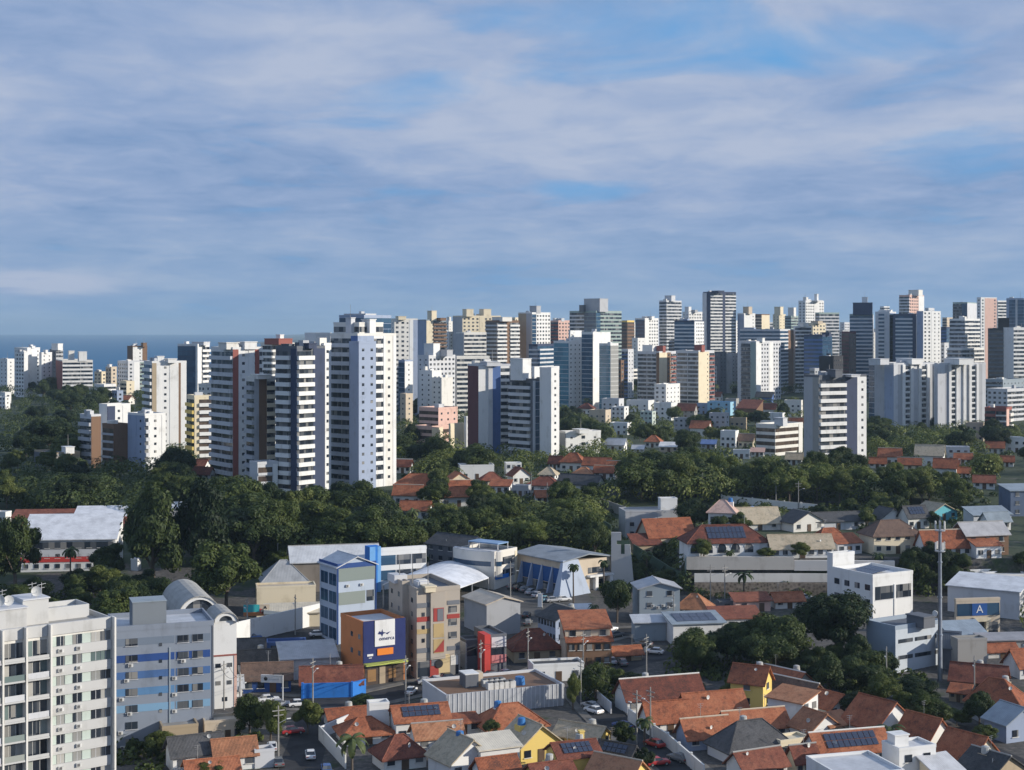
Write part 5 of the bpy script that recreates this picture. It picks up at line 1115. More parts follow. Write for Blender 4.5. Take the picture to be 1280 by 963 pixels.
# ------------------------------------------------------------------ right of centre
gb = house('grey gabled building with rows of air conditioners on its front', 792, 724, 848, 780, a=-6, roof='gy', rc=(.42, .43, .45), wc='ag', dr=.9, hw=.86, nL=2, nR=0, cat='office', name='office_building', group='shops and offices')
fcg = Face(gb, 'L', -gb['_w'] / 2, -gb['_d'] / 2, gb['_w'])
for i in range(5): ac_unit(fcg, gb['_w'] * (.32 + .13 * i), gb['_z'] * (.45 if i % 2 else .5), 0)
house('grey lean-to shed in front of the gabled office', 790, 770, 832, 802, a=-6, roof='shed', rc=(.50, .52, .55), wc='ag', dr=.6, hw=.8, nL=0, nR=0, cat='shed', name='shed')
house('bright orange hipped roof house right of the gabled office', 844, 742, 892, 772, a=20, roof='hip', rc='og', wc='wh', dr=.8, hw=.45, nL=4)
house('long white house with blue solar roof and brick doors', 830, 768, 904, 808, a=-10, roof='shed', rc='ag', wc='wh', dr=.7, hw=.8, sol=5, nL=3)
house('red shed roof white house beside the dark garden trees', 886, 760, 950, 790, a=-8, roof='shed', rc='rd', wc='wh', dr=.5, hw=.6, nL=4)
house('peach walled low house below the stone wall', 914, 742, 962, 766, a=-8, roof='shed', rc='rd', wc='pk', dr=.5, hw=.65, nL=2)
house('low terracotta shed right of the peach walled house', 962, 740, 1004, 762, a=-12, roof='gx', rc='tc', wc='ow', dr=.6)
house('dark low garage between solar house and peach house', 896, 750, 918, 764, a=-8, roof='flat', rc='dk', wc='dg', dr=.7, nL=1, cat='garage', name='garage')
house('long terracotta roof house with white doors near the street', 768, 845, 880, 894, a=-18, roof='gx', rc='rd', wc='wh', dr=.4, hw=.5, nL=6, sol=0)
house('terracotta porch house with white pillars by the street wall', 800, 876, 864, 920, a=-18, roof='gx', rc='tc', wc='wh', dr=.55, hw=.5, nL=3)
house('terracotta house with white firewall lines, right of the porch house', 846, 864, 934, 912, a=-18, roof='gx', rc='tc', wc='wh', dr=.5, hw=.52, nL=4)
house('terracotta roof with blue-white wall above the street wall', 846, 896, 914, 940, a=-18, roof='gx', rc='tc', wc='lb', dr=.6, hw=.5)
house('long terracotta house behind the charcoal roof', 896, 886, 986, 930, a=-18, roof='gx', rc='tc', wc='wh', dr=.45, hw=.52, nL=4)
house('big charcoal roof house in the lower right centre', 884, 900, 990, 958, a=-24, roof='hip', rc='dk', wc='lg', dr=.6, hw=.42, nL=4)
house('terracotta roof at the bottom edge under the charcoal roof', 908, 936, 984, 984, a=-26, roof='gx', rc='rd', wc='ow', dr=.6)
house('cream flat terrace right of the charcoal roof', 960, 920, 1012, 950, a=-26, roof='flat', rc='cr', wc='cr', dr=.6, nL=2)
house('yellow fronted white house with terracotta roof, right', 912, 831, 966, 890, a=28, roof='gx', rc='tc', wc='ye', dr=.8, hw=.68, nL=1, nR=1)
house('long terracotta roof running back from the yellow house', 938, 834, 1014, 872, a=50, roof='gx', rc='tc', wc='wh', dr=.5, hw=.55)
house('brown roofed yellow house behind the bare white gable', 958, 848, 1030, 890, a=48, roof='gx', rc='br', wc='ye', dr=.5, hw=.55)
house('tall white blank-walled house with pink-orange roof', 960, 862, 1022, 916, a=44, roof='shed', rc='og', wc='wh', dr=.7, hw=.78, nL=0, nR=2)
house('white house with blue doors and orange roofs, lower right', 988, 888, 1050, 934, a=-30, roof='gy', rc='og', wc='wh', dr=.8, hw=.55)
house('orange roofed wing touching the blue-door white house', 1018, 893, 1070, 930, a=-30, roof='shed', rc='og', wc='cr', dr=.7, hw=.68)
house('white gable house with stained terracotta slope, lower right', 1052, 872, 1142, 936, a=-35, roof='gy', rc='tc', wc='wh', dr=.8, hw=.48, nL=2, nR=3)
house('terracotta roof tucked left of the stained slope', 1008, 864, 1068, 900, a=-35, roof='gy', rc='tc', wc='wh', dr=.9, hw=.5)
house('long terracotta row house sloping down to the right', 1120, 893, 1190, 948, a=-36, roof='gy', rc='tc', wc='ow', dr=1.0, hw=.45)
house('second terracotta row roof near the bottom right trees', 1170, 915, 1248, 972, a=-36, roof='gy', rc='tc', wc='cr', dr=1.0, hw=.45)
house('terracotta house with two rows of solar panels, lower right', 1004, 912, 1112, 966, a=-16, roof='gx', rc='tc', wc='wh', dr=.45, hw=.55, sol=9, nL=5)
house('white flat roofed house at the bottom right edge', 1012, 953, 1124, 1012, a=-16, roof='flat', rc='lg', wc='wh', dr=1.0, nL=3)
house('white villa with roof hatch box beside the small palm', 1104, 928, 1168, 984, a=-20, roof='flat', rc='lg', wc='wh', dr=.7, nL=2, tank='box')
house('cream wing at the bottom edge right of the white villa', 1150, 946, 1202, 990, a=-28, roof='shed', rc='lg', wc='cr', dr=.7)
house('dark solar covered roof in the bottom right corner', 1196, 938, 1282, 990, a=-34, roof='gy', rc='dk', wc='tn', dr=.8, hw=.5)
house('dark red roof left of the solar terracotta house', 984, 930, 1022, 972, a=-20, roof='gx', rc='rd', wc='cr', dr=.8)
house('pale grey-blue gabled house at the right edge', 1232, 880, 1300, 930, a=-24, roof='gy', rc='ag', wc='lb', dr=.7, hw=.6, nL=2)
# right edge terracotta group
house('broad terracotta roof with orange hip at the right edge', 1206, 848, 1285, 895, a=30, roof='hip', rc='tc', wc='tn', dr=.7, hw=.4)
house('dark terracotta roof behind the broad right edge roof', 1186, 830, 1262, 868, a=24, roof='gx', rc='rd', wc='tn', dr=.6, hw=.45)
house('terracotta roof on white walls cut by the right edge', 1256, 810, 1320, 850, a=-18, roof='gx', rc='tc', wc='wh', dr=.6, hw=.5)
house('small orange lean-to roof by the pole base', 1186, 856, 1214, 880, a=30, roof='shed', rc='tc', wc='tn', dr=.7)
house('low terracotta strip house behind the stained wall', 1228, 806, 1270, 824, a=-10, roof='gx', rc='tc', wc='ow', dr=.5)
# blue grey box building and neighbours
bx = T('blue-grey box building with dark slots on its pale right face', hit(1120, 842).y, 1083, 1119, 1176, 788, (.30, .36, .43), '', '', a=58, cat='depot', name='depot', group='shops and offices', depth=16, roofs=[(1135, 1167, 770, 'dg', .45)])
wl, wr = solve(bx.location.x, bx.location.y, 1083, 1176, R(58), 16); zt = 74 - (788 - PY0) / F * bx.location.y - bx.location.z; fc = Face(bx, 'R', 0, 0, wr)
fc.box('front_panel', .02, wr - .02, -.1, .08, 0, zt, wall((.50, .55, .60)))
for z in (.30, .68):
    for u0, u1 in ((.06, .37), (.42, .78), (.86, .94)): fc.box('window', u0 * wr, u1 * wr, -.1, .14, z * zt, (z + .09) * zt, glass('dark'))
house('rough grey stained wall block right of the thin tall pole', 1190, 796, 1232, 842, a=-10, roof='flat', rc='cc', wc='cc', dr=.5, nL=0, nR=0, cat='outbuilding', name='outbuilding')
house('dark lean-to between blue-grey box and stained wall block', 1172, 790, 1200, 838, a=20, roof='shed', rc='dg', wc='dg', dr=.6, cat='shed', name='shed', nL=0, nR=0)
house('grey blue shed roof below the sign shop', 1176, 778, 1230, 812, a=-12, roof='shed', rc=(.30, .36, .42), wc='ag', dr=.6, cat='shed', name='shed', nL=2, nR=0)
house('long low grey garage row with parked vehicles, right edge', 1222, 793, 1300, 818, a=-6, roof='shed', rc=(.34, .33, .34), wc='cc', dr=.35, hw=.8, cat='garage', name='garage', nL=5, nR=0)
wb = T('white building with two big dark front windows and rooftop solar rows', hit(1092, 775).y, 1040, 1091, 1141, 723, 'wh', 'w:1', '', a=60, fh=3.6, cat='office', name='office_building', group='shops and offices', roofmat='lg',
       more=[dict(Y=hit(1092, 775).y + 14, xl=1034, xc=1041, xr=1068, yt=696, wc='wh', Ls='', Rs='')])
wl, wr = solve(wb.location.x, wb.location.y, 1040, 1141, R(60), 16); zt = 74 - (723 - PY0) / F * wb.location.y - wb.location.z; fc = Face(wb, 'R', 0, 0, wr)
for u0, u1 in ((.06, .50), (.58, .95)):
    o = fc.box('window', u0 * wr, u1 * wr, -.1, .1, zt * .45, zt * .78, glass('dark')); part('frame', o, boxmesh((u1 - u0) * wr + .3, .16, .16, lg), (0, -.03, -zt * .165))
fc.box('pilaster', .52 * wr, .56 * wr, -.1, .2, 0, zt * .8, wh)
solar(wb, 8, zt + .2, 2, zt + 1.0, 9, n=5, rows=2, x0=-11)
house('white factory block with flat roof beyond the thin tall pole', 1180, 708, 1276, 740, a=-10, roof='flat', rc='lg', wc='wh', dr=.5, nL=0, nR=0, cat='factory', name='factory', group='large low buildings')
house('low white building stepped in front of the factory block', 1228, 716, 1284, 748, a=-10, roof='flat', rc='wh', wc='wh', dr=.5, nL=2, nR=0, cat='factory', name='factory', group='large low buildings')
house('long white roofed shed sloping beside the sign shop', 1184, 722, 1290, 776, a=34, roof='shed', rc=(.74, .75, .76), wc='lg', dr=.6, hw=.78, nL=0, nR=0, cat='shed', name='shed', group='large low buildings')
ss = T('shop with cream frame and blue glass sign band showing a white letter', hit(1206, 794).y, 1193, 1195, 1250, 752, 'be', '', '', a=80, cat='shop', name='shop_building', group='shops and offices', depth=5, roofmat='lg')
wr = solve(ss.location.x, ss.location.y, 1193, 1250, R(80), 5)[1]; zt = 74 - (752 - PY0) / F * ss.location.y - ss.location.z; fc = Face(ss, 'R', 0, 0, wr)
fc.box('window', .3, wr - .2, -.1, .1, zt * .56, zt * .92, glass('blue')); fc.box('sign_panel', wr * .36, wr * .70, .1, .16, zt * .56, zt * .92, wall((.02, .09, .30))); letters(ss, 'A', (.18, wr * .53, zt * .74), 2.6, wh, R(90))
fc.box('shop_front', wr * .12, wr * .95, -.1, .08, 0, zt * .36, glass('dark')); fc.box('pillar', wr * .40, wr * .45, 0, 1.0, 0, zt * .42, wall('cr')); fc.box('pillar', wr * .64, wr * .69, 0, 1.0, 0, zt * .42, wall('cr')); fc.box('entrance_canopy', wr * .38, wr * .74, .1, 1.2, zt * .40, zt * .50, wall('cr'))
# ------------------------------------------------------------------ houses on the terrace
mo = house('modern grey house with white cube and pale blue front', 774, 636, 846, 674, a=-8, roof='flat', rc='cc', wc='gy', dr=.6, nL=4, nR=0)
house('white cube stair box on the modern grey house', 823, 622, 846, 662, a=-8, roof='flat', rc='lg', wc='wh', dr=.7, nL=0, nR=0, cat='stair box', name='stair_box', Y=mo.location.y)
house('orange gable roof house on the slope right of the cross tower', 797, 648, 868, 690, a=-16, roof='gx', rc='tc', wc='be', dr=.7, hw=.5)
house('lower orange porch roof in front of the sloping garden', 786, 668, 826, 698, a=-16, roof='shed', rc='rd', wc='tn', dr=.6)
ah = house('terrace house with white arches and blue solar roof', 850, 656, 958, 704, a=-8, roof='hip', rc='rd', wc='wh', dr=.45, hw=.55, sol=9, nL=0, nR=0)
w, d, z = ah['_w'], ah['_d'], ah['_z']
for i in range(5):
    m = M(); u = -w * .42 + i * w * .17; r = w * .055; zb3 = z * .30
    pts = [(u - r, zb3), (u + r, zb3)] + [(u + r * math.cos(math.pi * k / 8), z * .62 + r * math.sin(math.pi * k / 8)) for k in range(9)]
    m.face([(x, -d / 2 - .06, zz) for x, zz in pts], glass('dark')); o = m.obj('arch_window', ah)
    rim = M()
    for (xa, za), (xb, zb4) in zip(pts[2:], pts[3:]): rim.tube((xa, -d / 2 - .06, za), (xb, -d / 2 - .06, zb4), .12, .12, wh, 5)
    rim.obj('arch_rim', o)
house('pale pink hip roofed villa behind the arched house', 884, 625, 922, 668, a=14, roof='hip', rc='pk', wc='wh', dr=.8, hw=.7, nL=3)
house('wide sandy roof right of the pink hip villa', 916, 634, 974, 664, a=-10, roof='gx', rc='sd', wc='ow', dr=.6, hw=.4)
house('dark gabled house with pale walls under the posts wall', 974, 638, 1030, 666, a=-24, roof='gy', rc='dk', wc='ow', dr=.7, hw=.5)
house('long sandy roof house with dark window strip on the terrace', 958, 668, 1040, 702, a=-6, roof='gx', rc='sd', wc='wh', dr=.4, hw=.5, nL=7)
house('terracotta house group left of the brown hip villa', 1006, 660, 1066, 692, a=-18, roof='hip', rc='tc', wc='wh', dr=.7, hw=.4)
house('bright terracotta lean-to beside the white terrace gap', 1036, 668, 1076, 694, a=-18, roof='shed', rc='tc', wc='lg', dr=.7, hw=.6)
house('brown hip roofed cream villa with balcony on the terrace', 1076, 650, 1150, 694, a=-14, roof='hip', rc='br', wc='cr', dr=.6, hw=.62, nL=5)
house('wide terracotta roof house behind the thin tall pole', 1146, 662, 1224, 698, a=-10, roof='gx', rc='tc', wc='wh', dr=.4, hw=.45, nL=6)
house('two storey brown house with grey gable roof, upper right', 1192, 652, 1258, 696, a=-14, roof='gx', rc=(.46, .45, .45), wc='br', dr=.6, hw=.68, nL=3)
house('low terracotta roof in front of the brown two storey house', 1212, 674, 1250, 700, a=-12, roof='shed', rc='tc', wc='wh', dr=.6, hw=.7)
house('grey slate house behind the brown hip villa', 1086, 634, 1130, 660, a=-20, roof='gy', rc='dk', wc='wh', dr=.8, hw=.5)
house('dark solar roofed house behind the brown hip villa', 1124, 632, 1160, 662, a=-20, roof='gx', rc='dk', wc='ow', dr=.7, sol=5)
house('sandy roof house with bright turquoise gable, upper right', 1142, 628, 1196, 652, a=-28, roof='gy', rc='sd', wc=(.12, .42, .50), dr=.7, hw=.5)
house('dark roofed pair of houses left of the slate house', 1000, 640, 1080, 664, a=-14, roof='gx', rc='dk', wc='lg', dr=.5)
house('blue-grey warehouse at the right edge below the housing block', 1252, 606, 1310, 646, a=-8, roof='shed', rc='ag', wc=(.12, .16, .24), dr=.6, hw=.85, nL=3, cat='warehouse', name='warehouse', group='large low buildings')
house('long pale low roof beside the blue-grey warehouse', 1206, 634, 1262, 656, a=-12, roof='shed', rc='ag', wc='lg', dr=.5, cat='shed', name='shed', nL=0, nR=0)
house('white open gable frame shed at the right', 1226, 640, 1262, 664, a=-16, roof='gx', rc='ag', wc='wh', dr=.6, cat='shed', name='shed')
# ------------------------------------------------------------------ houses between tree belts
for t in [
    ('orange tiled house at the foot of the pale blue column tower', 494, 592, 552, 622, 12, 'hip', 'tc', 'ow', .6), ('low terracotta house beside the pale blue column tower', 492, 606, 530, 632, 10, 'gx', 'tc', 'ow', .6),
    ('terracotta long house with white arched front in the centre', 548, 608, 598, 634, -6, 'gx', 'tc', 'wh', .5), ('cream gable house right of the centre orange roofs', 556, 590, 588, 612, -22, 'gy', 'tc', 'cr', .8),
    ('white flat house behind the centre green trees', 572, 580, 618, 600, -8, 'flat', 'lg', 'wh', .6), ('small red roof at the left of the centre houses', 494, 574, 516, 592, 12, 'gx', 'rd', 'wh', .7),
    ('white gable house under the tower with curved balconies', 634, 584, 662, 606, -24, 'gy', 'rd', 'wh', .8), ('white cube house right under the curved balcony tower', 630, 578, 652, 598, -10, 'flat', 'lg', 'wh', .8),
    ('orange roof house right of the curved balcony tower', 700, 566, 734, 590, 20, 'hip', 'tc', 'ow', .7), ('terracotta roofs in front of the plain white mid-rise', 728, 572, 766, 592, 20, 'gx', 'tc', 'wh', .6),
    ('long black roofed white gable house in the centre', 696, 593, 756, 620, 26, 'gx', 'dk', 'wh', .5), ('red tiled house left of the long black roof', 658, 596, 704, 618, 14, 'hip', 'rd', 'ow', .7),
    ('small terracotta roof below the long black roof', 668, 612, 692, 630, -10, 'gx', 'tc', 'wh', .7), ('terracotta roof right of the long black roof house', 742, 582, 772, 600, 14, 'gx', 'tc', 'wh', .7),
    ('white low house with red roof beside the plain mid-rise', 686, 570, 704, 588, 20, 'gx', 'rd', 'wh', .7),
    ('white orange-roofed gable house right of the front dark tower', 1097, 560, 1128, 582, 20, 'gx', 'tc', 'wh', .7), ('white gable house with brown tile roof before the ribbed slabs', 1143, 556, 1182, 584, 22, 'gx', 'sd', 'wh', .6),
    ('orange roof white house above the right tree belt', 1166, 573, 1198, 598, 20, 'gx', 'tc', 'wh', .7), ('low cream roofs between the two gable houses', 1122, 572, 1152, 590, 14, 'gx', 'tc', 'cr', .6),
    ('grey flat roof house right of the brown tiled gable', 1182, 558, 1212, 578, 10, 'flat', 'lg', 'lg', .7), ('red roof house beside the white housing block', 1216, 594, 1244, 612, 14, 'gx', 'rd', 'wh', .6),
    ('small white house left of the white housing block', 1196, 584, 1214, 598, 20, 'gx', 'tc', 'wh', .7), ('orange low roof above the white housing block', 1250, 570, 1268, 584, 20, 'gx', 'tc', 'ow', .7),
    ('terracotta gable house at the left end of the centre roofs', 500, 626, 540, 650, 10, 'gx', 'tc', 'wh', .6), ('small cream house with red hip roof in the centre gap', 600, 590, 628, 610, -10, 'hip', 'rd', 'cr', .8),
    ('low terracotta roof behind the white arched front', 560, 600, 592, 618, -10, 'gx', 'tc', 'cr', .6), ('white wall house with terracotta shed roof in the centre', 612, 600, 640, 618, 12, 'shed', 'tc', 'wh', .7),
    ('grey flat house squeezed under the centre gables', 640, 606, 664, 622, 14, 'flat', 'lg', 'gy', .7), ('red roof house under the white mid-rise, rightmost', 758, 576, 784, 594, 16, 'gx', 'tc', 'wh', .6),
    ('sandy hip house left of the long black roof', 674, 584, 698, 602, 18, 'hip', 'sd', 'wh', .8), ('orange hip roof between the plain mid-rise and trees', 716, 584, 744, 600, 18, 'hip', 'og', 'wh', .8),
    ('ochre two-storey house below the teal glass complex', 736, 512, 764, 530, 26, 'flat', 'cc', 'be', .8), ('white stepped house right of the ochre two-storey house', 764, 508, 786, 526, 28, 'flat', 'lg', 'wh', .8), ('grey brick house left of the open brown framed house', 906, 498, 924, 514, 26, 'flat', 'cc', 'cc', .8),
    ('pink-roofed low house behind the white narrow front house', 830, 494, 852, 508, 22, 'gx', 'pk', 'ow', .7), ('terracotta house above the blue tarpaulin shed', 862, 526, 890, 546, 24, 'gx', 'tc', 'ow', .7), ('grey concrete frame house under the brick red roofed house', 842, 522, 866, 542, 24, 'flat', 'cc', 'gy', .8),
    ('white three-storey house right of the blue tarpaulin shed', 900, 538, 924, 560, 24, 'flat', 'lg', 'wh', .8), ('brown tiled house left of the stepped mid-rise', 922, 542, 944, 560, 20, 'gx', 'br', 'cr', .7), ('pale terrace house above the stepped mid-rise', 950, 526, 972, 544, 24, 'flat', 'cc', 'ow', .8),
    ('pale green house at the left end of the distant house row', 800, 514, 820, 532, 26, 'flat', 'lg', 'pg', .8), ('orange hipped house in the trees left of the shed roof', 806, 544, 828, 560, 18, 'hip', 'tc', 'ow', .8), ('white long house right under the plain white mid-rise annex', 752, 548, 784, 564, 20, 'gx', 'lg', 'wh', .5),
    ('beige flats left of the red brick flats', 1206, 528, 1232, 552, 24, 'flat', 'cc', 'be', .7), ('white block of shops before the red brick flats', 1256, 546, 1286, 566, 18, 'flat', 'lg', 'wh', .6), ('terracotta house left of the white housing block corner', 1192, 566, 1216, 582, 20, 'gx', 'tc', 'wh', .7),
    ('white terrace house in the middle of the green belt gap', 762, 528, 790, 544, 24, 'flat', 'lg', 'wh', .7), ('tiny red roof house right under the teal glass complex', 722, 504, 744, 518, 24, 'hip', 'rd', 'ow', .8),
    ('pale low house under the bright glass end of the complex', 752, 498, 780, 520, 30, 'flat', 'lg', 'lg', .6), ('brown brick low house right of the grey square house', 912, 522, 934, 540, 24, 'flat', 'cc', 'tn', .7),
    ('white flats at the right of the distant house row', 958, 516, 982, 534, 24, 'flat', 'lg', 'wh', .7), ('orange roof house at the end of the distant house row', 986, 522, 1004, 536, 20, 'gx', 'tc', 'ow', .6),
    ('sandy gable roof left of the front dark tower foot', 982, 566, 1004, 582, 18, 'gx', 'sd', 'wh', .6), ('orange gable at the foot of the red brick flats', 1232, 552, 1256, 568, 18, 'gx', 'tc', 'ow', .6),
    ('white cottage right of the brown tiled gable house', 1180, 574, 1200, 588, 18, 'gx', 'rd', 'wh', .7), ('low orange strip roof left of the two gable houses', 1086, 572, 1108, 586, 18, 'gx', 'tc', 'wh', .5),
    ('white house with flat roof behind the centre tree line', 783, 500, 818, 516, 30, 'flat', 'lg', 'wh', .6), ('white narrow front house right of the flat white one', 817, 503, 846, 526, 30, 'flat', 'dk', 'wh', .7),
    ('brick red roofed house in the distant house row', 846, 504, 872, 524, 24, 'gx', 'rd', 'cc', .6), ('sky blue topped house in the distant house row', 884, 502, 920, 520, 30, 'flat', 'sb', (.30, .52, .66), .6),
    ('grey square house under the sky blue topped house', 886, 516, 912, 544, 24, 'flat', 'lg', 'gy', .7), ('blue-grey low house left of the sky blue topped house', 870, 504, 892, 518, 24, 'flat', 'ag', 'lb', .6),
    ('open brown framed house with cream side wall', 920, 500, 954, 526, 34, 'shed', 'rd', 'br', .7), ('dark roofed house behind the open brown framed house', 944, 490, 968, 504, 24, 'gx', 'dk', 'mb', .6),
    ('red low roof right of the open brown framed house', 952, 504, 972, 520, 20, 'gx', 'rd', 'ow', .7), ('grey terrace house left of the front dark tower', 980, 500, 1004, 522, 20, 'flat', 'cc', 'ow', .6),
    ('tiny red roof under the cream apartment pair', 880, 490, 904, 502, 24, 'gx', 'rd', 'ow', .6), ('white shed roof in the trees below the distant house row', 824, 553, 850, 566, 14, 'shed', 'wh', 'be', .6),
    ('small white house among trees right of the shed roof', 790, 556, 806, 566, 14, 'gx', 'lg', 'wh', .7), ('bright white low wall house under the stepped mid-rise', 916, 562, 938, 574, 10, 'flat', 'lg', 'wh', .5),
    ('blue tarpaulin roof shed deep in the centre trees', 876, 550, 896, 562, 14, 'shed', 'mb', 'gy', .7), ('small pinkish roof in front of the stepped mid-rise', 938, 560, 956, 572, 14, 'shed', 'pk', 'ow', .7),
    ('red roofed houses at the foot of the cream yellow-balcony block', 236, 574, 262, 590, 18, 'gx', 'rd', 'wh', .6), ('white red-roofed house right of the tall white slab', 240, 584, 268, 602, 18, 'gx', 'rd', 'wh', .6),
    ('white hut in the left park', 134, 484, 156, 498, 24, 'flat', 'lg', 'wh', .6), ('red roof low house in the left park', 142, 494, 168, 506, 20, 'gx', 'tc', 'ow', .6), ('white low block at the far left above park trees', -4, 496, 12, 512, 20, 'flat', 'lg', 'wh', .7)]:
    house(t[0], t[1], t[2], t[3], t[4], a=t[5], roof=t[6], rc=t[7], wc=t[8], dr=t[9], nL=3, nR=1)
# ------------------------------------------------------------------ trees
random.seed(11)
LD = leafmat('dark', (.013, .026, .009), (.032, .053, .015), (.068, .092, .025))
LM = leafmat('mid', (.028, .046, .012), (.064, .090, .021), (.115, .136, .033))
LY = leafmat('bright', (.045, .066, .015), (.098, .130, .028), (.155, .175, .042))
LP = leafmat('palm', (.025, .042, .014), (.055, .080, .026), (.10, .125, .045))
BARK = simple('bark', (.12, .095, .075), .9)
def crown(mat, n_lobes, leaves, flat=.75, size=.85, spread=.68, seed=0):
    """unit-ish crown of radius 5 m: leaf clumps spread over and inside many lobes"""
    rd = random.Random(seed); m = M(); k = m.slot(mat); lobes = []
    for i in range(n_lobes):
        while True:
            p = Vector((rd.uniform(-1, 1), rd.uniform(-1, 1), rd.uniform(-.75, 1)))
            if .25 < p.length < 1: break
        r = rd.uniform(.20, .40) * (1.15 - .35 * p.length)
        lobes.append((Vector((p.x * 5 * spread, p.y * 5 * spread, p.z * 5 * flat * spread)), r * 5))
    lobes.append((Vector((0, 0, 0)), 2.4))
    for i in range(leaves):
        c, r = lobes[i % len(lobes)]
        d = Vector((rd.gauss(0, 1), rd.gauss(0, 1), rd.gauss(.25, 1))).normalized()
        rr = r * (rd.uniform(.72, 1.06) if rd.random() < .86 else rd.uniform(1.05, 1.28))
        p = c + Vector((d.x, d.y, d.z * .85)) * rr
        nrm = (d + Vector((rd.gauss(0, .27), rd.gauss(0, .27), rd.gauss(.12, .27)))).normalized()
        u = nrm.orthogonal().normalized(); a = rd.uniform(0, 6.28); w = nrm.cross(u)
        e1 = u * math.cos(a) + w * math.sin(a); e2 = nrm.cross(e1); s = size * rd.uniform(.5, 1.15) * .5
        j = len(m.v)
        bend = nrm * (-.25 * s)
        m.v += [tuple(p - e1 * s * 1.3 + bend), tuple(p - e2 * s * .7), tuple(p + e1 * s * 1.3 + bend), tuple(p + e2 * s * .7)]
        m.f.append((j, j + 1, j + 2, j + 3)); m.m.append(k)
    return m.mesh('crown')
def trunk(h=6, r=.32, seed=0):
    rd = random.Random(seed); m = M(); m.tube((0, 0, -1.5), (.15, .1, h * .55), r, r * .75, BARK, 7)
    for i in range(5):
        a = i * 1.26 + rd.random(); m.tube((.12, .08, h * (.42 + .03 * i)), (math.cos(a) * 2.2, math.sin(a) * 2.2, h * .55 + 2.4 + rd.random()), r * .5, r * .15, BARK, 5)
    return m.mesh('trunk')
CROWNS = {}
for key, mat, specs in (('d', LD, [(21, 13872, .8, 0.43, .70), (26, 15504, .7, 0.4, .74), (18, 12240, .95, 0.46, .66)]), ('m', LM, [(22, 13872, .8, 0.43, .70), (28, 15504, .66, 0.4, .76), (18, 11424, .95, 0.46, .66)]), ('y', LY, [(20, 12240, .72, 0.43, .72), (26, 13872, .62, 0.4, .78)])):
    CROWNS[key] = [crown(mat, *s, seed=hash(key) % 7 + i * 13 if False else ord(key) + i * 13) for i, s in enumerate(specs)]
TRUNKS = [trunk(6, .34, i) for i in range(3)]
DESC = {'d': 'dark green', 'm': 'leafy green', 'y': 'yellow-green'}
def tree_at(x, y, z, h, w, kind, rd):
    """h: full height, w: crown width; the crown takes the upper part"""
    me = rd.choice(CROWNS[kind]); o = bpy.data.objects.new('broadleaf_tree', None); C.objects.link(o); o.location = (x, y, z); o.rotation_euler = (0, 0, rd.uniform(0, 6.28))
    cz = h * .60; sv = h * .44 / 4.1; sw = w / 9.0
    cr = part('crown', o, me, (0, 0, cz)); cr.scale = (sw * rd.uniform(.9, 1.12), sw * rd.uniform(.9, 1.12), sv)
    tk = part('trunk', o, rd.choice(TRUNKS), (0, 0, 0)); s = h / 11.5; tk.scale = (s, s, s)
    return o
ORD = 'first second third fourth fifth sixth seventh eighth ninth tenth eleventh twelfth thirteenth fourteenth fifteenth sixteenth seventeenth eighteenth nineteenth twentieth'.split()
def clear_view(p, h, w, lim=.36, pad=1.0):
    # a tree may not stand in a house nor hide most of one that the photo shows
    px = CX + F * p.x / p.y; hw = w / 2 * F / p.y; t = PY0 + F * (H - p.z - h) / p.y; bt = PY0 + F * (H - p.z) / p.y
    for (x0, yt, x1, yb, Y, hx, hy, r) in HB:
        if (p.x - hx) ** 2 + (p.y - hy) ** 2 < (r + pad) ** 2: return False
        if p.y < Y + 3:
            ox = min(px + hw, x1) - max(px - hw, x0); oy = min(bt, yb) - max(t, yt)
            if ox > 0 and oy > 0 and ox * oy > lim * (x1 - x0) * (yb - yt): return False
    return True
def grove(place, px, n, hr, kinds='dm', wf=(.92, 1.28), sep=.5, group=None, name='broadleaf_tree', noun='tree'):
    """n trees rooted at random ground pixels inside the box px, labelled by look and order from the left"""
    rd = random.Random(place); x0, y0, x1, y1 = px; P = []; tries = 0
    while len(P) < n and tries < 900:
        tries += 1; gx_, gy_ = rd.uniform(x0, x1), rd.uniform(y0, y1); p = hit(gx_, gy_); h = rd.uniform(*hr); w = h * rd.uniform(*wf)
        if not clear_view(p, h, w): continue
        if all((p - q[0]).length > sep * (w + q[2]) / 2 for q in P): P.append((p, h, w, gx_))
    P.sort(key=lambda q: CX + F * q[0].x / q[0].y)
    hs = sorted(q[1] for q in P)
    for i, (p, h, w, gx_) in enumerate(P):
        k = rd.choice(kinds); o = tree_at(p.x, p.y, p.z, h, w, k, rd)
        sz = 'tall' if h > hs[int(len(hs) * .7)] else ('low' if h < hs[int(len(hs) * .3)] else 'round')
        tag(o, f'{sz} {DESC[k]} {noun}, {ORD[i]} from left {place}', noun, group or 'trees')
def solo(label, px, py, top, wpx, kind, seed=1):
    p = hit(px, py); h = (74 - (top - PY0) / F * p.y) - p.z; rd = random.Random(seed + int(px))
    o = tree_at(p.x, p.y, p.z, h, wpx * p.y / F, kind, rd); KIDS[o.name][0].location.z = h * .56; KIDS[o.name][0].scale.z = h * .46 / 4.1; tag(o, label, 'tree', 'trees'); return o
solo('huge dark tree with loose top standing right of the white school roof', 192, 742, 604, 92, 'd')
solo('second huge dark tree between school tree and red-striped tower', 252, 738, 598, 90, 'd')
solo('big rounded tree with sunlit right edge behind the barrel roof', 282, 764, 672, 92, 'm')
solo('big tree at the left edge over the school wall', 20, 742, 646, 70, 'm')
solo('round dense mango tree beside the grey gabled office', 771, 779, 722, 42, 'd')
solo('largest crown right of centre, below the white two-window building', 1046, 826, 738, 104, 'd')
solo('wide dark tree left of the largest crown on the right', 972, 838, 764, 74, 'd')
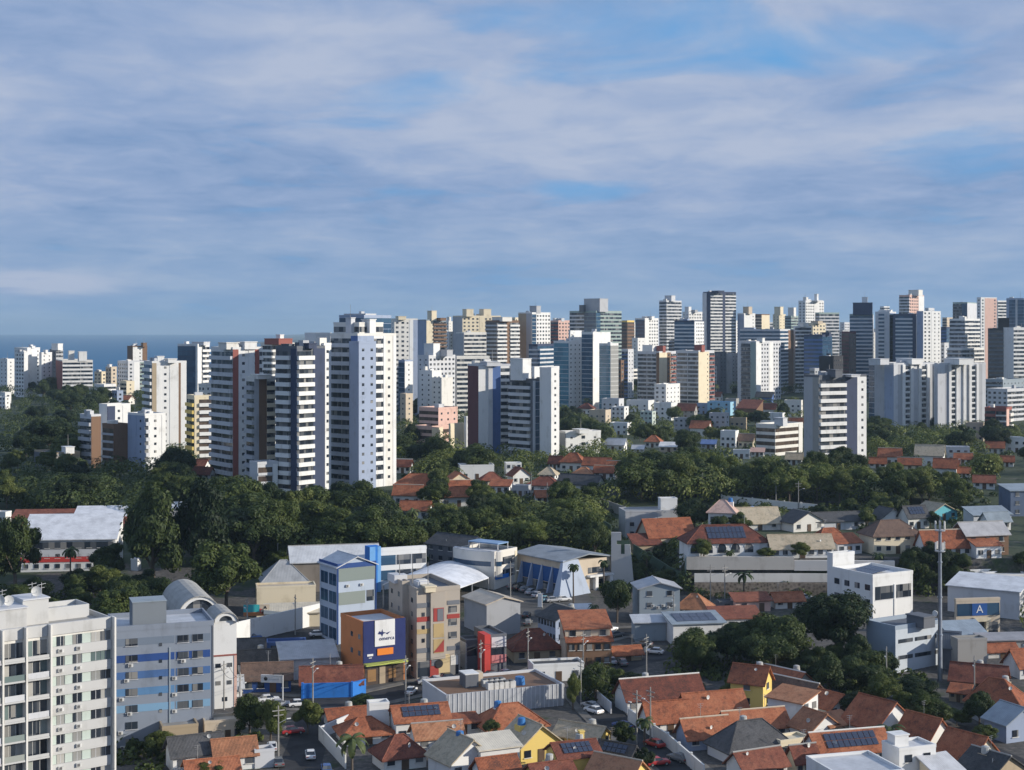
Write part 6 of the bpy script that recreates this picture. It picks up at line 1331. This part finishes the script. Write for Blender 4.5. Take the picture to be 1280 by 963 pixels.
solo('dark garden tree behind the red shed roof house', 918, 836, 778, 70, 'd')
solo('bushy green tree at the street bend right of centre', 866, 838, 786, 66, 'm')
solo('spreading bright tree with layered crown left of the tree belt', 802, 626, 568, 84, 'y')
solo('sunlit layered tree in front of the curved balcony tower', 596, 596, 556, 56, 'y')
solo('dark street tree left of the side street, lower left', 312, 924, 868, 46, 'd')
solo('leafy street tree under the white shop sign', 338, 928, 876, 44, 'm')
solo('round street tree at the corner of the side street', 385, 918, 872, 40, 'm')
solo('small dark tree beside the long terracotta house', 745, 878, 826, 42, 'm')
solo('slender bushy tree by the metal shed corner', 716, 888, 842, 22, 'm')
solo('round clipped tree with pale shoot near the lower right street', 1196, 908, 885, 44, 'm')
solo('green bushy tree right of the clipped tree', 1232, 932, 905, 34, 'm')
solo('dark tree mass at the foot of the thin tall pole', 1146, 884, 846, 62, 'd')
solo('dark tree left of the thin tall pole tree mass', 1086, 872, 828, 60, 'd')
solo('dark tree behind the long orange row roofs', 1010, 852, 818, 56, 'd')
solo('yellow-green garden tree between centre terracotta roofs', 614, 924, 899, 26, 'd')
solo('green hedge tree on the kerb opposite the blue painted wall', 452, 886, 868, 34, 'd')
solo('bright tree cut by the bottom edge, lower left', 262, 974, 948, 44, 'y')
solo('leafy street tree beside the parked cars on the sloping street', 780, 938, 902, 34, 'm')
solo('small tree at the bottom of the sloping street', 806, 962, 934, 26, 'd')
solo('garden tree in front of the white arched windows', 876, 699, 674, 30, 'm')
solo('clipped garden tree at the right end of the arched house', 958, 700, 684, 26, 'm')
solo('dark spreading tree left of the pink hip villa', 868, 664, 622, 48, 'd')
solo('dark tree below the terrace wall right end', 1142, 742, 682, 36, 'm')
solo('dark bush tree in front of the beige building row', 1000, 702, 678, 24, 'm')
solo('tree in the gap left of the white two-window building', 1024, 770, 748, 26, 'd')
grove('below the red-striped tower', (218, 655, 338, 712), 10, (14, 20), 'ddm')
grove('below the pale blue column tower', (334, 655, 505, 712), 13, (12.5, 18), 'ddmm')
grove('on the bank below those big trees', (330, 690, 520, 722), 9, (6, 9), 'mmd')
grove('on the slope behind the cream rounded building', (500, 640, 640, 692), 14, (6.5, 11), 'mmyyd')
grove('on the slope behind the church', (640, 640, 750, 700), 13, (6.5, 11), 'mmyyd')
grove('on the crest between orange roofs and church', (520, 614, 742, 640), 12, (7, 11), 'mmd')
grove('of the belt below the stepped mid-rise', (750, 585, 962, 622), 17, (10, 15), 'dmmy')
grove('of the belt below the front dark tower', (960, 588, 1112, 634), 13, (10, 15), 'dmmy')
grove('at the right end of the belt', (1108, 600, 1244, 636), 12, (9, 13), 'ymm')
grove('in the left park front', (0, 572, 100, 640), 13, (8, 13), 'ddm')
grove('in the left park middle', (0, 512, 170, 570), 17, (12, 17), 'dddm')
grove('in the far left park edge', (20, 494, 230, 512), 14, (12, 16), 'ddm')
grove('between brown shafts and white slab', (205, 570, 268, 640), 8, (10, 15), 'dm')
grove('behind the pink stepped house', (494, 508, 552, 592), 11, (10, 15), 'ddm')
grove('around the pink stepped house foot', (520, 572, 600, 600), 7, (6, 10), 'md')
grove('below the teal glass complex', (700, 518, 800, 566), 12, (10, 14), 'ddm')
grove('in the middle of the right distance', (800, 528, 900, 572), 13, (9, 13), 'ddm')
grove('below the distant house row', (880, 524, 1005, 566), 11, (9, 13), 'ddm')
grove('above the distant house row', (770, 486, 872, 500), 10, (9, 14), 'ddm')
grove('at the foot of the ribbed white block', (880, 486, 1004, 498), 9, (7, 11), 'ddm')
grove('below the grey ribbed slabs', (1082, 540, 1232, 566), 15, (9, 13), 'ddm')
grove('in front of the red brick flats', (1200, 556, 1290, 590), 8, (10, 14), 'dd')
grove('behind the white apartment block roof', (0, 742, 110, 790), 9, (5, 8), 'ddm')
grove('left of the barrel roof hall', (105, 735, 205, 800), 9, (9, 13), 'ddm')
grove('in the shade of the right hand gardens', (1000, 836, 1110, 872), 6, (6, 9), 'dd')
grove('on the dark slope right of the cross tower', (795, 690, 856, 736), 8, (4, 6), 'dd')
grove('along the terrace gardens', (860, 646, 1180, 672), 12, (4, 7), 'mmd', wf=(.8, 1.1))
grove('behind the terrace villa roofs', (1050, 640, 1250, 662), 10, (5, 8), 'mmd')
grove('below the terrace right end', (1130, 712, 1280, 742), 9, (5, 8), 'ddm')
grove('among the bottom right roofs', (1060, 880, 1260, 945), 7, (4, 7), 'md')
grove('in the dark garden right of the street bend', (850, 815, 1000, 850), 7, (6, 10), 'dd')
grove('at the foot of the blue-banded building', (150, 935, 260, 975), 4, (3, 5), 'dm')
grove('along the sloping street gardens', (740, 850, 1000, 880), 6, (4, 6), 'dm')
# undergrowth that fills the banks: nobody could count these leaves
def undergrowth(px_boxes, n, mats, hs, size=1.1):
    rd = random.Random(3); m = M()
    for (x0, y0, x1, y1), cnt in px_boxes:
        for i in range(cnt):
            p = hit(rd.uniform(x0, x1), rd.uniform(y0, y1)); k = m.slot(rd.choice(mats)); R0 = rd.uniform(1.2, 2.4)
            if not clear_view(p, R0 * hs, 2 * R0, .2, 1.5): continue
            for j in range(n):
                d = Vector((rd.gauss(0, 1), rd.gauss(0, 1), abs(rd.gauss(.3, .8)))).normalized(); q = p + Vector((d.x * R0, d.y * R0, d.z * R0 * hs)); nr = (d + Vector((rd.gauss(0, .5), rd.gauss(0, .5), rd.gauss(.2, .4)))).normalized()
                u = nr.orthogonal().normalized(); w = nr.cross(u); s = size * rd.uniform(.25, .55); b0 = len(m.v)
                m.v += [tuple(q - u * s), tuple(q - w * s * .7), tuple(q + u * s), tuple(q + w * s * .7)]; m.f.append((b0, b0 + 1, b0 + 2, b0 + 3)); m.m.append(k)
    o = m.obj('undergrowth'); o['kind'] = 'stuff'
undergrowth([((490, 640, 752, 705), 420), ((330, 690, 530, 725), 140), ((745, 680, 860, 740), 200), ((700, 520, 1000, 575), 160), ((740, 590, 1250, 640), 260), ((0, 500, 220, 640), 260), ((0, 735, 210, 790), 140), ((1000, 840, 1160, 880), 90), ((1100, 715, 1190, 745), 60), ((1090, 545, 1280, 570), 60), ((500, 560, 760, 630), 120), ((840, 806, 1010, 852), 90), ((150, 925, 330, 975), 40), ((730, 840, 780, 880), 25), ((868, 742, 1125, 750), 45), ((1030, 640, 1250, 665), 60), ((860, 640, 1030, 664), 50)], 46, [LD, LM, LM], 1.0)
def canopy(boxes, mats):
    # a far-off wood that reads as one mass: leaf clumps heaped over the crowns nobody can tell apart
    rd = random.Random(9); m = M()
    for (x0, y0, x1, y1), cnt, h0 in boxes:
        for i in range(cnt):
            p = hit(rd.uniform(x0, x1), rd.uniform(y0, y1)); k = m.slot(LD if x1 < 420 else rd.choice(mats)); R0 = rd.uniform(3.2, 6.0); zc = h0 * rd.uniform(.45, .8)
            if not clear_view(p, zc + R0 * .8, 2 * R0, .22, 2.5): continue
            for j in range(int(40 * R0)):
                d = Vector((rd.gauss(0, 1), rd.gauss(0, 1), rd.gauss(.45, .8))).normalized(); q = p + Vector((d.x * R0, d.y * R0, zc + d.z * R0 * .8)) * 1.0 ; nr = (d + Vector((rd.gauss(0, .28), rd.gauss(0, .28), rd.gauss(.1, .28)))).normalized()
                u = nr.orthogonal().normalized(); w = nr.cross(u); s = rd.uniform(.28, .62); b0 = len(m.v)
                m.v += [tuple(q - u * s), tuple(q - w * s * .7), tuple(q + u * s), tuple(q + w * s * .7)]; m.f.append((b0, b0 + 1, b0 + 2, b0 + 3)); m.m.append(k)
    o = m.obj('woodland'); o['kind'] = 'stuff'
canopy([((0, 500, 250, 560), 180, 10), ((0, 560, 250, 640), 150, 4), ((60, 625, 330, 665), 110, 7), ((495, 500, 600, 600), 90, 8), ((700, 512, 1005, 572), 230, 8), ((750, 590, 1250, 632), 200, 8), ((770, 486, 1000, 500), 60, 9), ((1085, 540, 1290, 572), 130, 8), ((230, 655, 520, 705), 110, 10), ((500, 640, 750, 690), 130, 5), ((0, 476, 240, 500), 90, 10), ((240, 486, 420, 560), 90, 9), ((690, 560, 800, 604), 60, 3), ((500, 560, 700, 604), 60, 3), ((1090, 566, 1250, 604), 60, 3), ((1290, 520, 1520, 640), 170, 8), ((1300, 650, 1520, 800), 70, 6), ((-260, 520, -10, 720), 140, 9)], [LD, LM, LM, LY])
# palms
def palm(fr=15, L=3.2, h=8.0, seed=0, droop=1.0):
    rd = random.Random(seed); m = M(); k = m.slot(LP)
    for i in range(fr):
        a = 6.283 * i / fr + rd.uniform(-.2, .2); el = rd.uniform(-.2, 1.0); P = []; d = Vector((math.cos(a), math.sin(a), 0)); s = Vector((-d.y, d.x, 0)); n = 7; p = Vector((0, 0, h)); e = el
        for t in range(n + 1):
            P.append(p.copy()); p = p + (d * math.cos(e) + Vector((0, 0, math.sin(e)))) * L / n; e -= .30 * droop
        for t in range(n):
            w0, w1 = .55 * math.sin(math.pi * (t + .6) / (n + 1.2)), .55 * math.sin(math.pi * (t + 1.6) / (n + 1.2))
            for sg in (1, -1):
                dn = Vector((0, 0, -.45)); j = len(m.v)
                m.v += [tuple(P[t]), tuple(P[t + 1]), tuple(P[t + 1] + s * sg * w1 + dn * w1), tuple(P[t] + s * sg * w0 + dn * w0)]
                m.f.append((j, j + 1, j + 2, j + 3) if sg < 0 else (j + 3, j + 2, j + 1, j)); m.m.append(k)
    tr = M(); tr.tube((0, 0, -1), (.1, .05, h), .24, .17, BARK, 8)
    return m.mesh('crown'), tr.mesh('trunk')
PALMS = [palm(16, 3.3, 8, 1), palm(18, 3.0, 8, 2, 1.25), palm(13, 3.6, 8, 3, .9)]
def palm_at(label, px, py, top, k=0, s=1.0):
    p = hit(px, py); h = (74 - (top - PY0) / F * p.y) - p.z; o = thing('palm_tree', label, 'palm', p, random.uniform(0, 6), 'palms')
    c = part('crown', o, PALMS[k][0], (0, 0, (h - 1.2) - 8 * s)); c.scale = (s, s, s); t = part('trunk', o, PALMS[k][1], (0, 0, 0)); t.scale = (1, 1, (h - 1.2) / 8)
palm_at('tall palm standing alone before the sloping church fin', 717, 758, 702, 1, .75)
palm_at('palm beside the church entrance near the cross tower', 755, 748, 697, 1, .75)
palm_at('palm on the dark slope right of the cross tower', 808, 728, 686, 0, .85)
palm_at('bushy palm at the foot of the stone retaining wall', 930, 754, 712, 2, .95)
palm_at('pale palm in the arched house garden', 880, 702, 672, 0, .8)
palm_at('small palm in front of the white arched house windows', 912, 702, 684, 0, .6)
palm_at('big palm in front of the corner house, bottom left of centre', 440, 978, 915, 0, 1.15)
palm_at('palm between solar roof and orange rows, bottom right', 1112, 946, 902, 0, 1.0)
palm_at('small palm leaning over the street wall', 806, 932, 892, 0, .7)
palm_at('coconut palm before the red school band', 88, 726, 682, 0, 1.0)
palm_at('second coconut palm right of the school band palm', 132, 746, 706, 2, 1.1)
palm_at('short palm behind the blue-banded building roof', 165, 770, 740, 2, 1.0)
palm_at('palm among the slope trees left of the rounded building', 530, 690, 648, 2, 1.1)
palm_at('pale leaved palm at the left end of the slope trees', 515, 672, 634, 0, 1.0)
palm_at('palm in front of the grey ribbed slabs, left one', 1138, 560, 538, 0, 1.2)
palm_at('palm in front of the grey ribbed slabs, right one', 1214, 562, 536, 2, 1.3)
palm_at('palm on the terrace below the brown hip villa', 1098, 712, 688, 0, .7)
palm_at('young palm by the parking lot kerb', 742, 772, 752, 0, .6)
# ------------------------------------------------------------------ cars
def car_mesh(paint):
    m = M(); g = glass('dark')
    def ring(z, x0, x1, y): return [(x0, -y, z), (x1, -y, z), (x1, y, z), (x0, y, z)]
    b = M(); b.hexa(ring(.32, -2.05, 2.0, .80), ring(.62, -2.1, 2.1, .86), paint); b.hexa(ring(.62, -2.1, 2.1, .86), ring(.86, -2.02, 1.95, .80), paint)
    b.hexa(ring(.865, -1.9, 1.85, .76), ring(.95, -1.7, .95, .72), paint); b.hexa(ring(1.40, -1.15, .28, .60), ring(1.47, -1.0, .15, .54), paint)
    c = M(); c.hexa(ring(.95, -1.75, .98, .72), ring(1.40, -1.2, .32, .60), g)
    w = M(); w.tube((0, -.11, 0), (0, .11, 0), .32, .32, simple('tyre', (.02, .02, .02), .8), 12); w.tube((0, -.115, 0), (0, .115, 0), .18, .18, met, 10)
    h = M(); h.box(-.05, -.2, -.07, .05, .2, .07, simple('lamp_glass', (.7, .7, .68), .2)); t = M(); t.box(-.05, -.2, -.07, .05, .2, .07, simple('tail_glass', (.35, .02, .02), .3))
    return b.mesh('body'), c.mesh('windows'), w.mesh('wheel'), h.mesh('headlight'), t.mesh('tail_light')
PAINT = dict(white=(.78, .78, .77), silver=(.45, .46, .48), black=(.02, .02, .022), grey=(.16, .165, .17), red=(.40, .03, .03), blue=(.04, .10, .28), teal=(.25, .45, .5))
CARP = {}
def car(label, px, py, heading, col, s=1.0):
    if col not in CARP:
        pm = simple('car_paint_' + col, PAINT[col], .25, .1 if col == 'silver' else 0, .6, .03); me = car_mesh(pm); o = bpy.data.objects.new('parked_car', None); C.objects.link(o)
        part('body', o, me[0], (0, 0, 0)); part('windows', o, me[1], (0, 0, 0))
        for x in (-1.3, 1.3):
            for y in (-.76, .76): part('wheel', o, me[2], (x, y, .32))
        for y in (-.58, .58): part('headlight', o, me[3], (2.07, y, .66)); part('tail_light', o, me[4], (-2.07, y, .70))
        CARP[col] = o; use = o
    else: use = copytree(CARP[col])
    p = hit(px, py); use.location = (p.x, p.y, p.z + .04); use.rotation_euler = (0, 0, R(heading)); use.scale = (s, s, s); tag(use, label, 'car', 'parked and driving cars')
for i, (px, py, hd, col, lab) in enumerate([
    (388, 948, 100, 'white', 'white car driving up the side street, lower left'), (348, 958, 105, 'grey', 'grey car parked against the wall of the side street'), (340, 938, 100, 'white', 'white car parked by the grey yard building'),
    (366, 918, 20, 'red', 'dark red car crossing at the side street mouth'), (408, 966, 100, 'blue', 'blue car cut by the bottom edge on the side street'), (336, 878, 15, 'white', 'white car parked before the blue fascia shop'), (350, 884, 15, 'silver', 'silver car on the road below the white shop sign'),
    (374, 884, 15, 'white', 'white car following the silver one on the road'), (514, 868, 80, 'white', 'white car on the forecourt beside the navy shop'), (534, 856, 15, 'silver', 'silver car parked at the beige building, leftmost of three'),
    (548, 854, 15, 'white', 'white car parked at the beige building, middle of three'), (562, 851, 15, 'black', 'black car parked at the beige building, right of three'), (616, 848, 30, 'black', 'black car parked under the red pillar'), (634, 846, 30, 'silver', 'silver car parked beside the red sign shop'),
    (704, 752, 20, 'white', 'white car parked at the foot of the sloping church fin'), (692, 753, 20, 'silver', 'silver car left of the white car at the church'), (681, 752, 60, 'teal', 'pale blue car in the church parking row'), (672, 747, 60, 'silver', 'silver car in the church parking row under the third bay'),
    (664, 743, 60, 'silver', 'silver car in the church row, left of the pale ones'), (656, 740, 60, 'grey', 'grey car in the church parking row'), (648, 738, 60, 'black', 'black car at the left end of the church row'), (641, 736, 60, 'grey', 'grey car near the rounded cream building'),
    (658, 772, 80, 'black', 'black van-like car in the lane beside the grey warehouse'), (660, 782, 80, 'grey', 'grey car behind the black one beside the grey warehouse'),
    (752, 784, 40, 'silver', 'silver car in shade under the mango tree'), (762, 790, 40, 'white', 'white car in shade under the mango tree'), (770, 797, 40, 'grey', 'grey car in shade below the mango tree'), (818, 818, 160, 'white', 'white car at the street junction right of the kiosk roof'), (804, 808, 160, 'grey', 'grey car behind the white car at the junction'),
    (764, 830, 100, 'silver', 'silver car parked beside the terracotta kiosk'), (778, 832, 100, 'grey', 'grey car parked at the kiosk corner'), (742, 892, 128, 'white', 'white car on the sloping street near the metal shed'), (738, 886, 128, 'silver', 'silver car at the top of the sloping street'),
    (778, 912, 128, 'blue', 'blue car parked on the sloping street'), (818, 934, 128, 'red', 'red car parked on the sloping street'), (848, 952, 128, 'grey', 'grey car parked on the lower sloping street'), (822, 958, 20, 'red', 'bright red car behind the wall at the bottom'),
    (982, 752, 10, 'white', 'white car parked under the stone retaining wall'), (1006, 750, 10, 'silver', 'silver car parked under the stone wall, right one'), (870, 756, 10, 'white', 'white van roof between orange hip house and sheds'), (1118, 880, -30, 'silver', 'silver car on the dark lower right street'),
    (1104, 874, -30, 'white', 'white car behind the silver one on the dark street'), (1072, 824, -10, 'white', 'white car beside the largest crown tree'), (1240, 806, 5, 'silver', 'silver car in the long garage row'), (1254, 806, 5, 'white', 'white car in the long garage row'), (1268, 805, 5, 'grey', 'grey car in the long garage row'),
    (372, 806, 20, 'silver', 'silver car parked behind the white boundary wall'), (362, 810, 20, 'grey', 'grey car in the walled parking lot'), (398, 796, 20, 'white', 'white car by the blue box in the lot'), (316, 800, 20, 'blue', 'blue car under the white boundary wall')]):
    car(lab, px, py, hd, col)
# ------------------------------------------------------------------ poles, lamps, signs
conc = simple('pole_concrete', (.30, .29, .27), .9)
def pole_mesh(h=9.5):
    a = M(); a.tube((0, 0, -.5), (0, 0, h), .17, .11, conc, 8); b = M(); b.box(-1.1, -.06, h - .9, 1.1, .06, h - .75, conc); b.box(-.9, -.06, h - 1.7, .9, .06, h - 1.58, conc)
    c = M(); c.tube((.1, 0, h - 3), (1.7, 0, h - 2.4), .045, .035, met, 5); c.box(1.5, -.14, h - 2.48, 2.2, .14, h - 2.34, acm)
    t = M(); t.tube((-.35, 0, h - 3.6), (-.35, 0, h - 2.6), .28, .28, met, 10); return a.mesh('post'), b.mesh('crossarm'), c.mesh('lamp_arm'), t.mesh('transformer')
PM = pole_mesh(); POLE_TOPS = []
def pole(label, px, py, rz=0, tr=False, s=1.0):
    p = hit(px, py); o = thing('utility_pole', label, 'utility pole', p, R(rz), 'utility poles along the streets')
    for n_, me in zip(('post', 'crossarm', 'lamp_arm', 'transformer'), PM):
        if n_ == 'transformer' and not tr: continue
        part(n_, o, me, (0, 0, 0))
    o.scale = (s, s, s); return p + Vector((0, 0, 8.7 * s))
tops = [pole('concrete pole by the blue-banded building', 280, 888, 70), pole('concrete pole before the blue fascia shop', 300, 904, 70, True), pole('concrete pole left of the blue painted wall', 391, 884, 70), pole('tall pale pole right of the navy shop forecourt', 507, 880, 70),
        pole('pole with transformer left of the red pillar', 601, 858, 70, True), pole('pole on the corner behind the metal shed', 660, 842, 70), pole('pole before the two-tier terracotta house', 729, 846, 60), pole('dark pole at the street junction by the kiosk', 808, 850, 60, True), ]
tops2 = [pole('pole with arm at the top of the sloping street', 726, 884, 128), pole('pole halfway down the sloping street', 796, 930, 128), pole('pole before the porch house', 813, 926, 128)]
for a in [('pole in the walled parking lot, left', 309, 800), ('pole in the walled parking lot, right one with two arms', 369, 794), ('pole beside the side street white car', 348, 952), ('thin pole at the left side of the church lot', 638, 748), ('pole by the grey gabled office', 842, 790), ('pole under the stone wall, left', 888, 752), ('pole under the stone wall, middle', 906, 752),
          ('pole on the road below the tree belt', 970, 634), ('pole near the long concrete wall', 998, 638), ('pole by the lower right street', 1108, 868), ('pole behind the broad right edge roof', 1218, 880), ('pole beyond the long black roofed house', 664, 626), ('pole right of the long black roofed house', 684, 640), ('pole on the rear road by the green belt', 878, 626), ('pole at the gym boundary bank', 347, 712), ('pole on the bank behind the gym', 408, 700)]:
    pole(a[0], a[1], a[2], random.uniform(0, 180))
cab = simple('cable_rubber', (.02, .02, .02), .7)
def cable(label, a, b, off):
    o = thing('power_cable', label, 'cable', a, 0, 'cables between the poles'); m = M(); n = 8; d = b - a; s = Vector((-d.y, d.x, 0)).normalized() * off
    pt = lambda t: d * t + s - Vector((0, 0, 1.2 * math.sin(math.pi * t)))
    for i in range(n): m.tube(pt(i / n), pt((i + 1) / n), .035, .035, cab, 4)
    m.obj('strand', o)
nm = ['blue-banded building pole and shop pole', 'fascia shop pole and blue wall pole', 'blue wall pole and navy shop pole', 'navy shop pole and red pillar pole', 'red pillar pole and shed corner pole', 'shed corner pole and two-tier house pole', 'two-tier house pole and junction pole']
for i, (a, b) in enumerate(zip(tops, tops[1:])): cable(f'outer black cable between {nm[i]}', a, b, .8); cable(f'inner black cable between {nm[i]}', a, b, -.8)
cable('black cable down the upper sloping street', tops2[0], tops2[1], .5); cable('short black cable on the lower sloping street', tops2[1], tops2[2], .5)
# the shop sign on a post
p = hit(346, 884); o = thing('shop_sign', 'white shop sign panel with dark dot on a pale post', 'sign', p, R(-8)); k = p.y / F
m = M(); m.tube((1.2, 0, 0), (1.2, 0, 6.2), .14, .14, lg, 8); m.obj('post', o)
m = M(); m.box(-3.2, -.15, 4.7, 1.0, .15, 6.2, wh); sgn = m.obj('sign_panel', o); m = M(); m.tube((-2.2, -.16, 5.45), (-2.2, -.2, 5.45), .38, .38, wall('bk'), 14); m.obj('sign_mark', o); m = M(); m.box(-1.5, -.19, 5.3, .6, -.152, 5.6, wall('lg')); m.obj('sign_mark', o)
p = hit(675, 760); o = thing('totem_sign', 'slim white totem sign in the church parking lot', 'sign', p, R(-10)); m = M(); m.box(-.55, -.2, 0, .55, .2, 3.6, wh); m.obj('sign_panel', o); m = M(); m.box(-.7, -.35, -.3, .7, .35, .25, conc); m.obj('base', o)
p = hit(322, 783); o = thing('wall_billboard', 'turquoise and orange billboard with a dark figure letter above the white wall', 'billboard', p, R(8)); bz = 74 - (770 - PY0) / F * p.y - p.z; bw = 29 * p.y / F; bh = 14 * p.y / F
m = M(); m.box(-bw * .6, -.1, bz, bw * .5, .1, bz + bh * .35, wall('og')); m.box(-bw * .6, -.1, bz + bh * .35, bw * .08, .1, bz + bh, wall((.05, .42, .44))); m.box(bw * .08, -.1, bz + bh * .35, bw * .5, .1, bz + bh, wall('be')); m.obj('sign_panel', o)
letters(o, 'A', (bw * .33, -.14, bz + bh * .5), 2.6, wall('bk'), 0); letters(o, 't', (bw * .13, -.14, bz + bh * .5), 2.0, wall('rr'), 0)
m = M()
for x in (-bw * .4, bw * .35): m.tube((x, .2, -.5), (x, .2, bz + bh * .8), .1, .1, met, 6)
m.obj('post', o)
# the tall mono pole with its aerials
p = hit(1175, 852); o = thing('telecom_pole', 'very tall thin grey telecom pole with aerials, right side', 'telecom pole', p); top = 74 - (662 - PY0) / F * p.y - p.z; stl = simple('pole_steel', (.30, .34, .40), .45, .5)
m = M(); m.tube((0, 0, -.5), (0, 0, top), .52, .30, stl, 14); m.tube((0, 0, top), (0, 0, top + 3.2), .06, .03, met, 6); m.obj('shaft', o)
for f_ in (.30, .55, .78): m = M(); m.tube((0, 0, top * f_), (0, 0, top * f_ + .25), (.70 - .26 * f_), (.70 - .26 * f_), stl, 14); m.obj('flange', o)
for zz in (top - .3, top - 4.6): m = M(); m.tube((0, 0, zz), (0, 0, zz + .18), 1.1, 1.1, met, 14); m.obj('platform', o)
am = M(); am.box(-.17, -.09, -.8, .17, .09, .8, acm); AMm = am.mesh('panel_aerial')
for zz, n_ in ((top + .9, 6), (top - 3.4, 4)):
    for i in range(n_):
        a = 6.283 * i / n_ + .3; part('panel_aerial', o, AMm, (1.05 * math.cos(a), 1.05 * math.sin(a), zz), (0, 0, a + R(90)))
m = M(); m.tube((-.6, -.62, 0), (-.25, -.5, top), .07, .05, cab, 5); m.obj('cable_run', o)
m = M(); m.tube((-1.1, -.3, top * .45), (-1.3, -.9, top * .45), .55, .55, acm, 12); m.obj('drum_aerial', o)
# dishes, tanks and aerials on the near roofs
rd_ = random.Random(4)
for (ro, w, d, z, hr, rf, wc_) in CLUTTER:
    if rd_.random() < .5:
        t = rd_.uniform(.25, .7); x, y = (rd_.uniform(-.35, .35) * w, -d / 2 * (1 - t)) if rf != 'gy' else (-w / 2 * (1 - t), rd_.uniform(-.35, .35) * d)
        dish(ro, (x, y, z + hr * t), rd_.uniform(.6, .95), R(rd_.uniform(-40, 40)))
    if rd_.random() < .35:
        m = M(); bm = simple('tank_plastic', (.03, .16, .42), .4) if rd_.random() < .22 else simple('tank_cement', (.4, .4, .38), .8); x, y = rd_.uniform(-.2, .3) * w, rd_.uniform(.05, .3) * d; zz = z + hr * .75
        m.box(x - .9, y - .9, z, x + .9, y + .9, zz, wall(wc_)); m.tube((x, y, zz), (x, y, zz + 1.1), .75, .62, bm, 12); m.tube((x, y, zz + 1.1), (x, y, zz + 1.25), .66, .3, bm, 12); m.obj('water_tank', ro)
    if rd_.random() < .4:
        m = M(); x = rd_.uniform(-.3, .3) * w if rf != 'gy' else 0; m.tube((x, 0, z + hr - .3), (x, 0, z + hr + 2.4), .04, .04, met, 5)
        for k in range(3): m.tube((x - .6 + .1 * k, 0, z + hr + 2.3 - .3 * k), (x + .6 - .1 * k, .1, z + hr + 2.3 - .3 * k), .025, .025, met, 4)
        m.obj('antenna', ro)
# ------------------------------------------------------------------ the air
hz = M(); hm = bpy.data.materials.new('haze_air'); hm.use_nodes = True; n = hm.node_tree.nodes; n.clear(); new, ln = NT(hm.node_tree)
pv = new('ShaderNodeVolumePrincipled'); pv.inputs['Color'].default_value = (.60, .82, 1.0, 1); pv.inputs['Density'].default_value = 6e-5; pv.inputs['Anisotropy'].default_value = .2
ou = new('ShaderNodeOutputMaterial'); ln(pv.outputs[0], ou.inputs['Volume'])
hz.box(-9500, -400, -47, 9500, 26500, 190, hm); struct(hz.obj('haze'), 'stuff')
flush_extra()
dup_ = {k: v for k, v in LABELS.items() if len(v) > 1}
if dup_: print('DUPLICATE LABELS', dup_)
long_ = [k for k in LABELS if not 4 <= len(k.replace('-', ' ').split()) <= 16]
if long_: print('LABEL LENGTH', long_)
print('OBJECTS', len(bpy.data.objects))
